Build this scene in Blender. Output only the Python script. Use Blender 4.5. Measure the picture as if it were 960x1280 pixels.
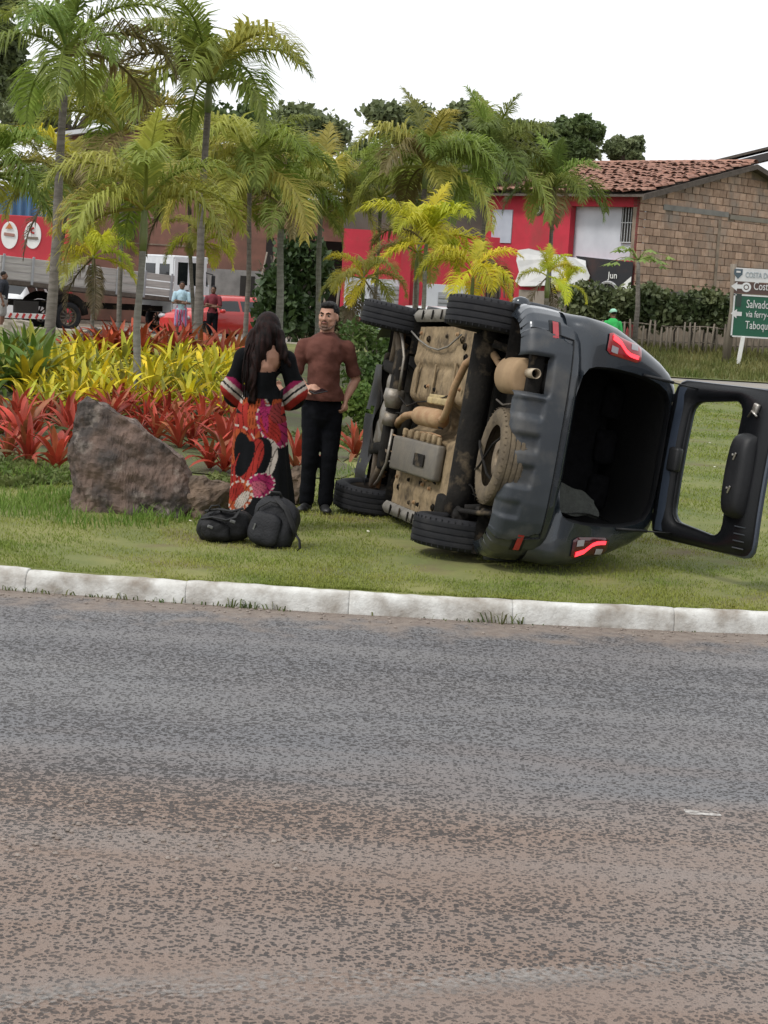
import bpy, bmesh, math, random
import numpy as np
from mathutils import Vector, Matrix, Euler, noise

for o in list(bpy.data.objects):
    bpy.data.objects.remove(o)
rad = math.radians
random.seed(7)
SC = bpy.context.scene
COL = SC.collection

# ------------------------------------------------------------------ camera
FPX, HZ, ROLL, HCAM = 2200.0, 356.0, rad(3.4), 2.0
PITCH = math.atan((640 - HZ) / FPX)
FW = Vector((0, math.cos(PITCH), -math.sin(PITCH)))
UP = Vector((0, math.sin(PITCH), math.cos(PITCH)))
RT = Vector((1, 0, 0))
CR, SR = math.cos(ROLL), math.sin(ROLL)
cd = bpy.data.cameras.new('camera')
cam = bpy.data.objects.new('camera', cd)
COL.objects.link(cam)
cx = RT * CR + UP * SR
cy = UP * CR - RT * SR
cz = -FW
cam.matrix_world = Matrix(((cx.x, cy.x, cz.x, 0), (cx.y, cy.y, cz.y, 0), (cx.z, cy.z, cz.z, HCAM), (0, 0, 0, 1)))
cd.sensor_fit = 'AUTO'
cd.sensor_width = 36
cd.lens = FPX / 1280 * 36
cd.clip_start = 0.1
cd.clip_end = 3000
SC.camera = cam
SC.render.resolution_x, SC.render.resolution_y = 768, 1024

# ------------------------------------------------------------------ overcast sky and soft sun
SUN_TO = Vector((-0.50, -0.34, 0.80)).normalized()
W = bpy.data.worlds.new('World')
SC.world = W
W.use_nodes = True
nt = W.node_tree
nt.nodes.clear()
wo = nt.nodes.new('ShaderNodeOutputWorld')
bg = nt.nodes.new('ShaderNodeBackground')
sk = nt.nodes.new('ShaderNodeTexSky')
sk.sky_type = 'NISHITA'
sk.sun_disc = False
sk.sun_elevation = math.asin(SUN_TO.z)
sk.sun_rotation = math.atan2(SUN_TO.x, SUN_TO.y)
sk.dust_density = 4.0
hs = nt.nodes.new('ShaderNodeHueSaturation')
hs.inputs['Saturation'].default_value = 0.25
mx = nt.nodes.new('ShaderNodeMix')
mx.data_type = 'RGBA'
mx.inputs['Factor'].default_value = 0.86
cl = nt.nodes.new('ShaderNodeTexNoise')                # soft tone of the cloud layer
cl.inputs['Scale'].default_value = 2.2
cl.inputs['Detail'].default_value = 5
cr_ = nt.nodes.new('ShaderNodeMix')
cr_.data_type = 'RGBA'
cr_.inputs['A'].default_value = (8.7, 9.0, 9.4, 1)
cr_.inputs['B'].default_value = (9.9, 10.0, 10.1, 1)
wtc = nt.nodes.new('ShaderNodeTexCoord')
wmp = nt.nodes.new('ShaderNodeMapping')
wmp.inputs['Scale'].default_value = (1, 1, 2.5)
nt.links.new(wtc.outputs['Generated'], wmp.inputs['Vector'])
nt.links.new(wmp.outputs['Vector'], cl.inputs['Vector'])
nt.links.new(cl.outputs['Fac'], cr_.inputs['Factor'])
nt.links.new(cr_.outputs['Result'], mx.inputs['B'])
nt.links.new(sk.outputs['Color'], hs.inputs['Color'])
nt.links.new(hs.outputs['Color'], mx.inputs['A'])
nt.links.new(mx.outputs['Result'], bg.inputs['Color'])
bg.inputs['Strength'].default_value = 0.098
nt.links.new(bg.outputs['Background'], wo.inputs['Surface'])
sl = bpy.data.lights.new('sun', 'SUN')
sl.energy = 1.5
sl.angle = rad(12)
sl.color = (1.0, 0.96, 0.9)
sun = bpy.data.objects.new('sun', sl)
COL.objects.link(sun)
sun.rotation_euler = (-SUN_TO).to_track_quat('-Z', 'Y').to_euler()
SC.view_settings.view_transform = 'Standard'
SC.view_settings.look = 'None'
SC.view_settings.exposure = 0.46
SC.view_settings.gamma = 1.0
SC.view_settings.use_curve_mapping = False


# ------------------------------------------------------------------ pixel -> place
def ray(px, py):
    du, dv = px - 480, py - 640
    u, v = du * CR + dv * SR, -du * SR + dv * CR
    return FW * FPX + RT * u - UP * v


def PY(px, py, y):                  # point on the pixel's ray at depth y
    d = ray(px, py)
    return Vector((0, 0, HCAM)) + d * (y / d.y)


def sst(a, b, x):
    t = min(1, max(0, (x - a) / (b - a)))
    return t * t * (3 - 2 * t)


KC, KR = 30.55, 20.0                # kerb arc: centre y, radius


def yfront(x, r=KR):
    return KC - math.sqrt(max(r * r - x * x, 0.01))


YB = [(-40, 51), (-2, 51), (1, 49.5), (4, 46), (7, 40.4), (9, 38.6), (14, 36.5), (40, 30)]


def yback(x):
    for (a, ya), (b, yb) in zip(YB, YB[1:]):
        if a <= x <= b:
            return ya + (yb - ya) * (x - a) / (b - a)
    return 30


def gz(x, y):                       # height of the ground
    if y < yfront(x):
        return 0.0
    if y < yback(x):
        z = 0.14 - .018 * (1 - sst(.1, .4, y - yfront(x)))
        z -= 0.07 * math.exp(-((x + .15) ** 2 / 1.2 + (y - 14.9) ** 2 / 2.5))
        z += 0.42 * math.exp(-((y - 27) / 7.5) ** 2) * sst(-0.6, -3.2, x)
        z += 0.02 * noise.noise(Vector((x * .5, y * .5, 3)))
        return z
    return 0.55 * sst(47, 53, y) * sst(-6, 4, x)


def G(px, py):                      # where a pixel's ray meets the ground
    d = ray(px, py)
    d = d / d.y
    lo = 4.0
    y = lo
    while y < 120:
        p = Vector((0, 0, HCAM)) + d * y
        if p.z < gz(p.x, p.y):
            a, b = y - .25, y
            for _ in range(14):
                m = (a + b) / 2
                q = Vector((0, 0, HCAM)) + d * m
                if q.z < gz(q.x, q.y):
                    b = m
                else:
                    a = m
            q = Vector((0, 0, HCAM)) + d * b
            return Vector((q.x, q.y, gz(q.x, q.y)))
        y += .25
    return PY(px, py, 60)


# ------------------------------------------------------------------ objects
def tag(o, label=None, cat=None, group=None, kind=None):
    if label:
        o['label'] = label
    if cat:
        o['category'] = cat
    if group:
        o['group'] = group
    if kind:
        o['kind'] = kind
    return o


def empty(name, loc=(0, 0, 0), rot=(0, 0, 0), label=None, cat=None, group=None, parent=None):
    o = bpy.data.objects.new(name, None)
    o.empty_display_size = 0.1
    COL.objects.link(o)
    o.location = loc
    o.rotation_euler = rot
    if parent:
        o.parent = parent
    return tag(o, label, cat, group)


def link(name, me, parent=None, loc=(0, 0, 0), rot=(0, 0, 0), sc=(1, 1, 1), color=None):
    o = bpy.data.objects.new(name, me)
    COL.objects.link(o)
    o.location, o.rotation_euler = loc, rot
    o.scale = sc if not isinstance(sc, (int, float)) else (sc, sc, sc)
    if parent:
        o.parent = parent
    if color:
        o.color = (*color, 1)
    return o


def copy_tree(o, parent=None):
    c = o.copy()
    COL.objects.link(c)
    c.parent = parent
    for ch in list(o.children):
        copy_tree(ch, c)
    return c


class MB:
    """collects shapes for ONE mesh object"""

    def __init__(s):
        s.v, s.f, s.n = [], [], 0

    def add(s, vs, fs):
        b = len(s.v)
        s.v += [tuple(v) for v in vs]
        s.f += [tuple(i + b for i in f) for f in fs]
        return s

    def box(s, c, d, rot=None, bev=0.0):
        x, y, z = d[0] / 2, d[1] / 2, d[2] / 2
        M = (Euler(rot).to_matrix() if rot else Matrix.Identity(3))
        c = Vector(c)
        b = min(bev, x * .9, y * .9, z * .9)
        if b <= 0:
            vs = [Vector((i * x, j * y, k * z)) for i in (-1, 1) for j in (-1, 1) for k in (-1, 1)]
            fs = [(0, 1, 3, 2), (4, 6, 7, 5), (0, 4, 5, 1), (2, 3, 7, 6), (0, 2, 6, 4), (1, 5, 7, 3)]
        else:
            bm = bmesh.new()
            bmesh.ops.create_cube(bm, size=1)
            for v in bm.verts:
                v.co = Vector((v.co.x * 2 * x, v.co.y * 2 * y, v.co.z * 2 * z))
            bmesh.ops.bevel(bm, geom=bm.edges[:], offset=b, segments=2, affect='EDGES', profile=0.5)
            bm.verts.index_update()
            vs = [v.co.copy() for v in bm.verts]
            fs = [tuple(v.index for v in f.verts) for f in bm.faces]
            bm.free()
        return s.add([M @ v + c for v in vs], fs)

    def tube(s, pts, rads, n=10, cap=True, flat=None):
        pts = [Vector(p) for p in pts]
        if isinstance(rads, (int, float)):
            rads = [rads] * len(pts)
        vs, fs = [], []
        ref = Vector((0, 0, 1))
        t0 = (pts[1] - pts[0]).normalized()
        if abs(t0.dot(ref)) > .9:
            ref = Vector((0, 1, 0))
        for i, p in enumerate(pts):
            t = (pts[min(i + 1, len(pts) - 1)] - pts[max(i - 1, 0)]).normalized()
            a = (ref - t * ref.dot(t))
            if a.length < 1e-4:
                a = t.orthogonal()
            a.normalize()
            ref = a
            b = t.cross(a)
            r = rads[i]
            ra, rb = (r, r) if isinstance(r, (int, float)) else r
            for k in range(n):
                an = 2 * math.pi * k / n
                vs.append(p + a * math.cos(an) * ra + b * math.sin(an) * rb)
        m = len(pts)
        for i in range(m - 1):
            for k in range(n):
                k2 = (k + 1) % n
                fs.append((i * n + k, i * n + k2, (i + 1) * n + k2, (i + 1) * n + k))
        if cap:
            fs.append(tuple(range(n - 1, -1, -1)))
            fs.append(tuple(range((m - 1) * n, m * n)))
        return s.add(vs, fs)

    def ell(s, c, r, rot=None, nu=16, nv=10):
        M = (Euler(rot).to_matrix() if rot else Matrix.Identity(3))
        c = Vector(c)
        vs, fs = [], []
        vs.append(c + M @ Vector((0, 0, r[2])))
        for i in range(1, nv):
            th = math.pi * i / nv
            for k in range(nu):
                ph = 2 * math.pi * k / nu
                vs.append(c + M @ Vector((r[0] * math.sin(th) * math.cos(ph), r[1] * math.sin(th) * math.sin(ph), r[2] * math.cos(th))))
        vs.append(c + M @ Vector((0, 0, -r[2])))
        for k in range(nu):
            k2 = (k + 1) % nu
            fs.append((0, 1 + k, 1 + k2))
            for i in range(nv - 2):
                a = 1 + i * nu
                fs.append((a + k, a + nu + k, a + nu + k2, a + k2))
            a = 1 + (nv - 2) * nu
            fs.append((a + k, len(vs) - 1, a + k2))
        return s.add(vs, fs)

    def limb(s, pts, rads, n=12):
        """tapered limb with rounded ends, for bodies"""
        s.tube(pts, rads, n)
        for p, r in ((pts[0], rads[0]), (pts[-1], rads[-1])):
            rr = r if isinstance(r, (int, float)) else max(r)
            s.ell(p, (rr, rr, rr), None, 10, 8)
        for p, r in list(zip(pts, rads))[1:-1]:
            rr = r if isinstance(r, (int, float)) else min(r)
            s.ell(p, (rr, rr, rr), None, 10, 8)
        return s

    def lathe(s, prof, n=32, c=(0, 0, 0), rot=None, close=False):
        """profile of (radius, height) about local z"""
        M = (Euler(rot).to_matrix() if rot else Matrix.Identity(3))
        c = Vector(c)
        vs, fs = [], []
        m = len(prof)
        for k in range(n):
            a = 2 * math.pi * k / n
            for r, h in prof:
                vs.append(c + M @ Vector((r * math.cos(a), r * math.sin(a), h)))
        for k in range(n):
            k2 = (k + 1) % n
            for i in range(m - 1 + (1 if close else 0)):
                j = (i + 1) % m
                fs.append((k * m + i, k2 * m + i, k2 * m + j, k * m + j))
        return s.add(vs, fs)

    def grid(s, fn, us, vs_, wrap=False, skip=None):
        vs, fs = [], []
        nu, nv = len(us), len(vs_)
        for u in us:
            for v in vs_:
                vs.append(fn(u, v))
        for i in range(nu - 1):
            for j in range(nv - (0 if wrap else 1)):
                if skip and skip(us[i], vs_[j]):
                    continue
                j2 = (j + 1) % nv
                fs.append((i * nv + j, (i + 1) * nv + j, (i + 1) * nv + j2, i * nv + j2))
        return s.add(vs, fs)

    def poly(s, pts, depth, axis=(0, 0, 1)):
        """flat outline extruded by depth along axis"""
        n = len(pts)
        ax = Vector(axis) * depth
        a = [Vector(p) for p in pts]
        b = [p + ax for p in a]
        fs = [tuple(range(n - 1, -1, -1)), tuple(range(n, 2 * n))]
        for i in range(n):
            j = (i + 1) % n
            fs.append((i, j, n + j, n + i))
        return s.add(a + b, fs)

    def mesh(s, name, mat=None, smooth=False, fix=True):
        me = bpy.data.meshes.new(name)
        me.from_pydata(s.v, [], s.f)
        if fix:
            bm = bmesh.new()
            bm.from_mesh(me)
            bmesh.ops.recalc_face_normals(bm, faces=bm.faces)
            bm.to_mesh(me)
            bm.free()
        if smooth is True:
            me.shade_smooth()
        elif smooth:
            me.set_sharp_from_angle(angle=rad(smooth)) if hasattr(me, 'set_sharp_from_angle') else None
        if mat:
            me.materials.append(mat)
        return me

    def build(s, name, mat=None, parent=None, smooth=False, **k):
        fix = k.pop('fix', True)
        return link(name, s.mesh(name, mat, smooth, fix), parent, **k)


def npmesh(name, V, F, mat=None):
    """numpy arrays -> mesh quickly; F is (n,3) or (n,4)"""
    me = bpy.data.meshes.new(name)
    V = np.asarray(V, np.float32)
    F = np.asarray(F, np.int32)
    me.vertices.add(len(V))
    me.vertices.foreach_set('co', V.ravel())
    k = F.shape[1]
    me.loops.add(F.size)
    me.loops.foreach_set('vertex_index', F.ravel())
    me.polygons.add(len(F))
    me.polygons.foreach_set('loop_start', np.arange(0, F.size, k, dtype=np.int32))
    me.polygons.foreach_set('loop_total', np.full(len(F), k, np.int32))
    me.update(calc_edges=True)
    if mat:
        me.materials.append(mat)
    return me


def remeshed(mb, voxel, smooth=4, disp=None):
    """union of the collected shapes as one continuous skin"""
    me = bpy.data.meshes.new('tmp')
    me.from_pydata(mb.v, [], mb.f)
    o = bpy.data.objects.new('tmp', me)
    COL.objects.link(o)
    m = o.modifiers.new('r', 'REMESH')
    m.mode = 'VOXEL'
    m.voxel_size = voxel
    if smooth:
        q = o.modifiers.new('s', 'SMOOTH')
        q.iterations = smooth
        q.factor = 0.5
    dg = bpy.context.evaluated_depsgraph_get()
    dg.update()
    out = bpy.data.meshes.new_from_object(o.evaluated_get(dg))
    bpy.data.objects.remove(o)
    bpy.data.meshes.remove(me)
    if disp:
        n = len(out.vertices)
        co = np.zeros(n * 3, np.float32)
        no = np.zeros(n * 3, np.float32)
        out.vertices.foreach_get('co', co)
        out.vertices.foreach_get('normal', no)
        co, no = co.reshape(-1, 3), no.reshape(-1, 3)
        d = np.array([disp(Vector(c)) for c in co.tolist()], np.float32)
        out.vertices.foreach_set('co', (co + no * d[:, None]).ravel())
        out.update()
    out.shade_smooth()
    return out


def text_mesh(txt, size, mat, depth=0.004):
    cu = bpy.data.curves.new('t', 'FONT')
    cu.body = txt
    cu.size = size
    cu.extrude = depth
    cu.resolution_u = 3
    o = bpy.data.objects.new('tmp', cu)
    COL.objects.link(o)
    dg = bpy.context.evaluated_depsgraph_get()
    dg.update()
    me = bpy.data.meshes.new_from_object(o.evaluated_get(dg))
    bpy.data.objects.remove(o)
    me.materials.clear()
    me.materials.append(mat)
    return me


# ------------------------------------------------------------------ materials
def mat(name, c, c2=None, scale=8.0, rough=0.7, bump=0.0, bscale=None, metal=0.0, spec=0.5, detail=4.0,
        lo=0.35, hi=0.65, emit=None, estr=0.0, trans=0.0, coat=0.0, objcol=0.0, rnd=0.0, attr=None, stretch=None, sub=0.0, dust=None, dlo=.45, dhi=.7, dscale=3.0, world=False):
    m = bpy.data.materials.new(name)
    m.use_nodes = True
    t = m.node_tree
    N, L = t.nodes, t.links
    b = N['Principled BSDF']
    b.inputs['Roughness'].default_value = rough
    b.inputs['Metallic'].default_value = metal
    b.inputs['Specular IOR Level'].default_value = spec
    b.inputs['Coat Weight'].default_value = coat
    tc = N.new('ShaderNodeTexCoord')
    src = tc.outputs['Object']
    if world:
        src = N.new('ShaderNodeNewGeometry').outputs['Position']
    if stretch:
        mp = N.new('ShaderNodeMapping')
        mp.inputs['Scale'].default_value = stretch
        L.new(src, mp.inputs['Vector'])
        src = mp.outputs['Vector']

    def nz(sc, det=4.0):
        n = N.new('ShaderNodeTexNoise')
        n.inputs['Scale'].default_value = sc
        n.inputs['Detail'].default_value = det
        n.inputs['Roughness'].default_value = .6
        L.new(src, n.inputs['Vector'])
        return n.outputs['Fac']

    def mixc(fac, a, bb, mode='MIX'):
        k = N.new('ShaderNodeMix')
        k.data_type = 'RGBA'
        k.blend_type = mode
        for inp, val in (('Factor', fac), ('A', a), ('B', bb)):
            if isinstance(val, (int, float)):
                k.inputs[inp].default_value = val
            elif isinstance(val, tuple):
                k.inputs[inp].default_value = (*val[:3], 1)
            else:
                L.new(val, k.inputs[inp])
        return k.outputs['Result']

    def ramp(fac, a, bb):
        r = N.new('ShaderNodeMapRange')
        r.inputs['From Min'].default_value = a
        r.inputs['From Max'].default_value = bb
        L.new(fac, r.inputs['Value'])
        return r.outputs['Result']

    col = c
    if attr:
        at = N.new('ShaderNodeAttribute')
        at.attribute_name = attr
        col = at.outputs['Color']
    if objcol or rnd:
        oi = N.new('ShaderNodeObjectInfo')
        if objcol:
            col = oi.outputs['Color']
    if c2 is not None:
        fac = ramp(nz(scale, detail), lo, hi)
        if objcol or attr:
            col = mixc(fac, col, c2, 'MULTIPLY')
        else:
            col = mixc(fac, col, c2)
    if rnd:
        rr = N.new('ShaderNodeMapRange')
        rr.inputs['To Min'].default_value = 1 - rnd
        rr.inputs['To Max'].default_value = 1 + rnd * .6
        L.new(oi.outputs['Random'], rr.inputs['Value'])
        hv = N.new('ShaderNodeHueSaturation')
        L.new(rr.outputs['Result'], hv.inputs['Value'])
        if isinstance(col, tuple):
            hv.inputs['Color'].default_value = (*col[:3], 1)
        else:
            L.new(col, hv.inputs['Color'])
        col = hv.outputs['Color']
    if dust:
        df = ramp(nz(dscale, 6.0), dlo, dhi)
        col = mixc(df, col, dust)
        rm = N.new('ShaderNodeMapRange')
        rm.inputs['To Min'].default_value = rough
        rm.inputs['To Max'].default_value = min(1, rough + .4)
        L.new(df, rm.inputs['Value'])
        L.new(rm.outputs['Result'], b.inputs['Roughness'])
    if isinstance(col, tuple):
        b.inputs['Base Color'].default_value = (*col[:3], 1)
    else:
        L.new(col, b.inputs['Base Color'])
    if bump:
        bn = N.new('ShaderNodeBump')
        bn.inputs['Strength'].default_value = bump
        bn.inputs['Distance'].default_value = 0.02
        L.new(nz(bscale or scale * 3, 5.0), bn.inputs['Height'])
        L.new(bn.outputs['Normal'], b.inputs['Normal'])
    if emit:
        b.inputs['Emission Color'].default_value = (*emit, 1)
        b.inputs['Emission Strength'].default_value = estr
    if trans:                       # leaves let light through
        tr = N.new('ShaderNodeBsdfTranslucent')
        ms = N.new('ShaderNodeMixShader')
        ms.inputs['Fac'].default_value = trans
        if isinstance(col, tuple):
            tr.inputs['Color'].default_value = (*col[:3], 1)
        else:
            L.new(col, tr.inputs['Color'])
        L.new(b.outputs['BSDF'], ms.inputs[1])
        L.new(tr.outputs['BSDF'], ms.inputs[2])
        L.new(ms.outputs['Shader'], N['Material Output'].inputs['Surface'])
    return m


def glass_mat(name, tint=(0.9, 0.95, 0.95), gloss=0.12):
    m = bpy.data.materials.new(name)
    m.use_nodes = True
    N, L = m.node_tree.nodes, m.node_tree.links
    N.remove(N['Principled BSDF'])
    t = N.new('ShaderNodeBsdfTransparent')
    t.inputs['Color'].default_value = (*tint, 1)
    g = N.new('ShaderNodeBsdfGlossy')
    g.inputs['Roughness'].default_value = .05
    x = N.new('ShaderNodeMixShader')
    x.inputs['Fac'].default_value = gloss
    L.new(t.outputs['BSDF'], x.inputs[1])
    L.new(g.outputs['BSDF'], x.inputs[2])
    L.new(x.outputs['Shader'], N['Material Output'].inputs['Surface'])
    return m
# ================================================================== ground, road, kerb, lawn
def road_material():
    m = bpy.data.materials.new('worn_asphalt')
    m.use_nodes = True
    N, L = m.node_tree.nodes, m.node_tree.links
    b = N['Principled BSDF']
    tc = N.new('ShaderNodeTexCoord')

    def mapped(sc):
        mp = N.new('ShaderNodeMapping')
        mp.inputs['Scale'].default_value = sc
        L.new(tc.outputs['Object'], mp.inputs['Vector'])
        return mp.outputs['Vector']

    def nz(vec, s, det=3.0, r=.55):
        n = N.new('ShaderNodeTexNoise')
        n.inputs['Scale'].default_value = s
        n.inputs['Detail'].default_value = det
        n.inputs['Roughness'].default_value = r
        L.new(vec, n.inputs['Vector'])
        return n.outputs['Fac']

    def rng(v, a, bb, c=0.0, d=1.0):
        r = N.new('ShaderNodeMapRange')
        for k, x in (('From Min', a), ('From Max', bb), ('To Min', c), ('To Max', d)):
            r.inputs[k].default_value = x
        L.new(v, r.inputs['Value'])
        return r.outputs['Result']

    def math_(op, a, bb=None):
        n = N.new('ShaderNodeMath')
        n.operation = op
        for i, x in enumerate((a, bb)):
            if x is None:
                continue
            if isinstance(x, (int, float)):
                n.inputs[i].default_value = x
            else:
                L.new(x, n.inputs[i])
        return n.outputs[0]

    def mix(f, a, bb):
        k = N.new('ShaderNodeMix')
        k.data_type = 'RGBA'
        for i, x in (('Factor', f), ('A', a), ('B', bb)):
            if isinstance(x, (int, float)):
                k.inputs[i].default_value = x
            elif isinstance(x, tuple):
                k.inputs[i].default_value = (*x, 1)
            else:
                L.new(x, k.inputs[i])
        return k.outputs['Result']

    P1 = mapped((1, 1, 1))
    ST = mapped((.16, 1, 1))            # streaks run along the lane
    sep = N.new('ShaderNodeSeparateXYZ')
    L.new(tc.outputs['Object'], sep.inputs[0])
    # worn bitumen between the stones: grey-blue sheen put into the far colour, brown dust nearer
    wob = rng(nz(ST, .9, 4), .3, .7, -1.1, 1.1)
    yy = math_('ADD', sep.outputs['Y'], wob)
    dustf = rng(yy, 7.7, 6.2)
    streak = rng(nz(ST, 2.6, 5), .42, .66)
    grit = rng(nz(P1, 230, 3), .36, .64)
    base = mix(dustf, (.165, .167, .178), (.250, .180, .142))
    base = mix(math_('MULTIPLY', streak, .38), base, (.245, .237, .232))
    base = mix(math_('MULTIPLY', grit, .45), base, (.080, .070, .064))
    warm = rng(nz(P1, .55, 4), .45, .7)
    base = mix(math_('MULTIPLY', math_('MULTIPLY', warm, rng(dustf, 0, 1, .15, 1)), .75), base, (.195, .135, .103))
    # dark stones and pits standing out of the worn surface
    wv = N.new('ShaderNodeTexNoise')
    wv.inputs['Scale'].default_value = 24
    L.new(P1, wv.inputs['Vector'])
    add = N.new('ShaderNodeVectorMath')
    add.operation = 'MULTIPLY_ADD'
    L.new(wv.outputs['Color'], add.inputs[0])
    add.inputs[1].default_value = (.020, .020, 0)
    L.new(P1, add.inputs[2])
    vo = N.new('ShaderNodeTexVoronoi')
    vo.inputs['Scale'].default_value = 58
    L.new(add.outputs[0], vo.inputs['Vector'])
    n1 = nz(P1, 62, 2)
    thr = rng(nz(ST, 1.3, 4), .3, .72, .70, .34)
    sizes = N.new('ShaderNodeSeparateColor')
    L.new(vo.outputs['Color'], sizes.inputs[0])
    thr2 = math_('MULTIPLY', thr, rng(sizes.outputs[0], 0, 1, .35, 1.25))
    d = math_('SUBTRACT', thr2, math_('ADD', vo.outputs['Distance'], rng(n1, .3, .7, -.16, .16)))
    pit = rng(d, -.02, .05)
    v2 = N.new('ShaderNodeTexVoronoi')
    v2.inputs['Scale'].default_value = 118
    L.new(add.outputs[0], v2.inputs['Vector'])
    s2 = N.new('ShaderNodeSeparateColor')
    L.new(v2.outputs['Color'], s2.inputs[0])
    d2 = math_('SUBTRACT', rng(s2.outputs[0], .25, 1, 0, .52), v2.outputs['Distance'])
    pit = math_('MAXIMUM', pit, math_('MULTIPLY', rng(d2, -.03, .10), .42))
    # smooth mud films lie over the stones in places
    mud = math_('MULTIPLY', math_('MULTIPLY', rng(nz(ST, .8, 5), .50, .64), rng(nz(P1, .35, 3), .40, .55)), rng(dustf, 0, 1, .1, 1))
    pit = math_('MULTIPLY', pit, rng(mud, 0, 1, 1, .30))
    base = mix(math_('MULTIPLY', mud, .7), base, mix(rng(nz(P1, 30, 4), .35, .65), (.185, .124, .093), (.240, .174, .136)))
    # gutter dirt next to the kerb hides the stones
    vl = N.new('ShaderNodeVectorMath')
    vl.operation = 'DISTANCE'
    L.new(tc.outputs['Object'], vl.inputs[0])
    vl.inputs[1].default_value = (0, KC, 0)
    gut = math_('ADD', vl.outputs['Value'], rng(nz(P1, 3.2, 5), .3, .7, -.34, .34))
    gutf = rng(gut, KR + .62, KR + .18)
    pit = math_('MULTIPLY', pit, rng(gutf, .1, .9, 1, .12))
    base = mix(math_('MULTIPLY', gutf, .85), base, mix(rng(nz(P1, 14, 5), .35, .65), (.165, .125, .100), (.235, .190, .155)))
    colr = mix(math_('MULTIPLY', pit, .86), base, mix(rng(sizes.outputs[1], 0, 1), (.016, .0145, .0145), (.036, .031, .029)))
    L.new(colr, b.inputs['Base Color'])
    L.new(rng(streak, 0, 1, .68, .48), b.inputs['Roughness'])
    b.inputs['Specular IOR Level'].default_value = .42
    bp = N.new('ShaderNodeBump')
    bp.inputs['Strength'].default_value = .9
    bp.inputs['Distance'].default_value = .006
    h = math_('SUBTRACT', math_('MULTIPLY', grit, .25), pit)
    L.new(h, bp.inputs['Height'])
    L.new(bp.outputs['Normal'], b.inputs['Normal'])
    return m


def worn_paint(name, c, lo, hi, sc, stretch, edge=.19):
    m = bpy.data.materials.new(name)
    m.use_nodes = True
    N, L = m.node_tree.nodes, m.node_tree.links
    b = N['Principled BSDF']
    b.inputs['Base Color'].default_value = (*c, 1)
    b.inputs['Roughness'].default_value = .8
    tc = N.new('ShaderNodeTexCoord')
    mp = N.new('ShaderNodeMapping')
    mp.inputs['Scale'].default_value = stretch
    L.new(tc.outputs['Object'], mp.inputs['Vector'])
    a = N.new('ShaderNodeTexNoise')
    a.inputs['Scale'].default_value = sc
    a.inputs['Detail'].default_value = 6
    L.new(mp.outputs['Vector'], a.inputs['Vector'])
    f = N.new('ShaderNodeTexNoise')
    f.inputs['Scale'].default_value = 42
    f.inputs['Detail'].default_value = 2
    L.new(tc.outputs['Object'], f.inputs['Vector'])
    s = N.new('ShaderNodeMath')
    s.operation = 'MULTIPLY_ADD'
    L.new(f.outputs['Fac'], s.inputs[0])
    s.inputs[1].default_value = .55
    L.new(a.outputs['Fac'], s.inputs[2])
    r = N.new('ShaderNodeMapRange')
    r.inputs['From Min'].default_value = lo
    r.inputs['From Max'].default_value = hi
    L.new(s.outputs[0], r.inputs['Value'])
    # the painted stripe's own soft edges
    sp = N.new('ShaderNodeSeparateXYZ')
    L.new(tc.outputs['Object'], sp.inputs[0])
    ab = N.new('ShaderNodeMath')
    ab.operation = 'ABSOLUTE'
    L.new(sp.outputs['Y'], ab.inputs[0])
    e = N.new('ShaderNodeMapRange')
    e.inputs['From Min'].default_value = edge
    e.inputs['From Max'].default_value = .02
    L.new(ab.outputs[0], e.inputs['Value'])
    mu = N.new('ShaderNodeMath')
    mu.operation = 'MULTIPLY'
    L.new(r.outputs['Result'], mu.inputs[0])
    L.new(e.outputs['Result'], mu.inputs[1])
    L.new(mu.outputs[0], b.inputs['Alpha'])
    return m


M_road = road_material()
M_soil = mat('dry_soil', (.20, .155, .115), (.12, .10, .075), 1.2, .95, .4, 20)
M_lawn = mat('lawn_soil', (.120, .140, .038), (.190, .190, .060), 1.6, .95, .5, 60, detail=8, lo=.4, hi=.62, dust=(.125, .090, .050), dlo=.56, dhi=.74, dscale=1.1)
M_back = mat('back_asphalt', (.21, .20, .19), (.28, .25, .215), .8, .85, .2, 30)
M_verge = mat('verge_soil', (.10, .13, .035), (.16, .15, .06), .9, .95, .4, 30)

g = MB().grid(lambda u, v: (u, v, -.03), [-900, -60, 60, 900], [-300, 0, 60, 900]).build('ground', M_soil)
tag(g, kind='structure')
r = MB().grid(lambda u, v: (u, v, 0), np.linspace(-40, 40, 9), np.linspace(-12, 16, 5)).build('road', M_road)
tag(r, kind='structure')

# lawn of the island
xs = sorted(list(np.linspace(-15, 15, 91)))
mb = MB()
mb.grid(lambda u, t: (u, yfront(u) + .095, .02) if t < 0 else (u, yfront(u) + .10 + (yback(u) - yfront(u) - .22) * t ** 1.6, gz(u, yfront(u) + .10 + (yback(u) - yfront(u) - .22) * t ** 1.6)), xs, [-1] + list(np.linspace(0, 1, 90)))
tag(mb.build('lawn', M_lawn, smooth=True), kind='structure')

# road behind the island and the rising verge on its far side
mb = MB().grid(lambda u, v: (u, v, -.012), np.linspace(-60, 60, 7), np.linspace(29, 60, 7))
tag(mb.build('back_road', M_back), kind='structure')
mb = MB().grid(lambda u, v: (u, v, 0.02 + .55 * sst(47, 53, v) * sst(-6, 4, u)), np.linspace(-1.5, 40, 60), np.linspace(46.8, 70, 40))
tag(mb.build('verge', M_verge, smooth=True), kind='structure')

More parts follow.
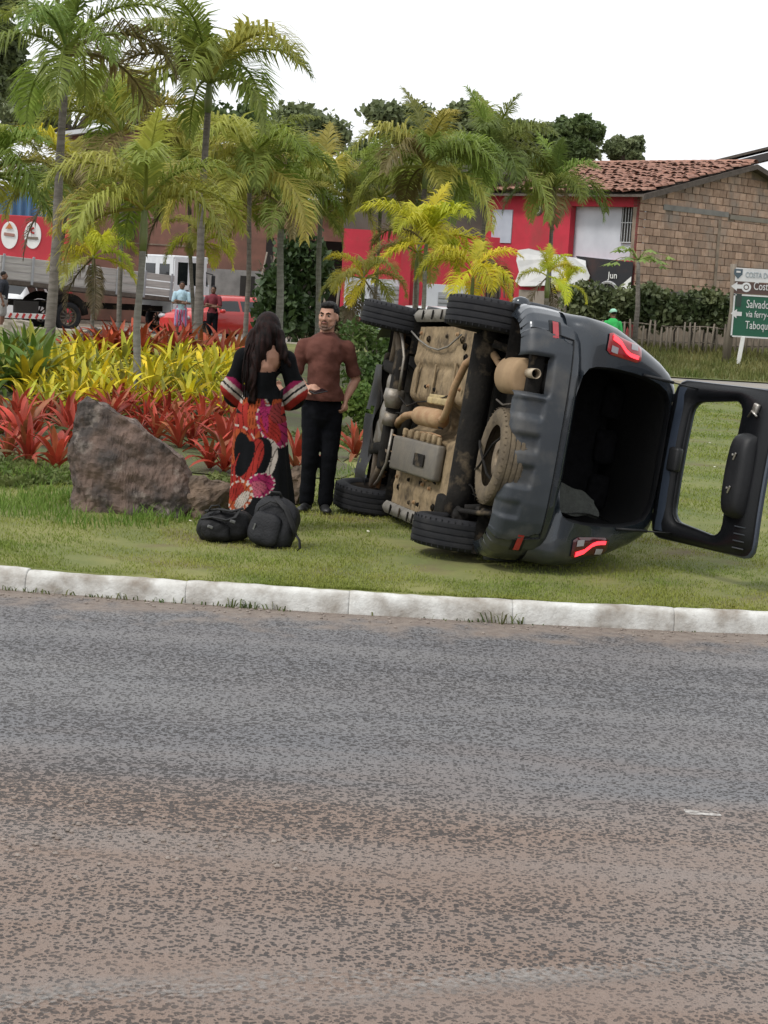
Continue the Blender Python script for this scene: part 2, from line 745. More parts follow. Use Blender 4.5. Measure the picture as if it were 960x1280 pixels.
# white kerb: single stones set on an arc
M_kerb = mat('kerb_whitewash', (.60, .60, .575), (.42, .405, .375), 7, .88, .4, 40, detail=8, lo=.40, hi=.75, dust=(.19, .155, .12), dlo=.44, dhi=.70, dscale=3.2, world=True)
M_kbase = mat('kerb_mortar', (.22, .19, .16), (.14, .12, .10), 9, .95, .4)
kb = MB()
prof = [(-.02, -.02), (-.02, .105), (.15, .125), (.15, -.02)]
angs = np.linspace(-.72, .72, 60)
kb.grid(lambda a, i: ((KR - prof[i][0] * 1.0) * math.sin(a) * 1.0 if False else (KR - .03 - prof[i][0] * .6) * math.sin(a), KC - (KR - .03 - prof[i][0] * .6) * math.cos(a), prof[i][1] * .8), angs, range(4))
kerb = kb.build('kerb', M_kbase)
tag(kerb, kind='structure')
# stone cross-section: rounded, face leaning back a little
cs = [(a * .8, b * .86) for a, b in [(0.0, -.03), (.004, .06), (.012, .112), (.024, .134), (.045, .147), (.075, .152), (.115, .151), (.140, .143), (.150, .12), (.152, -.03)]]
for seed in range(3):
    rs = random.Random(seed)
    ph = rs.uniform(0, 20)

    def fn(u, i, ph=ph):
        y, z = cs[i]
        n1 = noise.noise(Vector((u * 3 + ph, y * 9, z * 9)))
        n2 = noise.noise(Vector((u * 14 + ph, y * 30, z * 30)))
        e = max(0, abs(u) - .48) * .22
        return (u * 1.0, y + (.010 * n1 + .004 * n2) + e * (1 if i < 5 else -1), z + (.006 * n1 + .004 * n2) * (1 if i > 1 else 0) - e * .5 * (1 if 2 < i < 8 else 0))
    us = [-.499, -.49, -.47] + list(np.linspace(-.44, .44, 26)) + [.47, .49, .499]
    kmb = MB().grid(fn, us, range(len(cs)))
    m0 = len(cs)
    kmb.f.append(tuple(range(m0 - 1, -1, -1)))
    kmb.f.append(tuple(range((len(us) - 1) * m0, len(us) * m0)))
    KM = kmb.mesh('kerb_stone', M_kerb, True)
    if seed == 0:
        KMS = []
    KMS.append(KM)
for k in range(-13, 14):
    a = (k + .32) / KR
    o = link('kerb_stone', KMS[k % 3], kerb, (KR * math.sin(a), KC - KR * math.cos(a), random.uniform(-.006, .004)), (random.uniform(-.02, .01), 0, a + random.uniform(-.004, .004)))
# low kerb along the island's far side
mb = MB()
bx = np.linspace(-14, 13, 70)
mb.grid(lambda u, i: (u, yback(u) + (-.12, -.12, .05, .05)[i], (-.05, .19, .19, -.05)[i]), bx, range(4))
kb2 = mb.build('kerb', mat('far_kerb_concrete', (.50, .45, .38), (.36, .32, .27), 2, .9))
tag(kb2, kind='structure')

# worn white lines on the road
p0, p1 = G(250, 1244) + Vector((0, 0, .004)), G(960, 1186) + Vector((0, 0, .004))
an = math.atan2(p1.y - p0.y, p1.x - p0.x)
L0 = (p1 - p0).length
o = MB().grid(lambda u, v: (u, v, 0), np.linspace(-L0 / 2 - 1, L0 / 2 + 1, 5), [-.20, .20]).build('lane_line', worn_paint('worn_line_paint', (.30, .285, .27), .76, 1.02, 1.3, (.5, 2.2, 1)), loc=(p0 + p1) / 2, rot=(0, 0, an))
tag(o, kind='structure')
q = G(878, 1017) + Vector((0, 0, .004))
o = MB().grid(lambda u, v: (u, v, 0), [-.07, .07], [-.035, .035]).build('lane_line', worn_paint('worn_dash_paint', (.46, .44, .415), .60, .95, 9, (1, 1.6, 1), .045), loc=q, rot=(0, 0, .02))
tag(o, kind='structure')


# ------------------------------------------------------------------ grass: short blades, one object per sward
def blades(name, pts, h, w, lean, mtl, rs):
    """pts (n,3), h (n) heights -> one mesh of bent blades"""
    n = len(pts)
    a = rs.uniform(0, 2 * np.pi, n)
    ln = rs.uniform(.2, 1.0, n) * lean * h
    b = rs.uniform(0, 2 * np.pi, n)
    sx, sy = np.cos(a) * w, np.sin(a) * w
    dx, dy = np.cos(b) * ln, np.sin(b) * ln
    V = np.zeros((n, 5, 3), np.float32)
    V[:, 0] = pts - np.stack([sx, sy, np.full(n, .01)], 1)
    V[:, 1] = pts + np.stack([sx, sy, np.full(n, -.01)], 1)
    mid = pts + np.stack([dx * .35, dy * .35, h * .6], 1)
    V[:, 2] = mid + np.stack([sx, sy, 0 * sx], 1) * .8
    V[:, 3] = mid - np.stack([sx, sy, 0 * sx], 1) * .8
    V[:, 4] = pts + np.stack([dx, dy, h * np.where(lean > 1, .75, .95)], 1)
    i = np.arange(n)[:, None] * 5
    F = np.concatenate([i + np.array([[0, 1, 2]]), i + np.array([[0, 2, 3]]), i + np.array([[3, 2, 4]])], 0)
    return npmesh(name, V.reshape(-1, 3), F, mtl)


M_grass = mat('grass_blade', (.155, .220, .038), (.295, .300, .072), 1.1, .75, lo=.34, hi=.66, detail=8, trans=.3, spec=.2)
M_tall = mat('tall_grass_blade', (.095, .185, .028), (.17, .25, .05), 2.5, .7, trans=.3, spec=.2)
rs = np.random.default_rng(3)


def zarr(x, y):
    return np.array([gz(a, b) for a, b in zip(x, y)])


n = 330000
yy = 10.7 + 26 * rs.random(n) ** 2.1
hw = .25 * yy + 1.6
xx = (rs.random(n) * 2 - 1) * hw
dens = np.array([noise.noise(Vector((a * .9, b * .9, 5))) + .6 * noise.noise(Vector((a * 3, b * 3, 9))) for a, b in zip(xx, yy)])
keep = (dens > -.42) & (yy > np.array([yfront(a) for a in xx]) + .11) & (yy < np.array([yback(a) for a in xx]) - .2)
keep &= ~((yy > 17.5) & (xx < -.4))          # the planted bed is not mown grass
keep &= rs.random(n) < np.clip(.70 + dens, .30, 1)
xx, yy, dens = xx[keep], yy[keep], dens[keep]
hh = rs.uniform(.008, .025, len(xx)) * (1 + .9 * np.clip(dens, 0, 1)) * (1 + .03 * (yy - 11))
o = link('lawn_grass', blades('lawn_grass', np.stack([xx, yy, zarr(xx, yy)], 1), hh, .0022 * (1 + .10 * (yy - 11)), 1.3, M_grass, rs))
tag(o, 'short mown yellow green lawn grass around the overturned car', 'grass', kind='stuff')

# longer grass around the rocks and under the bed's front edge
pts = []
for (px, py, r, k) in [(45, 640, .34, 700), (70, 625, .30, 600), (25, 628, .3, 500), (200, 648, .22, 380), (215, 632, .16, 320), (175, 655, .2, 260), (110, 655, .25, 260),
                       (20, 600, .5, 500), (60, 595, .4, 420), (270, 655, .2, 160), (400, 560, .4, 240), (440, 590, .4, 200)]:
    c = G(px, py)
    for _ in range(int(k * .45)):
        a, q = random.uniform(0, 6.28), r * math.sqrt(random.random())
        x, y = c.x + q * math.cos(a), c.y + q * math.sin(a) * 1.3
        pts.append((x, y, gz(x, y)))
pts = np.array(pts)
o = link('rock_grass', blades('rock_grass', pts, rs.uniform(.03, .13, len(pts)), .004, 1.0, M_tall, rs))
tag(o, 'longer bright green grass tufts growing round the garden rocks', 'grass', kind='stuff')

# grass on the far verge
n = 22000
xx = rs.uniform(1, 20, n)
yy = rs.uniform(47, 54, n)
zz = .02 + .55 * np.array([sst(47, 53, b) * sst(-6, 4, a) for a, b in zip(xx, yy)])
o = link('verge_grass', blades('verge_grass', np.stack([xx, yy, zz], 1), rs.uniform(.06, .30, n), .013, .7, mat('verge_blade', (.10, .135, .035), (.21, .19, .075), .7, .8, trans=.25, spec=.15), rs))
tag(o, 'rough green grass on the verge below the picket fence', 'grass', kind='stuff')

# weeds in the gutter
pts = []
for (px, k, r, hgt) in [(5, 40, .12, .05), (60, 40, .12, .06), (110, 60, .15, .05), (150, 30, .08, .07), (215, 25, .07, .05), (300, 70, .12, .07), (320, 50, .06, .10), (355, 25, .06, .06), (645, 45, .05, .13), (560, 20, .15, .04), (600, 25, .12, .04), (700, 12, .1, .04), (880, 10, .1, .03)]:
    x0 = (px - 480) / 208
    for _ in range(int(k * .4)):
        x = x0 + random.gauss(0, r * 1.3)
        pts.append((x, yfront(x) - .012 - abs(random.gauss(0, .02)), 0, hgt * random.uniform(.25, .9)))
pts = np.array(pts)
o = link('gutter_weeds', blades('gutter_weeds', pts[:, :3], pts[:, 3], .005, 1.3, mat('weed_leaf', (.06, .10, .03), (.13, .13, .05), 8, .8, trans=.2, spec=.15), rs))
tag(o, 'small green weeds growing in the gutter against the kerb', 'weeds', kind='stuff')

# loose gravel in the gutter and on the road
mb = MB()
for _ in range(420):
    if random.random() < .55:
        x = random.uniform(-2.8, 2.8)
        y = yfront(x) - abs(random.gauss(0, .16)) - .02
    else:
        x, y = random.uniform(-2.2, -.2), 6.0 + random.gauss(0, .22)
    s = random.uniform(.004, .011)
    mb.ell((x, y, s * .4), (s * 1.2, s, s * .7), (0, 0, random.uniform(0, 3)), 5, 4)
o = mb.build('gravel', mat('gravel_stone', (.16, .13, .11), (.28, .24, .21), 20, .9))
tag(o, 'loose brown gravel scattered along the gutter and road', 'gravel', kind='stuff')
# pale scraps and fallen petals on the lawn
mb = MB()
for px, py in [(238, 655), (887, 556), (893, 586), (905, 648), (460, 668), (590, 690), (900, 545), (300, 668), (425, 505), (445, 560)]:
    c = G(px, py)
    s = random.uniform(.012, .022)
    mb.ell((c.x, c.y, c.z + .025), (s, s * .8, s * .35), (random.uniform(-.4, .4), .2, random.uniform(0, 3)), 6, 4)
o = mb.build('petal_litter', mat('petal', (.6, .58, .5), (.7, .68, .55), 30, .8))
tag(o, 'pale fallen petals and scraps lying on the lawn', 'litter', kind='stuff')
# ================================================================== the overturned car (local: x forward, y left, z up)
CAR_ROT = (rad(96.9), rad(2.1), rad(103.6))
car = empty('overturned_car', (.343, 12.24, 1.092), CAR_ROT, 'dark slate blue hatchback car lying on its right side with its tailgate open', 'car')
DUST = (.30, .235, .155)
M_paint = mat('slate_paint', (.017, .023, .031), (.020, .027, .036), 3, .24, .0, 120, metal=.3, coat=.6, dust=(.095, .088, .078), dlo=.52, dhi=.92, dscale=2.2)
M_plast = mat('grey_bumper_plastic', (.030, .036, .044), (.022, .027, .034), 4, .48, .12, 160, dust=(.120, .112, .100), dlo=.47, dhi=.8, dscale=3)
M_blk = mat('black_plastic', (.006, .0065, .008), (.010, .0105, .012), 6, .5, .15, 90, spec=.35)
M_liner = mat('black_trunk_liner', (.006, .006, .0065), (.009, .009, .0095), 8, .9, .2, 120)
M_under = mat('underbody_black', (.007, .0065, .006), (.014, .012, .010), 7, .85, .3, 40, spec=.2, dust=(.15, .115, .075), dlo=.56, dhi=.78, dscale=6)
M_pan = mat('dusty_floor_pan', (.30, .225, .135), (.17, .125, .075), 7, .9, .4, 30, detail=8, spec=.2, dust=(.045, .036, .027), dlo=.54, dhi=.74, dscale=6)
M_sill = mat('dusty_sill', (.20, .185, .16), (.13, .12, .105), 6, .8, .3, 30)
M_shield = mat('grey_heat_shield', (.125, .115, .10), (.17, .15, .12), 6, .6, .2, 30, metal=.2)
M_rust = mat('rusty_exhaust', (.30, .17, .085), (.40, .27, .15), 8, .75, .25, 40, metal=.15)
M_rubber = mat('tyre_rubber', (.010, .0105, .013), (.016, .016, .018), 5, .75, .1, 80, spec=.25, dust=(.036, .035, .036), dlo=.5, dhi=.8, dscale=7)
M_spare = mat('dusty_spare_tyre', (.15, .118, .078), (.085, .068, .05), 9, .9, .4, 40, spec=.2)
M_rim = mat('wheel_rim', (.08, .075, .07), (.14, .10, .06), 9, .6, .2, 30, metal=.3)
M_alu = mat('dirty_alloy', (.30, .28, .25), (.20, .17, .13), 9, .5, .3, 30, metal=.5)
M_glassd = mat('dark_tinted_glass', (.008, .010, .012), None, 1, .06, spec=.6)
M_glassc = glass_mat('clear_rear_glass', (.90, .95, .92), .06)
M_redlens = mat('red_lamp_lens', (.28, .010, .016), (.36, .020, .03), 25, .12, spec=.6, coat=.6)
M_reddark = mat('dark_red_lamp_lens', (.055, .006, .009), (.08, .008, .012), 25, .15, spec=.6, coat=.5)
M_redlit = mat('lit_red_lamp', (.6, .02, .03), emit=(1.0, .05, .07), estr=1.5, rough=.3)
M_redlit2 = mat('lit_red_lamp_lower', (.6, .02, .03), emit=(1.0, .035, .05), estr=1.9, rough=.3)
M_clear = mat('clear_lamp_lens', (.35, .33, .35), None, 1, .2)
M_chrome = mat('bright_metal', (.45, .43, .40), (.3, .27, .23), 20, .35, metal=.8)

PROF = [(.26, .79), (.30, .845), (.42, .868), (.56, .878), (.70, .874), (.84, .862), (.95, .840), (1.00, .822), (1.12, .775), (1.25, .722), (1.38, .665), (1.48, .605), (1.545, .54), (1.585, .44), (1.61, .25), (1.62, 0)]
# refine the profile
PR = []
for (a, b) in zip(PROF, PROF[1:]):
    PR += [a, ((a[0] + b[0]) / 2, (a[1] + b[1]) / 2)]
PR.append(PROF[-1])
NP = len(PR)


def interp(tab, x):
    if x <= tab[0][0]:
        return tab[0][1]
    for (a, ya), (b, yb) in zip(tab, tab[1:]):
        if x <= b:
            return ya + (yb - ya) * (x - a) / (b - a)
    return tab[-1][1]


TOP = [(-.8, 1.57), (-.2, 1.60), (.6, 1.62), (1.4, 1.615), (1.9, 1.57), (2.2, 1.42), (2.5, 1.22), (2.75, 1.06), (3.1, .98), (3.35, .90), (3.5, .74)]
WID = [(-.8, .955), (-.4, .975), (.1, 1.0), (2.4, 1.0), (2.9, .985), (3.2, .94), (3.4, .84), (3.5, .72)]
XEND = [(.50, -.72), (.66, -.77), (.74, -.785), (.85, -.755), (1.0, -.68), (1.12, -.64), (1.25, -.58), (1.38, -.51), (1.48, -.46), (1.545, -.43), (1.585, -.41), (1.62, -.40)]
OPN = [(.56, .0, .70), (.63, .30, .702), (.70, .445, .710), (.77, .502, .745), (.84, .523, .80), (.95, .535, .92), (1.0, .535, 1.0), (1.12, .53, 1.12), (1.25, .515, 1.25), (1.38, .49, 1.36), (1.48, .45, 1.44), (1.545, .39, 1.475), (1.585, .31, 1.49), (1.61, .17, 1.495), (1.62, 0, 1.497)]


def sect(x, k):
    z, y = PR[k]
    T = interp(TOP, x)
    w = interp(WID, x)
    if T >= 1.05:
        if z > 1.0:
            z = 1.0 + (z - 1.0) * (T - 1.0) / .62
    else:
        if z > .6:
            f = (z - .6) / 1.02
            y2 = .878 * math.sqrt(max(0, 1 - f ** 3))
            t = sst(1.05, .98, T)
            y = y + (y2 - y) * t
            z = .6 + (T - .6) * (f ** (1 - .35 * t))
    return Vector((x, y * w, z))


def opening(k):
    z = PR[k][0]
    y = interp([(a, b) for a, b, c in OPN], z)
    zz = interp([(a, c) for a, b, c in OPN], z)
    x = interp(XEND, zz) + .012 - .03 * (1 - (y / .6) ** 2)
    return Vector((x, y, zz))


ARCH = ((0.0, .32), (2.67, .32))
RA = .385


def body_mesh():
    """rows of points along the car; returns verts, faces by region"""
    K0 = 6                          # rows from here up run on into the rear face
    xs_side = list(np.arange(3.5, -.28, -.055))
    V, regs = [], {}
    rows = {}
    for sgn in (1, -1):
        for k in range(NP):
            row = []
            for x in xs_side:
                p = sect(x, k)
                for (ax, az) in ARCH:       # wheel arches: pull points onto the arch circle
                    d = Vector((p.x - ax, p.z - az))
                    if k < 12 and RA - .05 < d.length < RA + .03 and p.z > .25:
                        d = d.normalized() * RA
                        p = Vector((ax + d.x, p.y, az + d.y))
                row.append(p)
            if k >= K0:
                z, y = PR[k]
                O = sect(-.3, k)
                xe = interp(XEND, O.z)
                I = opening(k)
                for x in np.linspace(-.335, xe + .14, 5):
                    row.append(sect(x, k))
                e = Vector((0, I.y - O.y, I.z - O.z))
                dist = e.length
                e.normalize()
                ofs = min(.11, dist * .55)
                S = sect(xe + .14, k)
                for th in (18, 36, 54, 72, 90):
                    t = rad(th)
                    row.append(Vector((xe + .14 - .14 * math.sin(t), S.y, S.z)) + e * ofs * (1 - math.cos(t)))
                A = row[-1]
                for t in (.33, .66, 1.0):
                    q = A.lerp(I, t)
                    row.append(q)
                row.append(I + Vector((.02, e.y * .012, e.z * .012)))
                row.append(I + Vector((.07, e.y * .016, e.z * .016)))
                if k < 8:           # behind the bumper skin
                    row[len(xs_side):] = [p_ + Vector((.055, 0, 0)) for p_ in row[len(xs_side):]]
            rows[(sgn, k)] = [Vector((p.x, p.y * sgn, p.z)) for p in row]
    faces = {'body': [], 'window': [], 'cladding': [], 'seal': []}
    for sgn in (1, -1):
        for k in range(NP - 1):
            a, b = rows[(sgn, k)], rows[(sgn, k + 1)]
            n = min(len(a), len(b))
            for i in range(n - 1):
                q = [a[i], a[i + 1], b[i + 1], b[i]]
                c = (q[0] + q[1] + q[2] + q[3]) / 4
                if any((c.x - ax) ** 2 + (c.z - az) ** 2 < (RA - .004) ** 2 for ax, az in ARCH):
                    continue
                reg = 'body'
                if k < 4:
                    reg = 'cladding'
                if 15 <= k <= 20 and -.12 < c.x < 1.95 and not (.86 < c.x < .95) and c.z > 1.02:
                    reg = 'window'
                if 1.98 < c.x < 2.68 and k >= 21:
                    reg = 'window'
                if i >= n - 3 and k >= 7 and len(a) > len(xs_side):
                    reg = 'seal'
                faces[reg].append(q)
    return faces


FC = body_mesh()


def from_quads(qs, name, m, parent, smooth=True, off=0):
    vs, idx, fs = [], {}, []
    for q in qs:
        f = []
        for p in q:
            key = (round(p.x, 4), round(p.y, 4), round(p.z, 4))
            if key not in idx:
                idx[key] = len(vs)
                vs.append(p)
            if idx[key] not in f:
                f.append(idx[key])
        if len(f) > 2:
            fs.append(tuple(f))
    return MB().add(vs, fs).build(name, m, parent, smooth)


from_quads(FC['body'], 'body', M_paint, car)
for s_ in (1, -1):
    for a_, b_ in ((-.2, .9), (.9, 1.96)):
        from_quads([q for q in FC['window'] if q[0].y * s_ > 0 and a_ < q[0].x < b_ + .03 and sum(p.x for p in q) / 4 < 1.97 and a_ < sum(p.x for p in q) / 4 < b_], 'side_window', M_glassd, car)
from_quads([q for q in FC['window'] if sum(p.x for p in q) / 4 >= 1.97], 'windscreen', M_glassd, car)
for s_ in (1, -1):
    from_quads([q for q in FC['cladding'] if q[0].y * s_ > 0], 'sill_cladding', M_plast, car)
from_quads(FC['seal'], 'tailgate_seal', M_blk, car)

# arch lips
for ax, az in ARCH:
    for s in (1, -1):
        mb = MB()
        pts = [(ax + RA * math.cos(t), s * .868, az + RA * math.sin(t)) for t in np.linspace(.15, math.pi - .15, 26)]
        mb.tube(pts, .022, 8)
        mb.build('arch_trim', M_plast, car, True)
        mb = MB()                   # inner wheel house
        mb.grid(lambda t, y: (ax + (RA + .002) * math.cos(t), s * y, az + (RA + .002) * math.sin(t)), np.linspace(-.1, math.pi + .1, 20), [.48, .60, .72, .86])
        n0 = len(mb.v)
        mb.grid(lambda t, q: (ax + RA * q * math.cos(t), s * .478, az + RA * q * math.sin(t)), np.linspace(-.1, math.pi + .1, 20), [0.02, .5, 1.01])
        mb.build('wheel_house', M_under, car, True)

# ---- rear bumper: one swept surface, split into painted corners and the grey apron
PLAN = [(-.83, 0), (-.829, .15), (-.824, .30), (-.812, .45), (-.79, .57), (-.755, .67), (-.70, .755), (-.63, .81), (-.55, .845), (-.46, .864), (-.385, .872)]


def plan(s):                        # s = -1..1 along the sweep
    t = abs(s) * (len(PLAN) - 1)
    i = min(int(t), len(PLAN) - 2)
    f = t - i
    p = Vector(PLAN[i]).lerp(Vector(PLAN[i + 1]), f)
    d = (Vector(PLAN[i + 1]) - Vector(PLAN[i])).normalized()
    n = Vector((-d.y, d.x))         # outward
    if n.x > 0 and i < 4:
        n = -n
    if i >= 4 and n.y < 0:
        n = -n
    sg = 1 if s >= 0 else -1
    return Vector((p.x, p.y * sg)), Vector((n.x, n.y * sg))


BZ = [(.275, .10), (.295, .045), (.315, .018), (.345, .004), (.40, .0), (.46, .0), (.52, .003), (.57, .007), (.61, .010), (.645, .016), (.67, .024), (.685, .040), (.70, .085)]


def bump_pt(s, z, extra=0.0):
    p, n = plan(s)
    o = interp(BZ, z)
    q = p - n * (o - extra)
    return Vector((q.x, q.y, z))


def apron_disp(y, z):
    d = .012
    for yc, hw in ((.18, .07), (-.27, .075), (-.05, .06)):
        w = sst(hw, hw - .018, abs(y - yc)) * sst(.475, .455, z)
        d -= .030 * w
    if abs(y + .50) < .06:
        d -= .016 * sst(.06, .04, abs(y + .5)) * sst(.43, .41, z)
    d -= .07 * sst(.145, .11, abs(y - .40)) * sst(.50, .46, z)
    return d


SS = list(np.linspace(-1, 1, 181))
ZS = list(np.linspace(.275, .62, 30)) + list(np.linspace(.635, .70, 7))
paint_q, apron_q = [], []
for i in range(len(SS) - 1):
    for j in range(len(ZS) - 1):
        def pt(s, z):
            p, n = plan(s)
            y = p.y
            lim = .70 - .35 * max(0, z - .42)
            ap = abs(y) < lim and z < .615
            ex = apron_disp(y, z) if ap else 0
            return bump_pt(s, z, ex), ap
        r4 = [pt(SS[i], ZS[j]), pt(SS[i + 1], ZS[j]), pt(SS[i + 1], ZS[j + 1]), pt(SS[i], ZS[j + 1])]
        q = [r[0] for r in r4]
        ccy = sum(p.y for p in q) / 4
        if abs(ccy - .40) < .12 and q[0].z < .455:
            continue                # the cut-out for the tailpipe
        (apron_q if sum(r[1] for r in r4) >= 3 else paint_q).append(q)
from_quads(paint_q, 'rear_bumper', M_paint, car)
ap = from_quads(apron_q, 'bumper_apron', M_plast, car)
# fill from the bumper shelf to the loading sill of the opening
mb = MB()
yo = np.linspace(-.50, .50, 21)
mb.grid(lambda y, t: Vector((-.752 + .008 * (y / .5) ** 2 + .07 * t, y, .694 + .024 * min(1, t * 1.6))), yo, [0, .3, .6, 1, 1.5])
mb.build('loading_sill', M_paint, car, True)
# shut lines: apron edge and the joint between bumper and body
for s in (1, -1):
    ln = [bump_pt(s * q, .618, .006) for q in np.linspace(0, .50, 16)] + [bump_pt(s * (.50 + .045 * t), .618 - .30 * t, .006) for t in np.linspace(.05, 1, 14)]
    MB().tube(ln, .0045, 5).build('shut_line', M_blk, car)
    MB().tube([bump_pt(s * q, .685, -.004) for q in np.linspace(.62, 1, 18)], .005, 5).build('shut_line', M_blk, car)
# hoses, clips and cables under the floor
rq = random.Random(12)
for k in range(7):
    y0 = rq.uniform(-.6, .6)
    pts_ = [(2.2 - i * .3, y0 + rq.uniform(-.03, .03) + .05 * math.sin(i + k), .255 - (.0 if abs(y0) > .2 else .02) + rq.uniform(-.008, .008)) for i in range(6)]
    MB().tube(pts_, rq.uniform(.005, .010), 6).build('floor_hose', (M_under, M_rust, M_sill)[k % 3], car, True)
for k in range(16):
    MB().lathe([(.001, -.012), (.012, -.012), (.012, .0), (.018, .0), (.018, .006)], 8, (rq.uniform(.5, 2.0), rq.choice((-.68, -.52, .22, .55, .64)) + rq.uniform(-.02, .02), .262)).build('bolt', M_rust if k % 2 else M_under, car)
# reflectors in the bumper corners
for s in (1, -1):
    mb = MB()
    mb.grid(lambda u, v: bump_pt(s * (.46 + .17 * u), .440 + .085 * v + .02 * u * 0, .004), np.linspace(0, 1, 10), np.linspace(0, 1, 5))
    rf = mb.build('reflector_recess', M_blk, car, True)
    mb = MB()
    mb.grid(lambda u, v: bump_pt(s * (.485 + .125 * u), .462 + .042 * v, .012), np.linspace(0, 1, 10), np.linspace(0, 1, 4))
    mb.build('reflector', M_redlens, car, True)


# ---- tail lamps on the rear corners
def rear_pt(y, z, off=0.0):
    k = min(range(NP), key=lambda i: abs(PR[i][0] - z))
    O = sect(-.3, k)
    S = interp([(PR[i][0], PR[i][1] * interp(WID, -.5)) for i in range(NP)], z)
    xe = interp(XEND, z)
    yo_ = interp([(a, b) for a, b, c in OPN], z)
    of = min(.11, (S - yo_) * .55)
    t = S - abs(y)
    if t < of:
        c = max(-1, min(1, 1 - t / of))
        th = math.acos(c)
        x = xe + .14 - .14 * math.sin(th)
        n = Vector((-math.sin(th), (1 if y > 0 else -1) * math.cos(th), 0))
    else:
        x = xe
        n = Vector((-1, 0, 0))
    return Vector((x, y, z)) + n * off


def lamp(s, lit):
    base = M_redlens if s > 0 else M_reddark

    def at(u, v, off):              # u across (inner->outer), v along z
        z = .855 + .30 * v
        yi = .622 - .025 * v
        yo2 = .776 - .055 * v - .01 * math.sin(v * 3)
        e = .02 * (1 - min(1, min(v, 1 - v) / .12)) if min(v, 1 - v) < .12 else 0
        y = yi + e + (yo2 - yi - 2 * e) * u
        return rear_pt(s * y, z, off)
    mb = MB()
    us, vs = np.linspace(0, 1, 12), np.linspace(0, 1, 18)
    mb.grid(lambda u, v: at(u, v, .014 - .012 * (max(abs(u - .5), abs(v - .5)) * 2) ** 6), us, vs)
    L = mb.build('tail_lamp', base, car, True)
    # the S-shaped light guide
    mb = MB()
    pth = [(.78, .10), (.74, .22), (.70, .34), (.56, .44), (.40, .54), (.30, .66), (.28, .78), (.26, .90)]
    w = .105

    def strip(i, q):
        u, v = pth[i]
        return at(u + q, v, .019)
    mb.grid(lambda i, q: strip(i, q), range(len(pth)), [-w, -w * .33, w * .33, w])
    mb.build('light_guide', lit, L, True)
    for (u0, u1, v0, v1) in ((.12, .42, .10, .30), (.60, .88, .66, .86)):
        mb = MB()
        mb.grid(lambda u, v: at(u, v, .017), np.linspace(u0, u1, 4), np.linspace(v0, v1, 5))
        mb.build('clear_lens', M_clear, L, True)


lamp(1, M_redlit)
lamp(-1, M_redlit2)

# ---- trunk interior
mb = MB()


def inner(u, t):                    # t around the opening, u into the car
    k = int(t)
    p = opening(k)
    x = p.x + .05 + u * (1.15 + .2 * (p.z - 1))
    sp = 1 + .10 * min(1, u * 5)
    return Vector((x, p.y * sp, 1.08 + (p.z - 1.08) * (1 + .05 * min(1, u * 5))))


ks = list(range(8, NP))
for s in (1, -1):
    mb.grid(lambda u, t: (lambda p: Vector((p.x, p.y * s, p.z)))(inner(u, t)), np.linspace(0, 1, 8), ks)
b0 = opening(8)
mb.grid(lambda u, y: (b0.x + .05 + u * 1.1, y * .50, .70 - .10 * min(1, u * 4)), np.linspace(0, 1, 8), np.linspace(-1, 1, 9))
p_end = [inner(1.0, t) for t in ks]
xe_ = b0.x + 1.45
mb.box((xe_ + .12, 0, 1.05), (.02, 1.3, 1.1))
mb.build('trunk_liner', M_liner, car, True, fix=False)
mb = MB()
mb.box((.50, 0, 1.0), (.12, 1.14, .78), (0, .12, 0), .05)
M_seat = mat('dark_seat_cloth', (.016, .016, .018), (.010, .010, .011), 20, .95, .3, 120, spec=.1)
mb.build('rear_seat_back', M_seat, car, True)
for y in (.34, -.34, 0):
    mb = MB()
    mb.box((.46, y, 1.42), (.10, .26, .17), (0, .12, 0), .05)
    mb.build('headrest', M_seat, car, True)
mb = MB()                           # carpet flap hanging at the low side
mb.grid(lambda u, v: Vector((-.60 + .10 * v + .06 * u + .012 * math.sin(v * 9), -.485 + .20 * u * (1 - .40 * v ** 2) + .008 * math.sin(v * 11), .75 + .34 * v + .02 * math.sin(u * 5))), np.linspace(0, 1, 12), np.linspace(0, 1, 14))
mb.build('carpet_flap', mat('grey_carpet', (.050, .054, .048), (.034, .036, .032), 30, .95, .5, 90), car, True)
mb = MB()
mb.grid(lambda a, v: (-.575 + .10 * a, -.505 + .15 * math.sin(v * 3) * .3, .76 + .42 * v), [0, .5, 1], np.linspace(0, 1, 6))
mb.build('carpet_flap', M_blk, car, True)

# ---- tailgate, swung up about the roof hinge
TG = empty('tailgate_tmp')
bpy.data.objects.remove(TG)
PHI = rad(21)
HX, HZ2 = -.425, 1.535
du = Vector((-math.cos(PHI), 0, math.sin(PHI)))
dn = Vector((-math.sin(PHI), 0, -math.cos(PHI)))       # inner side faces down in the car's frame


def tgp(u, v, n=0.0):
    bow = .035 * math.sin(min(1, u / .985) * math.pi) + .03 * (v / .6) ** 2
    return Vector((HX, v, HZ2)) + du * u + dn * (n + bow * -1 + .03)


def rrect(hu0, hu1, v0, v1, rr, n=7):
    """closed outline (u, v) of a rounded trapezium: half widths v0 at hu0, v1 at hu1"""
    pts = []
    for (u, v, a0) in ((hu1, v1, 0), (hu1, -v1, -90), (hu0, -v0, -180), (hu0, v0, -270)):
        cu = u - rr * (1 if u == hu1 else -1)
        cv = v - rr * (1 if v > 0 else -1)
        for i in range(n):
            a = rad(a0 + 90 - 90 * i / (n - 1))
            pts.append((cu + rr * math.cos(a), cv + rr * math.sin(a)))
    return pts


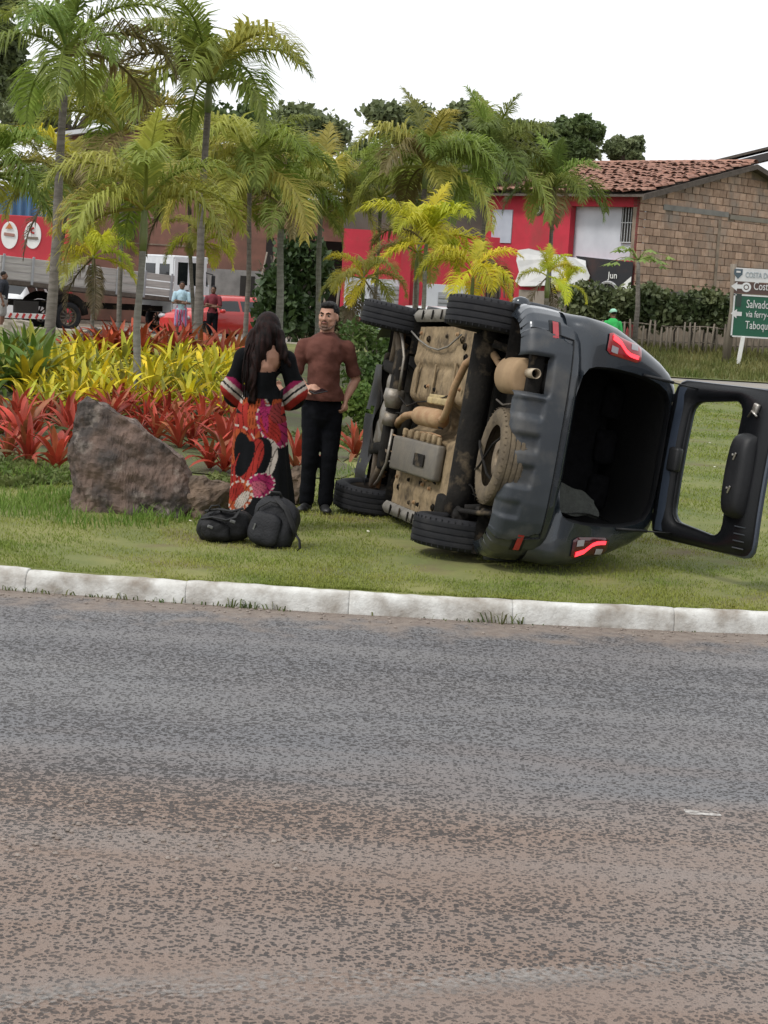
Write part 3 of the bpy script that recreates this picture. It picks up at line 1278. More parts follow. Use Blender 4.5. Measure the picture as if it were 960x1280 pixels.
def resample(pts, n):
    P = [Vector((*p, 0)) for p in pts] + [Vector((*pts[0], 0))]
    L = [0]
    for a, b in zip(P, P[1:]):
        L.append(L[-1] + (b - a).length)
    out = []
    for i in range(n):
        t = L[-1] * i / n
        j = max(k for k in range(len(L)) if L[k] <= t + 1e-9)
        j = min(j, len(P) - 2)
        f = (t - L[j]) / max(1e-9, L[j + 1] - L[j])
        q = P[j].lerp(P[j + 1], f)
        out.append((q.x, q.y))
    return out


OUT = rrect(0.0, .985, .555, .56, .09)
WIN = rrect(.185, .645, .42, .455, .085)
NR = 96


def polar(pts, n, c):
    """resample an outline by angle about c so that two outlines pair up"""
    res = []
    m = len(pts)
    for i in range(n):
        a = 2 * math.pi * i / n
        d = (math.cos(a), math.sin(a))
        best = None
        for j in range(m):
            p, q = pts[j], pts[(j + 1) % m]
            ex, ey = q[0] - p[0], q[1] - p[1]
            den = d[0] * ey - d[1] * ex
            if abs(den) < 1e-12:
                continue
            t = ((p[0] - c[0]) * ey - (p[1] - c[1]) * ex) / den
            s = ((p[0] - c[0]) * d[1] - (p[1] - c[1]) * d[0]) / den
            if t > 0 and -1e-9 <= s <= 1 + 1e-9:
                best = t if best is None else max(best, t)
        res.append((c[0] + d[0] * best, c[1] + d[1] * best))
    return res


cc = (.40, 0)
oo, ww = polar(OUT, NR, cc), polar(WIN, NR, cc)
rings = []                          # (fraction window->outline, height of inner face)
for f, h in ((0, -.012), (0, .012), (.05, .018), (.12, .012), (.20, .030), (.55, .034), (.80, .030), (.88, .012), (.96, .012), (1.0, .004), (1.0, -.02), (.97, -.03), (.5, -.034), (.06, -.032), (0, -.026), (0, -.012)):
    rings.append([tgp(ww[i][0] + (oo[i][0] - ww[i][0]) * f, ww[i][1] + (oo[i][1] - ww[i][1]) * f, h) for i in range(NR)])
# inner trim (black plastic) and painted shell are separate skins
def ringmesh(rs_, name, m):
    vs, fs = [], []
    for r_ in rs_:
        vs += r_
    for a in range(len(rs_) - 1):
        for i in range(NR):
            j = (i + 1) % NR
            fs.append((a * NR + i, a * NR + j, (a + 1) * NR + j, (a + 1) * NR + i))
    return MB().add(vs, fs).build(name, m, car, 40)


M_navy = mat('navy_inner_paint', (.030, .040, .060), (.036, .046, .066), 3, .3, metal=.2, coat=.4)
tg = ringmesh(rings[8:], 'tailgate', M_navy)
tg.data.shade_smooth()
mb = MB()
vs, fs = [], []
for r_ in rings[:9]:
    vs += r_
for a in range(8):
    for i in range(NR):
        j = (i + 1) % NR
        # near the hinge the bare painted steel shows between two black strips
        fs.append((a * NR + i, a * NR + j, (a + 1) * NR + j, (a + 1) * NR + i))
M_trim = mat('tailgate_black_trim', (.0035, .004, .005), (.006, .0065, .008), 5, .32, .1, 90, spec=.3)
tr = MB().add(vs, fs).build('tailgate_trim', M_trim, tg, True)
mb = MB()
mb.grid(lambda t, q: tgp(.055 + .075 * q, t, .037 - .012 * abs(q - .5)), np.linspace(-.50, .50, 20), [0, .33, .66, 1])
mb.build('hinge_panel', M_navy, tg, True)
mb = MB()
for i in range(NR):
    pass
vs = [tgp(*p, -.006) for p in ww] + [tgp(*cc, -.006)]
MB().add(vs, [(i, (i + 1) % NR, NR) for i in range(NR)]).build('rear_window', M_glassc, tg, True)
mb = MB()                           # wiper motor cover: a long domed pod
us, vs_ = np.linspace(-1, 1, 15), np.linspace(-1, 1, 25)


def pod(a, b):
    ed = max(abs(a), abs(b))
    r_ = (1 - abs(a) ** 5) ** .2 if abs(a) < 1 else 0
    u = .765 + .115 * a * (1 - .18 * b * b)
    v = -.03 + .285 * b * (1 - .06 * a * a)
    return tgp(u, v, .03 + .085 * (1 - abs(a) ** 4) ** .5 * (1 - abs(b) ** 6) ** .5)


mb.grid(pod, us, vs_)
pd = mb.build('wiper_motor_cover', M_blk, tg, True)
mb = MB()
for b in (-.13, .09):
    mb = MB()
    mb.box(tgp(.77, b, .122), (.012, .055, .012), (0, -PHI, .5), .003)
    mb.box(tgp(.75, b + .01, .122), (.03, .012, .012), (0, -PHI, .2), .003)
    mb.build('cover_clip', M_chrome, pd)
mb = MB()                           # high brake lamp housing at the glass edge
mb.box(tgp(.165, 0, .055), (.10, .17, .06), (0, PHI, 0), .02)
mb.build('brake_lamp_housing', M_blk, tg, True)
for v in np.linspace(-.50, -.36, 4):
    MB().box(tgp(.85, v, .036), (.10, .008, .010), (0, PHI, 0), .002).build('trim_rib', M_plast, tg)
mb = MB()
mb.box(tgp(.80, .42, .045), (.05, .07, .03), (0, PHI, .3), .01)
mb.tube([tgp(.74, .36, .045), tgp(.78, .40, .06), tgp(.83, .37, .05)], .008, 6)
mb.build('tailgate_latch', M_chrome, tg, True)
for s in (1, -1):                   # gas struts
    mb = MB()
    a, b = Vector((-.60, s * .53, 1.20)), tgp(.22, s * .50, .03)
    m_ = a.lerp(b, .55)
    mb.tube([a, m_], .011, 8)
    mb.tube([m_, b], .005, 8)
    mb.build('gas_strut', M_blk, car, True)
for s in (1, -1):
    MB().box((HX - .01, s * .42, HZ2 + .01), (.07, .06, .03), (0, PHI, 0), .008).build('tailgate_hinge', M_paint, car)


# ---- wheels
def tyre_prof(R=.345, w=.108):
    p = [(R * .63, -w * .80), (R * .70, -w * .95), (R * .80, -w * 1.03), (R * .90, -w * .99), (R * .955, -w * .88), (R * .985, -w * .74)]
    for a, b in ((-.74, -.46), (-.38, -.05), (.05, .38), (.46, .74)):
        p += [(R * .995, w * a), (R, w * (a + b) / 2), (R * .995, w * b)]
        if b < .7:
            p += [(R * .972, w * (b + .005)), (R * .972, w * (b + .07))]
    p += [(R * .985, w * .74), (R * .955, w * .88), (R * .90, w * .99), (R * .80, w * 1.03), (R * .70, w * .95), (R * .63, w * .80)]
    return p


TY = MB().lathe(tyre_prof(), 56)
# shoulder blocks
for k in range(44):
    a = 2 * math.pi * k / 44
    for s in (-1, 1):
        TY.box((.338 * math.cos(a), .338 * math.sin(a), s * .084), (.006, .006, .03), (0, 0, a))
TYM = TY.mesh('tyre', M_rubber, 50)
TYM.shade_smooth()
RB = MB().lathe([(.222, -.088), (.222, -.082), (.200, -.075), (.190, -.02), (.190, .05), (.205, .075), (.222, .082), (.222, .088)], 40)
for k in range(10):
    a = 2 * math.pi * k / 10
    RB.tube([(.05 * math.cos(a), .05 * math.sin(a), .060), (.13 * math.cos(a + .05), .13 * math.sin(a + .05), .066), (.198 * math.cos(a), .198 * math.sin(a), .055)], [(.014, .022), (.012, .018), (.014, .024)], 6)
RB.lathe([(.001, .072), (.06, .070), (.066, .05), (.066, .0)], 20)
RBM = RB.mesh('rim', M_rim, True)
HB = MB().lathe([(.001, -.03), (.145, -.03), (.145, -.006), (.08, -.004), (.07, .05), (.001, .05)], 28)
HBM = HB.mesh('brake_disc', mat('brake_disc_rust', (.16, .085, .05), (.25, .16, .1), 10, .7, .2, metal=.3), True)
for (x, z, side, steer, camb) in ((0, .275, 1, 0, .03), (0, .295, -1, 0, -.02), (2.67, .265, 1, .06, .05), (2.67, .285, -1, .10, -.06)):
    r0 = (rad(-90) + camb if side > 0 else rad(90) + camb, 0, steer)
    w = link('wheel', TYM, car, (x, side * .762, z), r0)
    w.name = 'wheel'
    link('rim', RBM, w)
    link('brake_disc', HBM, w)

# ---- underside
def ribs(x, y):
    h = 0
    for c in (.62, .86, 1.10, 1.34, 1.62, 1.84):
        h += .010 * math.exp(-((y - c * 0 - .0) * 0) ** 2) * math.exp(-((x - c) / .03) ** 2)
    h += .012 * math.exp(-((y - .44) / .035) ** 2) - .018 * math.exp(-((y - .38) / .02) ** 2)
    h += .010 * math.exp(-((y + .60) / .03) ** 2)
    h += .006 * noise.noise(Vector((x * 5, y * 5, 1)))
    return h


mb = MB()
mb.grid(lambda x, y: (x, y, .285 - ribs(x, y) + .13 * math.exp(-((y + .02) / .12) ** 4)), np.linspace(.42, 2.05, 60), np.linspace(-.74, .70, 60))
fp = mb.build('floor_pan', M_pan, car, True)
for (x, y) in ((.62, .55), (.72, .60), (.60, -.62), (.75, -.66), (1.7, .60), (1.85, -.6), (.55, .47)):
    MB().lathe([(.028, 0), (.028, .01), (.018, .012), (.018, -.01)], 12, (x, y, .268)).build('drain_plug', M_under, fp, True)
for x in (.74, 1.30, 1.82):
    MB().box((x, .30 + .02 * math.sin(x * 9), .262), (.035, .24, .012), (0, 0, .12 * math.sin(x * 5)), .004).build('floor_stiffener', M_pan, fp)
for s in (1, -1):
    mb = MB()                       # ribbed sill flange
    mb.grid(lambda x, t: (x, s * (.735 + .10 * t), .255 - .03 * math.sin(t * math.pi) + .008 * (1 if math.sin(x * 42) > .82 else 0)), np.linspace(.50, 2.1, 90), np.linspace(0, 1, 7))
    sl_ = mb.build('sill_flange', M_sill, car, True)
    for x in (.78, .93, 1.08, 1.23, 1.5, 1.8):
        MB().box((x, s * .785, .218), (.022, .075, .012), (0, 0, .25), .004).build('drain_slot', M_under, sl_)
mb = MB()                           # heat shield with a dark access plate
mb.box((1.28, -.33, .225), (1.22, .27, .075), (0, .03, 0), .02)
sh = mb.build('fuel_tank_shield', M_shield, car, True)
MB().box((1.05, -.335, .184), (.26, .095, .008), (0, .03, 0), .003).build('access_plate', M_under, sh)
mb = MB()
for x in (.80, .95, 1.1, 1.3, 1.5, 1.7):
    mb.box((x, -.155, .215), (.07, .06, .035), (0, 0, .1), .01)
mb.box((1.25, -.165, .235), (1.1, .06, .02), None, .005)
mb.build('mounting_bracket', M_pan, car, True)
mb = MB()
for x in (.70, .83, .96, 1.12):
    mb.box((x, .125, .225), (.09, .05, .04), (0, .2, .05), .01)
mb.box((.95, .15, .245), (.60, .05, .02), None, .005)
mb.build('mounting_bracket', mat('yellow_dust_bracket', (.42, .33, .16), (.30, .23, .12), 9, .85, .3), car, True)
mb = MB()                           # resonator and the pipe that runs back over the axle
mb.lathe([(.001, -.34), (.03, -.34), (.072, -.30), (.075, -.2), (.075, .2), (.072, .30), (.03, .34), (.001, .34)], 24, (1.12, -.005, .235), (0, rad(90), 0))
mb.tube([(.80, -.005, .235), (.68, 0, .22), (.56, .08, .205), (.45, .25, .20), (.34, .42, .22), (.22, .50, .27), (.05, .52, .32), (-.15, .44, .33), (-.34, .38, .32)], .028, 12)
mb.tube([(1.45, -.005, .235), (1.65, -.01, .23), (1.9, -.03, .24), (2.15, -.08, .26), (2.35, -.12, .30)], .03, 12)
ex = mb.build('exhaust_pipe', M_rust, car, True)
mb = MB()
mb.tube([(-.300, .375, .335), (-.305, .375, .335), (-.325, .375, .335), (-.675, .375, .335), (-.69, .375, .335), (-.695, .375, .335)], [(.05, .07), (.082, .112), (.092, .125), (.092, .125), (.085, .117), (.06, .08)], 26)
mf = mb.build('muffler', mat('dusty_muffler', (.33, .225, .125), (.25, .165, .09), 5, .8, .15, metal=.1), car, True)
mb = MB()
mb.lathe([(.030, -.10), (.034, -.10), (.034, .08), (.030, .08)], 18, (-.77, .405, .365), (0, rad(-90), 0), True)
mb.build('tailpipe', mat('dusty_tailpipe', (.42, .36, .27), (.3, .24, .17), 12, .6, metal=.3), mf, True)
mb = MB()                           # twist-beam rear axle
mb.tube([(.13, y, .285) for y in np.linspace(-.64, .64, 9)], [(.10, .12)] * 9, 10)
for s in (1, -1):
    mb.tube([(.52, s * .56, .34), (.30, s * .60, .29), (.06, s * .63, .27), (-.04, s * .66, .28)], [(.04, .05), (.05, .06), (.05, .06), (.06, .06)], 10)
    mb.lathe([(.001, -.10), (.06, -.10), (.06, .04), (.001, .04)], 16, (0, s * .70, .28), (rad(90), 0, 0))
mb.build('rear_axle', M_under, car, True)
for s in (1, -1):                   # springs and dampers
    mb = MB()
    mb.tube([(.03 + .055 * math.cos(t), s * .47 + .055 * math.sin(t), .26 + .030 * t / 1.2) for t in np.linspace(0, 26, 110)], .008, 6)
    mb.build('coil_spring', M_under, car, True)
    mb = MB()
    mb.tube([(-.12, s * .58, .26), (-.15, s * .55, .40), (-.18, s * .52, .60)], [.028, .028, .015], 10)
    mb.build('damper', M_under, car, True)
mb = MB()
mb.grid(lambda x, y: (x, y, .46 + .015 * math.sin(x * 20)), np.linspace(-.74, .42, 24), np.linspace(-.5, .5, 12))
mb.box((-.70, 0, .40), (.06, 1.30, .10), None, .01)
mb.build('trunk_floor', M_under, car, True)
mb = MB()
mb.box((.50, -.62, .30), (.20, .16, .12), (0, .1, .1), .03)
mb.tube([(-.30, -.56, .30), (-.55, -.56, .33), (-.72, -.56, .36)], .022, 8)
mb.tube([(.2, -.58, .27), (-.1, -.60, .24), (-.4, -.58, .26), (-.70, -.55, .33)], .018, 8)
mb.build('tow_bracket', M_under, car, True)
mb = MB()                           # brake lines and cables
mb.tube([(-.42, .20, .26), (-.55, .17, .27), (-.70, .20, .33)], .007, 6)
mb.build('brake_line', mat('dusty_line', (.06, .05, .04), None, 1, .8), car, True)
# spare wheel in its cradle
sp_loc, sp_rot = (-.50, -.18, .335), (rad(180) + .04, -.05, 0)
sw = link('spare_wheel', TYM.copy(), car, sp_loc, sp_rot, (.97, .97, .80))
sw.data.materials.clear()
sw.data.materials.append(M_spare)
rmm = MB().lathe([(.222, -.088), (.222, -.082), (.200, -.06), (.19, -.01), (.14, .03), (.10, .02), (.07, .03), (.05, .03), (.05, .0)], 40).mesh('rim', None, True)
rmm.materials.append(mat('dusty_spare_rim', (.26, .20, .13), (.15, .115, .08), 9, .8, .3))
link('rim', rmm, sw, (0, 0, .0))
mb = MB()
mb.tube([(-.17, -.10, .27), (-.35, -.14, .225), (-.60, -.30, .225), (-.74, -.40, .30)], .010, 8)
mb.tube([(-.17, -.30, .27), (-.40, -.26, .225), (-.62, -.10, .225), (-.74, .02, .30)], .008, 8)
mb.build('spare_cradle', M_under, car, True)
# front end underneath: subframe, gearbox, arms, shafts, tray
mb = MB()
mb.box((2.42, 0, .26), (.16, 1.02, .10), (0, .05, 0), .03)
mb.box((2.62, .34, .25), (.50, .10, .09), (0, 0, .1), .03)
mb.box((2.62, -.34, .25), (.50, .10, .09), (0, 0, -.1), .03)
mb.box((2.90, 0, .27), (.10, .95, .09), None, .03)
mb.build('front_subframe', M_under, car, True)
mb = MB()
mb.ell((2.55, -.05, .33), (.20, .24, .14))
mb.ell((2.62, .22, .35), (.15, .18, .13))
mb.box((2.72, -.22, .32), (.24, .26, .18), (0, .1, .2), .05)
mb.lathe([(.001, -.07), (.08, -.07), (.09, .0), (.06, .09), (.001, .09)], 18, (2.38, .10, .24), (rad(90), 0, 0))
mb.lathe([(.001, -.05), (.06, -.05), (.06, .05), (.001, .05)], 18, (2.36, -.08, .23), (rad(90), 0, .2))
mb.build('gearbox', M_alu, car, True)
for s in (1, -1):
    mb = MB()
    mb.tube([(2.36, s * .32, .26), (2.50, s * .50, .245), (2.66, s * .66, .245)], [(.035, .05), (.03, .045), (.03, .035)], 8)
    mb.tube([(2.74, s * .36, .26), (2.70, s * .52, .25), (2.66, s * .66, .245)], [(.03, .04), (.025, .04), (.03, .03)], 8)
    mb.build('control_arm', mat('dusty_arm', (.13, .10, .07), (.20, .15, .10), 12, .8, .3), car, True)
    mb = MB()
    mb.tube([(2.66, s * .18, .33), (2.66, s * .68, .30)], .018, 10)
    mb.lathe([(.03, -.05), (.055, -.03), (.04, -.01), (.05, .01), (.035, .03), (.045, .05), (.02, .07)], 16, (2.66, s * .52, .31), (rad(90), 0, 0))
    mb.build('drive_shaft', M_rust, car, True)
    mb = MB()
    mb.tube([(2.68, s * .60, .30), (2.70, s * .56, .50), (2.72, s * .52, .80)], [.035, .03, .045], 10)
    mb.build('front_strut', M_under, car, True)
    mb = MB()
    mb.tube([(2.26, s * .16, .245), (2.24, s * .44, .235), (2.42, s * .60, .235), (2.58, s * .65, .25)], .013, 8)
    mb.build('anti_roll_bar', M_alu, car, True)
mb = MB()                           # torn engine tray and lower front bumper, black
mb.grid(lambda x, y: (x, y, .215 + .05 * noise.noise(Vector((x * 4, y * 4, 2))) - .02 * sst(2.9, 3.1, x) + .02 * math.sin(y * 14)), np.linspace(2.80, 3.08, 12), np.linspace(-.68, .36, 30), skip=lambda x, y: noise.noise(Vector((x * 7, y * 7, 8))) > .42 and x > 2.95)
mb.build('engine_tray', M_blk, car, True)
mb = MB()
mb.grid(lambda t, z: (3.46 - .45 * abs(t) ** 3.2 - .05 * (z < .4), t * .82, z), np.linspace(-1, 1, 30), [.38, .41, .46, .52, .58, .62])
mb.build('front_bumper', M_paint, car, True)
mb = MB()
mb.grid(lambda x, y: (x, y, .52), np.linspace(2.1, 3.35, 8), np.linspace(-.6, .6, 8))
mb.build('engine_bay', M_under, car)
for s in (1, -1):
    mb = MB()
    mb.box((1.98, s * .98, 1.06), (.16, .20, .14), (0, 0, s * -.1), .05)
    if s > 0:
        mb.build('door_mirror', M_paint, car, True)
# ================================================================== people (local: x to the viewer's right when facing -y, z up)
M_skin = mat('skin', (.42, .235, .165), (.36, .19, .13), 14, .55, .05, 200, spec=.35)
M_skin2 = mat('skin_tan', (.36, .19, .13), (.31, .16, .105), 14, .55, .05, 200, spec=.35)
M_skin3 = mat('skin_brown', (.16, .085, .055), (.13, .065, .042), 14, .55, spec=.35)
M_hair = mat('dark_hair', (.005, .004, .004), (.009, .007, .006), 60, .6, .3, 150, spec=.2)
M_lhair = mat('long_dark_hair', (.005, .003, .0028), (.024, .0075, .006), 9, .6, .35, 60, spec=.14, stretch=(6, 6, .35), lo=.4, hi=.75)
M_eye = mat('eye_white', (.38, .33, .30), None, 1, .3)
M_iris = mat('eye_dark', (.02, .012, .01), None, 1, .2)
M_lip = mat('lips', (.30, .12, .10), None, 1, .5)


def hand(mb, wrist, dirv, palm_n, curl, L=.185, thumb=1, s=1.0):
    """palm and five separate fingers; dirv towards the fingers, palm_n out of the palm"""
    d = Vector(dirv).normalized()
    n = Vector(palm_n)
    n = (n - d * n.dot(d)).normalized()
    w = d.cross(n) * thumb          # towards the thumb side
    wr = Vector(wrist)
    pal = wr + d * .05 * s
    mb.limb([wr, pal, wr + d * .085 * s], [.024 * s, (.036 * s, .018 * s), (.034 * s, .016 * s)], 10)
    for k in (-1, 1):
        mb.limb([wr + d * .02 * s + w * .012 * k * s, wr + d * .085 * s + w * .024 * k * s], [.019 * s, .016 * s], 8)
    for i, (ofs, ln) in enumerate(((.030, .070), (.010, .080), (-.010, .074), (-.029, .058))):
        b = wr + d * .085 * s + w * ofs * s
        c = curl * (1 + .12 * i)
        a1, a2, a3 = c * .5, c * 1.3, c * 1.9
        p = [b]
        for a, f in ((a1, .45), (a2, .32), (a3, .26)):
            p.append(p[-1] + (d * math.cos(a) + n * math.sin(a) + w * ofs * 1.2).normalized() * ln * f * s)
        mb.limb(p, [.0100 * s, .0095 * s, .0088 * s, .0078 * s], 8)
    t0 = wr + d * .030 * s + w * .026 * s
    t1 = t0 + (d * .55 + w * .70 + n * .30).normalized() * .040 * s
    t2 = t1 + (d * .85 + w * .25 + n * .45).normalized() * .032 * s
    t3 = t2 + (d * .95 + w * .0 + n * .45).normalized() * .026 * s
    mb.limb([t0, t1, t2, t3], [.015 * s, .0125 * s, .0108 * s, .009 * s], 8)


def head(mb, c, fwd, s=1.0):
    """skull, jaw, nose, brow, ears; fwd = facing direction (horizontal)"""
    f = Vector(fwd).normalized()
    a = math.atan2(f.x, -f.y)       # 0 = facing -y
    R = Matrix.Rotation(a, 3, 'Z')
    c = Vector(c)

    def T(p):
        return c + R @ (Vector(p) * s)
    e = (0, 0, a)
    mb.ell(T((0, .012, .030)), (.076 * s, .094 * s, .088 * s), e, 18, 12)      # cranium
    mb.ell(T((0, -.022, -.020)), (.067 * s, .074 * s, .085 * s), e, 16, 12)     # face
    mb.ell(T((0, -.042, -.078)), (.044 * s, .044 * s, .036 * s), e, 14, 10)     # jaw and chin
    for k in (-1, 1):
        mb.ell(T((.040 * k, -.030, -.058)), (.028 * s, .045 * s, .034 * s), e, 12, 8)
        mb.ell(T((.036 * k, -.072, -.018)), (.024 * s, .018 * s, .019 * s), e, 10, 8)   # cheeks
        mb.ell(T((.028 * k, -.086, .030)), (.028 * s, .012 * s, .008 * s), e, 10, 8)     # brow
        mb.ell(T((.078 * k, .004, -.008)), (.009 * s, .020 * s, .032 * s), e, 10, 8)     # ear
    mb.limb([T((0, -.090, .022)), T((0, -.106, -.012)), T((0, -.112, -.022))], [.008 * s, .011 * s, .013 * s], 8)
    for k in (-1, 1):
        mb.ell(T((.012 * k, -.098, -.024)), (.009 * s, .010 * s, .008 * s), e, 8, 6)
    mb.ell(T((0, -.090, -.052)), (.024 * s, .012 * s, .010 * s), e, 10, 6)              # mouth mound
    return T, e


def face_parts(T, e, root, s, beard, hair_mat, mskin):
    for k in (-1, 1):
        ey = MB().ell(T((.030 * k, -.083, .008)), (.0125 * s, .006 * s, .0058 * s), e, 12, 8).build('eye', M_eye, root, True)
        MB().ell(T((.030 * k, -.0895, .008)), (.0068 * s, .004 * s, .0058 * s), e, 10, 8).build('iris', M_iris, ey, True)
        MB().limb([T((.014 * k, -.097, .026)), T((.030 * k, -.099, .032)), T((.048 * k, -.086, .026))], [.0045 * s, .0055 * s, .004 * s], 6).build('eyebrow', hair_mat, root, True)
    MB().limb([T((-.022, -.094, -.050)), T((0, -.103, -.048)), T((.022, -.094, -.050))], [.004 * s, .006 * s, .004 * s], 6).build('lips', M_lip, root, True)


def person(name, loc, rz, label, group=None):
    return empty(name, loc, (0, 0, rz), label, 'person', group)


# ---------------------------------------------------------------- the man in the brown T-shirt
loc = G(402, 641)
man = person('person', loc, 0, 'man in brown T-shirt and black trousers talking, one hand in his pocket')
cx0 = -.045
b = MB()
fdir = (-.30, -1, 0)
T, e = head(b, (-.030, -.03, 1.632), fdir, 1.0)
b.limb([(-.035, .005, 1.55), (-.04, .015, 1.44)], [.057, .064], 14)
b.limb([(cx0, .01, 1.0), (cx0, 0, 1.12), (cx0, .0, 1.28), (cx0, .01, 1.36)], [.085, (.12, .085), (.14, .09), .085], 14)
RSH, REL, RWR = Vector((-.218, 0, 1.385)), Vector((-.285, .01, 1.115)), Vector((-.165, -.215, 1.045))
LSH, LEL, LWR = Vector((.132, .02, 1.385)), Vector((.220, .10, 1.125)), Vector((.155, -.005, .975))
b.limb([RSH, RSH.lerp(REL, .5), REL, REL.lerp(RWR, .4), RWR], [.046, .046, .042, .041, .027], 12)
b.limb([LSH, LSH.lerp(LEL, .5), LEL, LEL.lerp(LWR, .4), LWR], [.046, .046, .042, .040, .028], 12)
hand(b, RWR, (.62, -.62, .10), (.25, .1, -1), .55, thumb=-1)
hand(b, LWR, (-.15, -.25, -1), (-1, 0, 0), .5, thumb=1)
for sx, xk, xf in ((-1, -.125, -.135), (1, .042, .022)):
    b.limb([(cx0 + sx * .07, .0, .86), (xk, -.015, .50), (xf, .03, .09)], [.065, .055, .045], 12)
bod = link('body', remeshed(b, .0068, 5), man)
bod.data.materials.append(M_skin)
face_parts(T, e, man, 1.0, True, M_hair, M_skin)
# short hair: cap over the skull, cut above the brow, faded sides
h = MB()
h.ell(T((0, .020, .046)), (.081, .094, .083), e, 24, 16)
h.ell(T((0, -.030, .092)), (.060, .056, .030), e, 18, 10)
h.ell(T((0, .055, .0)), (.070, .058, .075), e, 18, 12)
hm = remeshed(h, .006, 2, lambda c: .004 * noise.noise(c * 60))
hb = bmesh.new()
hb.from_mesh(hm)
Rinv = Matrix.Rotation(-e[2], 3, 'Z')
cc_ = Vector((-.030, -.03, 1.632))
kill = []
for f_ in hb.faces:
    p = Rinv @ (f_.calc_center_median() - cc_)
    if p.y < -.045 and p.z < .068:
        kill.append(f_)
    elif p.y < .0 and p.z < .030:
        kill.append(f_)
    elif p.z < -.055:
        kill.append(f_)
bmesh.ops.delete(hb, geom=kill, context='FACES')
hb.to_mesh(hm)
hb.free()
ho = link('hair', hm, man)
hm.materials.append(M_hair)
# beard: thin shell along the jaw and round the mouth
bd = MB()
for k in (-1, 1):
    bd.limb([T((.071 * k, -.010, -.02)), T((.066 * k, -.030, -.062)), T((.044 * k, -.066, -.092)), T((0, -.084, -.104))], [.006, .010, .012, .014], 8)
    bd.limb([T((.030 * k, -.090, -.066)), T((.022 * k, -.098, -.038)), T((0, -.104, -.036))], [.005, .0055, .0055], 6)
bd.limb([T((-.018, -.090, -.078)), T((.018, -.090, -.078))], [.010, .010], 6)
bo = link('beard', remeshed(bd, .005, 2), man)
bo.data.materials.append(mat('beard_stubble', (.085, .050, .036), (.15, .085, .06), 90, .8))
# T-shirt
M_tee = mat('brown_tshirt', (.125, .050, .038), (.098, .040, .031), 5, .95, .25, 60, spec=.15)
t = MB()
t.limb([(cx0, .012, .955), (cx0, .012, 1.00), (cx0, .008, 1.10), (cx0, .0, 1.24), (cx0 - .002, .0, 1.34)], [(.186, .138), (.186, .138), (.182, .134), (.186, .132), (.170, .115)], 18)
t.limb([(cx0 - .15, .01, 1.385), (cx0, .015, 1.425), (cx0 + .15, .01, 1.385)], [.062, .064, .062], 14)
for S, E in ((RSH, REL), (LSH, LEL)):
    t.limb([S, S.lerp(E, .45), S.lerp(E, .86)], [.064, .060, .058], 14)
t.limb([(-.037, .01, 1.44), (-.036, .008, 1.475)], [.070, .066], 14)


def wr(c):
    return .013 * noise.noise(Vector((c.x * 8 + c.z * 5, c.y * 7, c.z * 11 - c.x * 6))) + .006 * noise.noise(Vector((c.x * 20 + c.z * 14, c.y * 20, c.z * 22)))


tm = remeshed(t, .010, 12, wr)


def cut(me, keep):
    q = bmesh.new()
    q.from_mesh(me)
    bmesh.ops.delete(q, geom=[f for f in q.faces if not keep(f.calc_center_median())], context='FACES')
    q.to_mesh(me)
    q.free()
    return me


# open the neck, the cuffs and the hem
def keep_tee(p):
    if p.z < .945:
        return False
    if (p.x + .036) ** 2 + (p.y - .008) ** 2 < .060 ** 2 and p.z > 1.47:
        return False
    for S, E in ((RSH, REL), (LSH, LEL)):
        d = (E - S).normalized()
        if (p - S).dot(d) > (E - S).length * .86 and (p - E).length < .13 and abs(p.x - cx0) > .185:
            return False
    return True


sh_ = link('t_shirt', cut(tm, keep_tee), man)
tm.materials.append(M_tee)
MB().lathe([(.062, -.006), (.068, 0), (.062, .008)], 28, (-.036, .006, 1.478), (rad(-14), 0, 0)).build('collar', mat('collar_rib', (.08, .032, .026), None, 1, .9), sh_, True)
# trousers
M_tro = mat('black_trousers', (.0035, .004, .006), (.006, .0065, .009), 6, .95, .2, 50, spec=.12)
t = MB()
t.limb([(cx0, .015, 1.0), (cx0, .015, .90), (cx0, .012, .85)], [(.148, .110), (.160, .122), (.155, .118)], 18)
t.limb([(cx0 - .078, .01, .88), (-.118, -.012, .70), (-.122, -.02, .50), (-.128, .015, .28), (-.134, .035, .10)], [.098, .088, .073, .066, .064], 14)
t.limb([(cx0 + .078, .01, .88), (.042, -.005, .70), (.040, -.015, .50), (.030, .015, .28), (.022, .03, .09)], [.098, .088, .073, .066, .064], 14)
tr_ = link('trousers', remeshed(t, .010, 4, lambda c: .007 * noise.noise(Vector((c.x * 8, c.y * 8, c.z * 13))) + .003 * noise.noise(c * 25)), man)
tr_.data.materials.append(M_tro)
MB().tube([(cx0 + .150 * math.cos(a), .014 + .113 * math.sin(a), .985) for a in np.linspace(0, 6.2832, 30)], (.016), 6).build('belt', M_blk, man, True)
M_shoe = mat('black_shoe', (.010, .010, .011), (.016, .016, .017), 8, .5)
for x0, rzz in ((-.136, -.25), (.022, .2)):
    s_ = MB()
    R_ = Matrix.Rotation(rzz, 3, 'Z')
    for c, r_ in (((0, .055, .045), (.040, .055, .045)), ((0, -.02, .04), (.042, .09, .04)), ((0, -.10, .032), (.045, .075, .032)), ((0, .03, .08), (.040, .045, .05))):
        q = R_ @ Vector(c)
        s_.ell((x0 + q.x, q.y + .01, q.z), r_, (0, 0, rzz), 14, 8)
    so = link('shoe', remeshed(s_, .008, 3), man)
    so.data.materials.append(M_shoe)
MB().lathe([(.030, -.014), (.036, -.012), (.036, .012), (.030, .014)], 20, RWR + Vector((-.012, .012, .004)), (rad(60), 0, rad(-45)), True).build('wristwatch', M_blk, man, True)
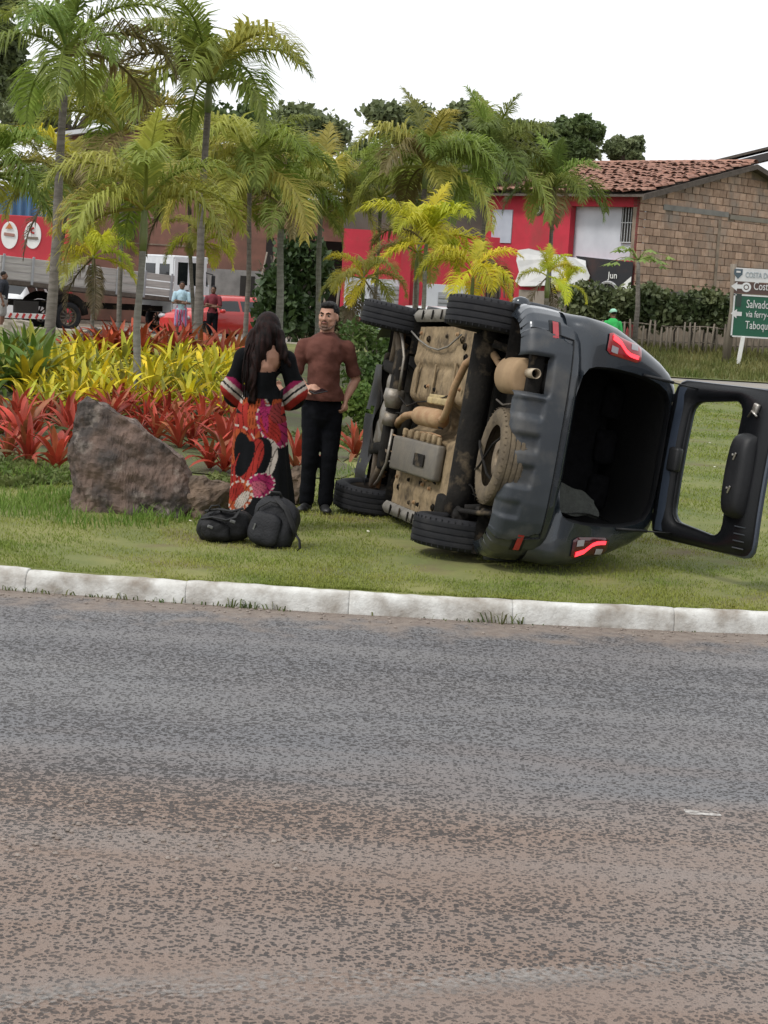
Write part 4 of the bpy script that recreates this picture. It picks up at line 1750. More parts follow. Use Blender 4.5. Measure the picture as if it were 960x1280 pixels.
ph = MB().box(RWR + Vector((.098, -.115, -.012)), (.072, .145, .009), (.15, .25, -.75), .004).build('mobile_phone', mat('black_phone', (.006, .006, .008), None, 1, .15))
ph.location = man.location
tag(ph, 'small black mobile phone held in the standing man\'s hand', 'phone')

# ---------------------------------------------------------------- the woman in the printed dress, seen from behind
locw = G(327, 660)
wom = person('person', locw, 0, 'woman with long dark hair in black printed dress, back to the road')
b = MB()
T2, e2 = head(b, (-.030, .02, 1.50), (.10, 1, 0), .95)
b.limb([(-.032, .015, 1.43), (-.036, .0, 1.33)], [.048, .052], 12)
b.limb([(-.045, .0, .95), (-.045, .0, 1.08), (-.04, .0, 1.22), (-.036, .0, 1.29)], [(.115, .085), (.125, .085), (.155, .092), (.135, .07)], 14)
WRS, WRE, WRW = Vector((.125, .0, 1.285)), Vector((.200, .06, 1.03)), Vector((.10, .26, 1.02))
WLS, WLE, WLW = Vector((-.200, .0, 1.285)), Vector((-.275, .06, 1.03)), Vector((-.15, .26, 1.00))
for S, E, W_ in ((WRS, WRE, WRW), (WLS, WLE, WLW)):
    b.limb([S, E, W_], [.047, .038, .024], 10)
hand(b, WRW, (-.4, .6, .2), (0, .1, 1), .7, thumb=1, s=.88)
hand(b, WLW, (.5, .6, .1), (0, .1, 1), .7, thumb=-1, s=.88)
for xk in (-.09, .02):
    b.limb([(xk, 0, .90), (xk, 0, .48), (xk, .01, .08)], [.075, .052, .036], 10)
    b.limb([(xk, .03, .035), (xk, .16, .028)], [.036, .030], 10)
wb = link('body', remeshed(b, .0075, 5), wom)
wb.data.materials.append(M_skin2)
# dress: bodice, skirt and wide sleeves in one skin with a square back neckline
d = MB()
d.limb([(-.042, .0, 1.27), (-.043, .0, 1.16), (-.045, .0, 1.06), (-.047, .0, .985)], [(.160, .098), (.162, .102), (.150, .098), (.143, .095)], 20)
secs = [(1.0, -.046, .145, .100), (.92, -.050, .170, .125), (.82, -.052, .196, .148), (.70, -.048, .208, .160), (.55, -.040, .216, .170), (.40, -.030, .226, .182), (.25, -.020, .238, .196), (.10, -.010, .250, .21), (.025, -.006, .256, .215)]
nA = 72
vs, fs = [], []
for z, x0, a_, b_ in secs:
    for i in range(nA):
        th = 2 * math.pi * i / nA
        rip = 1 + (.055 * math.sin(th * 7 + .6) + .03 * math.sin(th * 12 + z * 2)) * sst(.95, .2, z)
        vs.append((x0 + a_ * rip * math.cos(th), b_ * rip * math.sin(th), z))
m_ = len(secs)
for k in range(m_ - 1):
    for i in range(nA):
        j = (i + 1) % nA
        fs.append((k * nA + i, k * nA + j, (k + 1) * nA + j, (k + 1) * nA + i))
fs.append(tuple(range(nA)))
fs.append(tuple(range((m_ - 1) * nA, m_ * nA)))
d.add(vs, fs)
for S, E, W_ in ((WRS, WRE, WRW), (WLS, WLE, WLW)):
    sg = 1 if S is WRS else -1
    d.limb([S, S.lerp(E, .5), E + Vector((sg * .012, -.01, .01)), E.lerp(W_, .30) + Vector((sg * .012, 0, -.035)), E.lerp(W_, .55) + Vector((0, 0, -.05))], [.066, .068, .082, .098, .092], 16)
    d.limb([S + Vector((-sg * .05, 0, .015)), S], [.055, .066], 14)


def dwr(c):
    up = .006 * noise.noise(Vector((c.x * 12, c.y * 12, c.z * 12)))
    lo_ = .010 * noise.noise(Vector((c.x * 14, c.y * 14, c.z * 2.5)))
    f_ = sst(1.0, .8, c.z)
    return up * (1 - f_) + lo_ * f_


dm = remeshed(d, .0075, 4, dwr)


def keep_dress(p):
    if p.z < .03:
        return False
    if p.z > 1.185 and abs(p.x + .012) < .098 and p.y < .03:
        return False                # square open back
    if p.z > 1.24 and abs(p.x + .036) < .075:
        return False
    return True


cut(dm, keep_dress)
# printed pattern: big petals with pale edges (x, z across the back)
BLK = (.005, .0055, .007)
RED, ORG, MAG, PNK, WHT = (.30, .026, .020), (.34, .065, .022), (.27, .018, .080), (.36, .08, .12), (.46, .40, .35)


def ppx(px, py):
    return (px - 327 - (660 - py) * .0594) / 168, (660 - py) / 168


def ellp(px, py, rx, ry, ang, col, edge=None, ew=.2, holes=None):
    x, z = ppx(px, py)
    return (x, z, rx / 168, ry / 168, rad(ang), col, edge, ew, holes)


PRT = [ellp(316, 522, 25, 34, -18, ORG, WHT, .07), ellp(313, 524, 17, 26, -18, RED), ellp(322, 512, 9, 22, -8, ORG),
       ellp(344, 528, 17, 30, 32, MAG, WHT, .09), ellp(341, 531, 10, 20, 32, RED), ellp(334, 515, 4, 22, 12, MAG),
       ellp(352, 500, 9, 9, 0, ORG), ellp(352, 512, 12, 13, 20, (.20, .03, .03)),
       ellp(303, 572, 26, 44, 10, RED, WHT, .06), ellp(305, 566, 17, 33, 10, ORG), ellp(307, 566, 12, 28, 8, BLK), ellp(301, 590, 17, 14, 20, RED),
       ellp(322, 580, 22, 40, -28, WHT), ellp(317, 577, 20, 38, -28, BLK), ellp(313, 574, 15, 32, -26, RED), ellp(309, 571, 9, 25, -20, BLK),
       ellp(328, 602, 19, 15, 24, MAG, WHT, .12), ellp(324, 606, 12, 9, 20, PNK),
       ellp(294, 604, 16, 12, -18, RED, WHT, .12), ellp(300, 618, 17, 22, -35, ORG, WHT, .18), ellp(297, 613, 9, 13, -35, RED), ellp(305, 622, 6, 14, -35, WHT)]
ca = dm.color_attributes.new('print', 'FLOAT_COLOR', 'POINT')
cols = []
for v in dm.vertices:
    c = BLK
    x, y, z = v.co
    if z < .985:
        xx_ = x if y < .04 else -x - .1
        for (ex_, ez_, rx_, rz_, an_, co_, ed_, ew_, ho_) in PRT:
            dx_, dz_ = xx_ - ex_, z - ez_
            u_ = (dx_ * math.cos(an_) + dz_ * math.sin(an_)) / rx_
            w_ = (-dx_ * math.sin(an_) + dz_ * math.cos(an_)) / rz_
            q_ = u_ * u_ + w_ * w_
            if q_ < 1:
                c = co_
                if co_ is not BLK and ((u_ * 2.3 + .9 * math.sin(w_ * 2.1)) % 1.0) < .16:
                    c = tuple(x * .25 for x in co_)
                if ed_ and q_ > (1 - ew_) ** 2:
                    at_ = math.atan2(w_, u_)
                    c = ed_ if math.sin(at_ * 17 + u_ * 3) > -.2 else co_
    for E, W_, sg in ((WRE, WRW, 1), (WLE, WLW, -1)):
        near = (x - (-.04)) * sg
        if near > .145 and .86 < z < 1.125:
            tt = (1.115 - z) + .8 * (near - .215) - .10 * y
            if tt > .0:
                c = MAG
            if tt > .05:
                c = WHT
            if tt > .085:
                c = BLK
            if tt > .105:
                c = WHT
            if tt > .135:
                c = RED
            if tt > .20:
                c = BLK
    cols.append((*c, 1))
ca.data.foreach_set('color', np.array(cols, np.float32).ravel())
dm.materials.append(mat('printed_black_dress', (1, 1, 1), (.72, .72, .72), 9, .92, .15, 70, spec=.15, attr='print'))
link('dress', dm, wom)
# long hair down the back
h = MB()
h.ell(T2((0, -.0, .030)), (.092, .104, .100), e2, 22, 14)
h.limb([(-.035, -.03, 1.48), (-.050, -.065, 1.38), (-.088, -.100, 1.26), (-.108, -.115, 1.12), (-.105, -.112, .97)], [(.098, .075), (.108, .072), (.075, .050), (.062, .036), (.035, .016)], 16)
h.limb([(-.10, -.01, 1.46), (-.150, -.035, 1.34), (-.150, -.075, 1.20), (-.135, -.10, 1.05)], [.062, (.058, .05), (.045, .036), (.022, .014)], 12)
h.limb([(.035, -.01, 1.46), (.075, -.045, 1.37), (.105, -.065, 1.30), (.150, -.055, 1.24)], [.062, (.056, .05), (.036, .032), (.012, .010)], 12)


def strand(c):
    a = math.atan2(c.y, c.x + .04)
    return (.007 * math.sin(c.x * 150 + 9 * noise.noise(Vector((c.x * 5, c.y * 5, c.z * 4)))) + .006 * noise.noise(Vector((c.x * 40, c.y * 40, c.z * 4)))) * sst(1.60, 1.45, c.z)


hm2 = remeshed(h, .0075, 3, strand)
hm2.materials.append(M_lhair)
hairo = link('hair', hm2, wom)
mb = MB()
rh = random.Random(4)
for _ in range(46):
    x0 = rh.uniform(-.18, -.02)
    z1 = rh.uniform(.93, 1.12) if x0 < 0 else rh.uniform(1.18, 1.3)
    p0 = Vector((x0 * .6 - .02, -.075, 1.46))
    p1 = Vector((x0, -.112 - rh.uniform(0, .02), (1.46 + z1) / 2 + .04))
    p2 = Vector((x0 * .7 - .045 + rh.uniform(-.03, .03), -.128 - rh.uniform(0, .012), z1))
    mb.tube([p0.lerp(p1, .5), p1, p1.lerp(p2, .5) + Vector((rh.uniform(-.01, .01), -.005, 0)), p2], [.006, .007, .006, .002], 5)
so_ = mb.build('hair_strands', M_lhair, hairo, True)
tag(so_, kind='stuff')
for xk in (-.09, .03):
    s_ = MB()
    s_.ell((xk, .05, .03), (.042, .11, .028))
    s_.ell((xk, -.06, .028), (.036, .05, .026))
    link('sandal', remeshed(s_, .009, 2), wom).data.materials.append(M_shoe)
s_ = MB()                           # the foot that shows beside the hem
s_.ell((.185, -.02, .028), (.070, .040, .024), (0, 0, .2))
link('sandal', remeshed(s_, .009, 2), wom).data.materials.append(M_shoe)

# ---------------------------------------------------------------- two backpacks
M_bag = mat('black_nylon', (.005, .005, .006), (.009, .009, .010), 6, .65, .3, 70, spec=.3)
M_bag2 = mat('dark_grey_nylon', (.008, .0085, .011), (.013, .0135, .016), 5, .62, .3, 70, spec=.3)
M_web = mat('black_webbing', (.008, .008, .009), (.014, .014, .015), 40, .8)
M_zip = mat('grey_zip', (.10, .10, .10), (.18, .18, .18), 60, .45, metal=.4)


def blob(c, r, rot=None, pw=3.2, n=26, dis=.010, seed=0):
    """superellipsoid sack"""
    vs, fs = [], []
    M = Euler(rot).to_matrix() if rot else Matrix.Identity(3)
    for i in range(n + 1):
        th = math.pi * i / n
        for k in range(2 * n):
            p_ = 2 * math.pi * k / (2 * n)
            v = Vector((math.sin(th) * math.cos(p_), math.sin(th) * math.sin(p_), math.cos(th)))
            q = (abs(v.x) ** pw + abs(v.y) ** pw + abs(v.z) ** pw) ** (-1 / pw)
            v = v * q
            w = Vector((v.x * r[0], v.y * r[1], v.z * r[2]))
            w += v * dis * (noise.noise(w * 9 + Vector((seed, 0, 0))) + .5 * noise.noise(w * 22 + Vector((seed, 3, 0))))
            vs.append(Vector(c) + M @ w)
    m = 2 * n
    for i in range(n):
        for k in range(m):
            k2 = (k + 1) % m
            fs.append((i * m + k, i * m + k2, (i + 1) * m + k2, (i + 1) * m + k))
    mb_ = MB()
    mb_.add(vs, fs)
    bmm = mb_
    return bmm


lb = G(342, 683)
bagA = empty('backpack', lb, (0, 0, -.25), 'upright dark grey backpack leaning beside the woman\'s dress', 'backpack')
blob((0, .0, .165), (.165, .105, .185), (-.22, .20, 0), 2.9, 26, .014, 1).build('main_bag', M_bag2, bagA, True)
pk = blob((-.035, -.105, .135), (.115, .045, .115), (-.22, .22, 0), 3.2, 20, .008, 5).build('front_pocket', M_bag2, bagA, True)
mb = MB()
mb.tube([(-.13, -.085, .06), (-.145, -.075, .17), (-.09, -.09, .28), (-.01, -.09, .33), (.07, -.085, .31)], .006, 6)
mb.build('zip', M_web, bagA, True)
mb = MB()
mb.box((-.10, -.150, .15), (.012, .008, .045), (0, .3, 0), .002)
mb.build('zip_pull', M_zip, bagA)
mb = MB()
mb.tube([(.02, -.06, .35), (.11, -.09, .28), (.165, -.10, .17), (.185, -.08, .10)], [(.010, .030), (.010, .032), (.010, .030), (.008, .018)], 8)
mb.build('shoulder_strap', M_web, bagA, True)
mb = MB()
mb.tube([(.175, -.08, .12), (.215, -.09, .075), (.225, -.10, .02), (.205, -.11, .008)], [(.005, .014)] * 4, 6)
mb.build('strap_tail', M_web, bagA, True)
mb = MB()
mb.tube([(-.03, .0, .35), (-.03, -.02, .385), (.03, -.02, .385), (.04, .0, .35)], [(.006, .012)] * 4, 6)
mb.build('carry_handle', M_web, bagA, True)
lb = G(278, 676)
bagB = empty('backpack', lb, (0, 0, .15), 'slumped black backpack lying on the grass beside the upright backpack', 'backpack')
blob((.02, .02, .105), (.20, .135, .115), (.05, -.12, 0), 2.6, 26, .022, 9).build('main_bag', M_bag, bagB, True)
blob((-.055, -.10, .085), (.105, .06, .075), (0, .1, 0), 2.8, 20, .014, 13).build('front_pocket', M_bag, bagB, True)
mb = MB()
mb.tube([(-.15, -.06, .16), (-.08, -.13, .185), (.01, -.155, .17), (.07, -.15, .19), (.10, -.11, .235)], [(.008, .022)] * 5, 8)
mb.tube([(-.12, .0, .21), (-.04, -.07, .235), (.05, -.10, .225), (.13, -.09, .25)], [(.009, .028)] * 4, 8)
mb.build('shoulder_strap', M_web, bagB, True)
for c in ((-.10, -.165, .12), (.055, -.168, .165)):
    MB().box(c, (.04, .010, .022), (0, .3, .1), .004).build('buckle', M_zip, bagB)
mb = MB()
mb.tube([(-.12, -.05, .205), (-.09, -.055, .255), (-.04, -.055, .26), (-.02, -.05, .215)], [(.006, .012)] * 4, 6)
mb.build('carry_handle', M_web, bagB, True)


# ---------------------------------------------------------------- rocks
def rock(name, pts, loc, rz, label, m, amp=.03, cuts=4, sc=1.0, seed=0):
    bm = bmesh.new()
    for p in pts:
        bm.verts.new(p)
    r_ = bmesh.ops.convex_hull(bm, input=bm.verts[:])
    bmesh.ops.delete(bm, geom=list(set(x for x in r_.get('geom_interior', []) if isinstance(x, bmesh.types.BMVert))), context='VERTS')
    bmesh.ops.triangulate(bm, faces=bm.faces[:])
    for _ in range(cuts):
        bmesh.ops.subdivide_edges(bm, edges=bm.edges[:], cuts=1, use_grid_fill=True, smooth=.06 if _ < 1 else 0)
    bm.normal_update()
    for v in bm.verts:
        p = v.co + Vector((seed * 3.1, 0, 0))
        rid = abs(noise.noise(p * 3.2))
        strat = noise.noise(Vector((p.x * 2, p.y * 2, p.z * 9 + p.x * 4)))
        v.co += v.normal * (amp * noise.noise(p * 2) + amp * 1.0 * (rid - .25) + amp * 1.1 * strat - amp * .5 * abs(noise.noise(p * 5.5 + Vector((7, 1, 2)))) + amp * .8 * noise.noise(p * 9) + amp * .5 * noise.noise(p * 21) + amp * .25 * noise.noise(p * 45))
    me = bpy.data.meshes.new(name)
    bm.to_mesh(me)
    bm.free()
    me.materials.append(m)
    o = link(name, me, None, loc, (0, 0, rz))
    return tag(o, label, 'rock')


M_rock = mat('grey_brown_rock', (.150, .100, .078), (.050, .041, .037), 4.0, .9, 1.0, 14, lo=.38, hi=.62, detail=8, dust=(.30, .255, .22), dlo=.58, dhi=.74, dscale=5)
M_rock2 = mat('brown_rock', (.165, .115, .080), (.075, .058, .045), 6, .9, .8, 18, lo=.38, hi=.62, detail=8, dust=(.32, .27, .22), dlo=.6, dhi=.75, dscale=6)
lr = G(165, 640)
k_ = 1 / 152
def rp(px, py, y):
    return ((px - 165 - (640 - py) * .0594) * k_, y, (640 - py) * k_)
pts = []
for (px, py) in ((98, 645), (94, 590), (98, 540), (104, 512), (116, 504), (130, 506), (150, 525), (172, 540), (205, 552), (226, 567), (235, 590), (238, 620), (232, 648)):
    pts.append(rp(px, py, -.10 + .05 * math.sin(px)))
    pts.append((rp(px, py, .28)[0] * .92, .30, rp(px, py, 0)[2] * .92))
pts += [rp(120, 650, -.24), rp(165, 655, -.26), rp(215, 652, -.22), rp(140, 580, -.20), rp(185, 600, -.22)]
rock('boulder', pts, lr + Vector((0, .05, -.03)), 0, 'large angular grey brown boulder with a sloping top', M_rock, .026, 5, seed=1)
lr = G(252, 646)
rock('boulder', [(-.20, 0, -.05), (.22, .05, -.05), (-.18, -.1, .18), (-.08, -.05, .30), (.05, -.03, .28), (.20, 0, .26), (.24, .1, .1), (0, -.17, .02), (0, .2, .2), (.1, .2, -.02), (-.1, -.16, .16)], lr, 0, 'low brown rock with pale top between the boulder and the dress', M_rock2, .030, 4, seed=4)
lr = G(378, 636)
rock('boulder', [(-.16, 0, -.05), (.14, .05, -.05), (-.15, -.1, .28), (-.02, -.05, .33), (.10, -.02, .31), (.145, 0, .22), (.12, .1, .1), (0, -.15, .02), (0, .2, .2), (.05, -.14, .2)], lr + Vector((-.06, .30, 0)), 0, 'small brown rock behind the standing man\'s legs', M_rock2, .022, 4, seed=6)
lr = G(122, 437)
rock('boulder', [(-.55, 0, -.1), (.60, 0, -.1), (-.45, 0, .30), (-.15, 0, .48), (.25, 0, .45), (.55, 0, .25), (0, -.35, .1), (0, .5, .2)], lr, 0, 'dark low rock behind the far red bromeliads', mat('dark_rock', (.07, .055, .048), (.04, .034, .03), 4, .9, .7, 10), .05, 4, seed=8)
# ================================================================== planted bed
M_bed = mat('bed_soil', (.075, .062, .038), (.075, .098, .028), 2.2, .95, .6, 25, detail=8)
mb = MB()
bu = np.linspace(-9.5, -.35, 40)


def bed_pt(u, t):
    y0 = 16.1 + .35 * math.sin(u * 1.7) + .9 * sst(-2.2, -.4, u)
    y1 = 40
    y = y0 + (y1 - y0) * t
    return (u + .25 * noise.noise(Vector((u, y, 0))), y, gz(u, y) + .012)


mb.grid(bed_pt, bu, np.linspace(0, 1, 50))
tag(mb.build('flower_bed_soil', M_bed, smooth=True), kind='structure')

M_leaf = mat('bromeliad_leaf', (1, 1, 1), (.62, .66, .55), 3.0, .5, .1, 40, objcol=1, rnd=.28, trans=.22, spec=.3)


def strap_leaf(e0, droop, w, seed):
    """arching channelled strap leaf, unit length, growing towards +x"""
    r_ = random.Random(seed)
    n = 7
    pts, a = [Vector((.02, 0, 0))], e0
    for i in range(n):
        a = e0 - droop * ((i + 1) / n) ** 1.4
        pts.append(pts[-1] + Vector((math.cos(a), 0, math.sin(a))) / n)
    mb_ = MB()
    vs, fs = [], []
    side = r_.uniform(-.05, .05)
    for i, p in enumerate(pts):
        s = i / n
        ww_ = w * (.75 + .5 * s) * (1 - s ** 3.5) + .002
        t = (pts[min(i + 1, n)] - pts[max(i - 1, 0)]).normalized()
        nrm = Vector((-t.z, 0, t.x))
        sh = side * s * s
        vs += [p + Vector((0, ww_ + sh, 0)) + nrm * ww_ * .45, p + Vector((0, sh, 0)), p + Vector((0, -ww_ + sh, 0)) + nrm * ww_ * .45]
    for i in range(n):
        for k in range(2):
            fs.append((i * 3 + k, i * 3 + k + 1, i * 3 + k + 4, i * 3 + k + 3))
    return mb_.add(vs, fs).mesh('leaf', M_leaf, True)


LV = {'in': [strap_leaf(rad(84), rad(35), .062, k) for k in range(3)],
      'mid': [strap_leaf(rad(68), rad(60), .066, k + 5) for k in range(3)],
      'out': [strap_leaf(rad(46), rad(75), .068, k + 9) for k in range(3)]}


def jit(c, r_, a=.2):
    k = 1 + r_.uniform(-a, a)
    return tuple(max(0.002, x * k * (1 + r_.uniform(-.08, .08))) for x in c)


def bromeliad(loc, size, cols, n, label, group, seed, parts=True):
    r_ = random.Random(seed)
    size *= r_.uniform(.78, 1.22)
    root = empty('bromeliad', loc, (r_.uniform(-.22, .22), r_.uniform(-.22, .22), r_.uniform(0, 6.28)), label, 'plant', group)
    items = []
    for i in range(n):
        f = i / n
        kind = 'in' if f < .35 else ('mid' if f < .72 else 'out')
        me = r_.choice(LV[kind])
        sc_ = size * r_.uniform(.78, 1.08) * (1.0 if kind != 'in' else .92)
        az = i * 2.39996 + r_.uniform(-.25, .25)
        c = cols[0] if r_.random() < .72 else cols[1]
        if kind == 'out' and r_.random() < .22:
            c = (.20, .135, .065) if r_.random() < .6 else (.12, .15, .04)
        items.append((me, az, sc_, jit(c, r_, .28)))
    for me, az, sc_, c in items:
        link('leaf', me, root, (0, 0, .02), (r_.uniform(-.12, .12), r_.uniform(-.1, .1), az), (sc_, sc_ * 1.05, sc_), c)
    return root


RD, RD2 = (.46, .062, .038), (.40, .13, .060)
RB1, RB2 = (.46, .085, .040), (.38, .13, .055)
YL, YL2 = (.74, .58, .030), (.55, .50, .045)
rb = random.Random(21)
seed = 0
for (px, py, s) in [(8, 575, .55), (32, 556, .55), (70, 588, .66), (48, 545, .55), (88, 556, .55), (18, 532, .5), (60, 528, .5), (100, 530, .5), (2, 545, .5), (140, 522, .48),
                    (198, 520, .5), (215, 545, .58), (240, 560, .58), (262, 588, .62), (282, 572, .55), (232, 528, .5), (255, 535, .5), (290, 545, .5), (185, 512, .42), (275, 525, .45), (118, 508, .42), (152, 512, .4), (135, 532, .5), (160, 528, .5), (178, 534, .5), (205, 534, .5), (248, 548, .55), (268, 552, .55), (225, 562, .5), (292, 562, .5), (130, 545, .5), (172, 548, .5), (195, 552, .5), (280, 592, .5), (36, 580, .55), (12, 548, .5), (78, 538, .5)]:
    seed += 1
    bromeliad(G(px, py), s * .88, (RD, RD2), 17, *((('red bromeliad in the front rows on the far side of the boulder from the woman', 'front red bromeliads beyond the boulder') if px < 125 else ('red bromeliad in the front rows between the boulder and the woman', 'front red bromeliads between the boulder and the woman'))), seed)
bromeliad(G(443, 574), .46, (RB1, (.42, .15, .09)), 15, 'single salmon red bromeliad between the man and the overturned car', None, 300)
bromeliad(G(369, 588), .52, (RD, RD2), 15, 'red bromeliad between the woman and the man', None, 301)
for row, (py, n) in enumerate(((517, 11), (508, 13), (498, 14), (488, 15), (479, 15), (471, 15), (464, 15))):
    for k in range(n):
        px = 28 + (k + rb.uniform(.2, .8)) * 275 / n + (8 if row % 2 else -6)
        if py > 500 and 95 < px < 150:
            py2 = py - 8
        else:
            py2 = py
        seed += 1
        cols = (YL, YL2) if rb.random() < .75 else (YL2, (.30, .30, .06))
        bromeliad(G(px, py2 + rb.uniform(-3, 3)), rb.uniform(.44, .58) * (1 + (508 - py) * .001), cols, 11, 'yellow bromeliad rosette in the middle of the bed', 'yellow bromeliads in the middle of the bed', seed)
for k in range(26):
    px = 88 + (k + rb.uniform(.1, .9)) * 212 / 26
    seed += 1
    bromeliad(G(px, rb.choice((452, 457)) + rb.uniform(-2, 2)), rb.uniform(.60, .80), (RB1, RB2), 11, 'orange red bromeliad in the far row behind the yellow ones', 'orange red bromeliads in the far row', seed)
for k in range(16):
    px = -4 + k * 3.4
    seed += 1
    bromeliad(G(px, 492 - 9 * (k % 5)), rb.uniform(.60, .85), ((.12, .19, .035), (.30, .31, .04)), 14, 'tall green bromeliad at the edge of the yellow ones beside a palm', 'green bromeliads beside the yellow ones', seed)


# ------------------------------------------------------------------ leaf clouds: shrubs, hedge, ground cover, tree crowns
def leaf_cloud(name, blobs, n, size, m, seed=0, parent=None, elong=1.6, shell=.55):
    """blobs: (centre, (rx, ry, rz)); leaf-sized folded faces spread through their volume"""
    rs_ = np.random.default_rng(seed)
    wts = np.array([b[1][0] * b[1][1] * b[1][2] for b in blobs]) ** .7
    idx = rs_.choice(len(blobs), n, p=wts / wts.sum())
    C = np.array([tuple(b[0]) for b in blobs])[idx]
    R = np.array([tuple(b[1]) for b in blobs])[idx]
    v = rs_.normal(size=(n, 3))
    v /= np.linalg.norm(v, axis=1)[:, None]
    q = shell + (1 - shell) * rs_.random(n) ** .6
    q *= 1 + .16 * rs_.normal(size=n)
    P = C + v * R * q[:, None] + rs_.normal(size=(n, 3)) * R * .10
    a = rs_.normal(size=(n, 3)) + v * .6 + np.array([0, 0, -.25])
    a /= np.linalg.norm(a, axis=1)[:, None]
    b = np.cross(a, rs_.normal(size=(n, 3)))
    b /= np.linalg.norm(b, axis=1)[:, None]
    s = size * rs_.uniform(.6, 1.35, n)[:, None]
    up = np.cross(a, b) * s * .12
    V = np.zeros((n, 4, 3))
    V[:, 0] = P - a * s * .5 * elong
    V[:, 1] = P + b * s * .5 + up
    V[:, 2] = P + a * s * .5 * elong
    V[:, 3] = P - b * s * .5 + up
    i = np.arange(n)[:, None] * 4
    F = np.concatenate([i + np.array([[0, 1, 2]]), i + np.array([[0, 2, 3]])], 0)
    return link(name, npmesh(name, V.reshape(-1, 3), F, m), parent)


M_cover = mat('ground_cover_leaf', (.085, .13, .035), (.15, .16, .05), 2, .7, trans=.25, spec=.25)
bl = []
for (px, py, r_) in [(15, 585, .35), (40, 600, .3), (75, 600, .25), (5, 605, .3), (285, 600, .25), (275, 615, .2), (400, 545, .5), (425, 555, .4), (440, 545, .4), (455, 560, .3)]:
    c = G(px, py)
    for _ in range(5):
        bl.append(((c.x + rb.gauss(0, r_ * .6), c.y + rb.gauss(0, r_), c.z + .02), (r_ * .5, r_ * .6, .06)))
tag(leaf_cloud('ground_cover', bl, 5200, .035, M_cover, 3, shell=.1), 'low green ground cover leaves at the edge of the flower bed', 'ground cover', kind='stuff')

M_shrub = mat('shrub_leaf', (.075, .135, .025), (.17, .22, .045), 2.2, .65, trans=.3, spec=.3)


def shrub(name, px, py, w, h, n, size, m, label, seed, depth=None, cat='shrub', group=None):
    c = G(px, py) if depth is None else Vector((PY(px, py, depth).x, depth, gz(PY(px, py, depth).x, depth)))
    root = empty(name, c, (0, 0, 0), label, cat, group)
    r_ = random.Random(seed)
    st = MB()
    for k in range(7):
        a = r_.uniform(0, 6.28)
        st.tube([(0, 0, -.02), (.25 * w * math.cos(a), .25 * w * math.sin(a), h * .45), (.6 * w * math.cos(a), .5 * w * math.sin(a), h * .85)], [.018, .012, .004], 5)
    st.build('stem', M_bark, root)
    bl = []
    for k in range(14):
        bl.append(((r_.uniform(-.7, .7) * w, r_.uniform(-.6, .6) * w, h * r_.uniform(.25, .92)), (w * .36, w * .34, h * .22)))
    leaf_cloud('foliage', bl, n, size, m, seed, root)
    return root


M_bark = mat('grey_bark', (.12, .10, .085), (.20, .175, .15), 14, .9, .6, 40)
shrub('flowering_shrub', 465, 545, .48, .62, 2600, .045, M_shrub, 'yellow green leafy shrub between the man and the overturned car', 1)
shrub('flowering_shrub', 470, 505, .75, 1.15, 3600, .06, mat('dark_shrub_leaf', (.045, .095, .02), (.11, .16, .035), 2, .6, trans=.3), 'taller dark green shrub behind the front of the overturned car', 2)


# ------------------------------------------------------------------ palms
M_frond = mat('palm_leaflet', (1, 1, 1), (.60, .68, .50), 2.0, .5, objcol=1, rnd=.2, trans=.42, spec=.3)


def frond_mesh(e0, droop, nl, ll, seed, plume=.5, hang=.5):
    """feather frond, unit rachis length, growing towards +x; leaflets droop"""
    r_ = random.Random(seed)
    n = 14
    pts, tang = [Vector((0, 0, 0))], []
    sw = r_.uniform(-.25, .25)
    for i in range(n):
        s = (i + 1) / n
        a = e0 - droop * s ** 1.35
        d = Vector((math.cos(a), sw * s * .6, math.sin(a))).normalized()
        tang.append(d)
        pts.append(pts[-1] + d / n)
    mb_ = MB()
    mb_.tube(pts, [.018 - .014 * (i / n) for i in range(n + 1)], 5)
    vs, fs = [], []
    for i in range(nl):
        s = .16 + .84 * (i + r_.uniform(-.3, .3)) / nl
        s = min(max(s, .1), .995)
        k = min(int(s * n), n - 1)
        p = pts[k].lerp(pts[k + 1], s * n - k)
        t = tang[k]
        sd = Vector((-t.y, t.x, 0)).normalized()
        up = t.cross(sd) * -1
        if up.z < 0:
            up = -up
        for g in (-1, 1):
            l = ll * (math.sin(min(1, s * 1.05) * math.pi * .82 + .35)) * r_.uniform(.8, 1.15)
            l = max(l, ll * .28)
            el = r_.uniform(-plume, plume)
            d0 = (t * (.55 + .5 * s) + sd * g * 1.0 + up * (.25 + el)).normalized()
            w_ = .0058 + .0040 * math.sin(s * math.pi)
            wv = d0.cross(up).normalized() * w_
            mid = p + d0 * l * .5
            d1 = (d0 + Vector((0, 0, -hang * r_.uniform(.6, 1.5)))).normalized()
            tip = mid + d1 * l * .5
            b = len(vs)
            vs += [p - wv * .5, p + wv * .5, mid + wv, mid - wv, tip]
            fs += [(b, b + 1, b + 2, b + 3), (b + 3, b + 2, b + 4)]
    mb_.add(vs, fs)
    return mb_.mesh('frond', M_frond, False, fix=False)


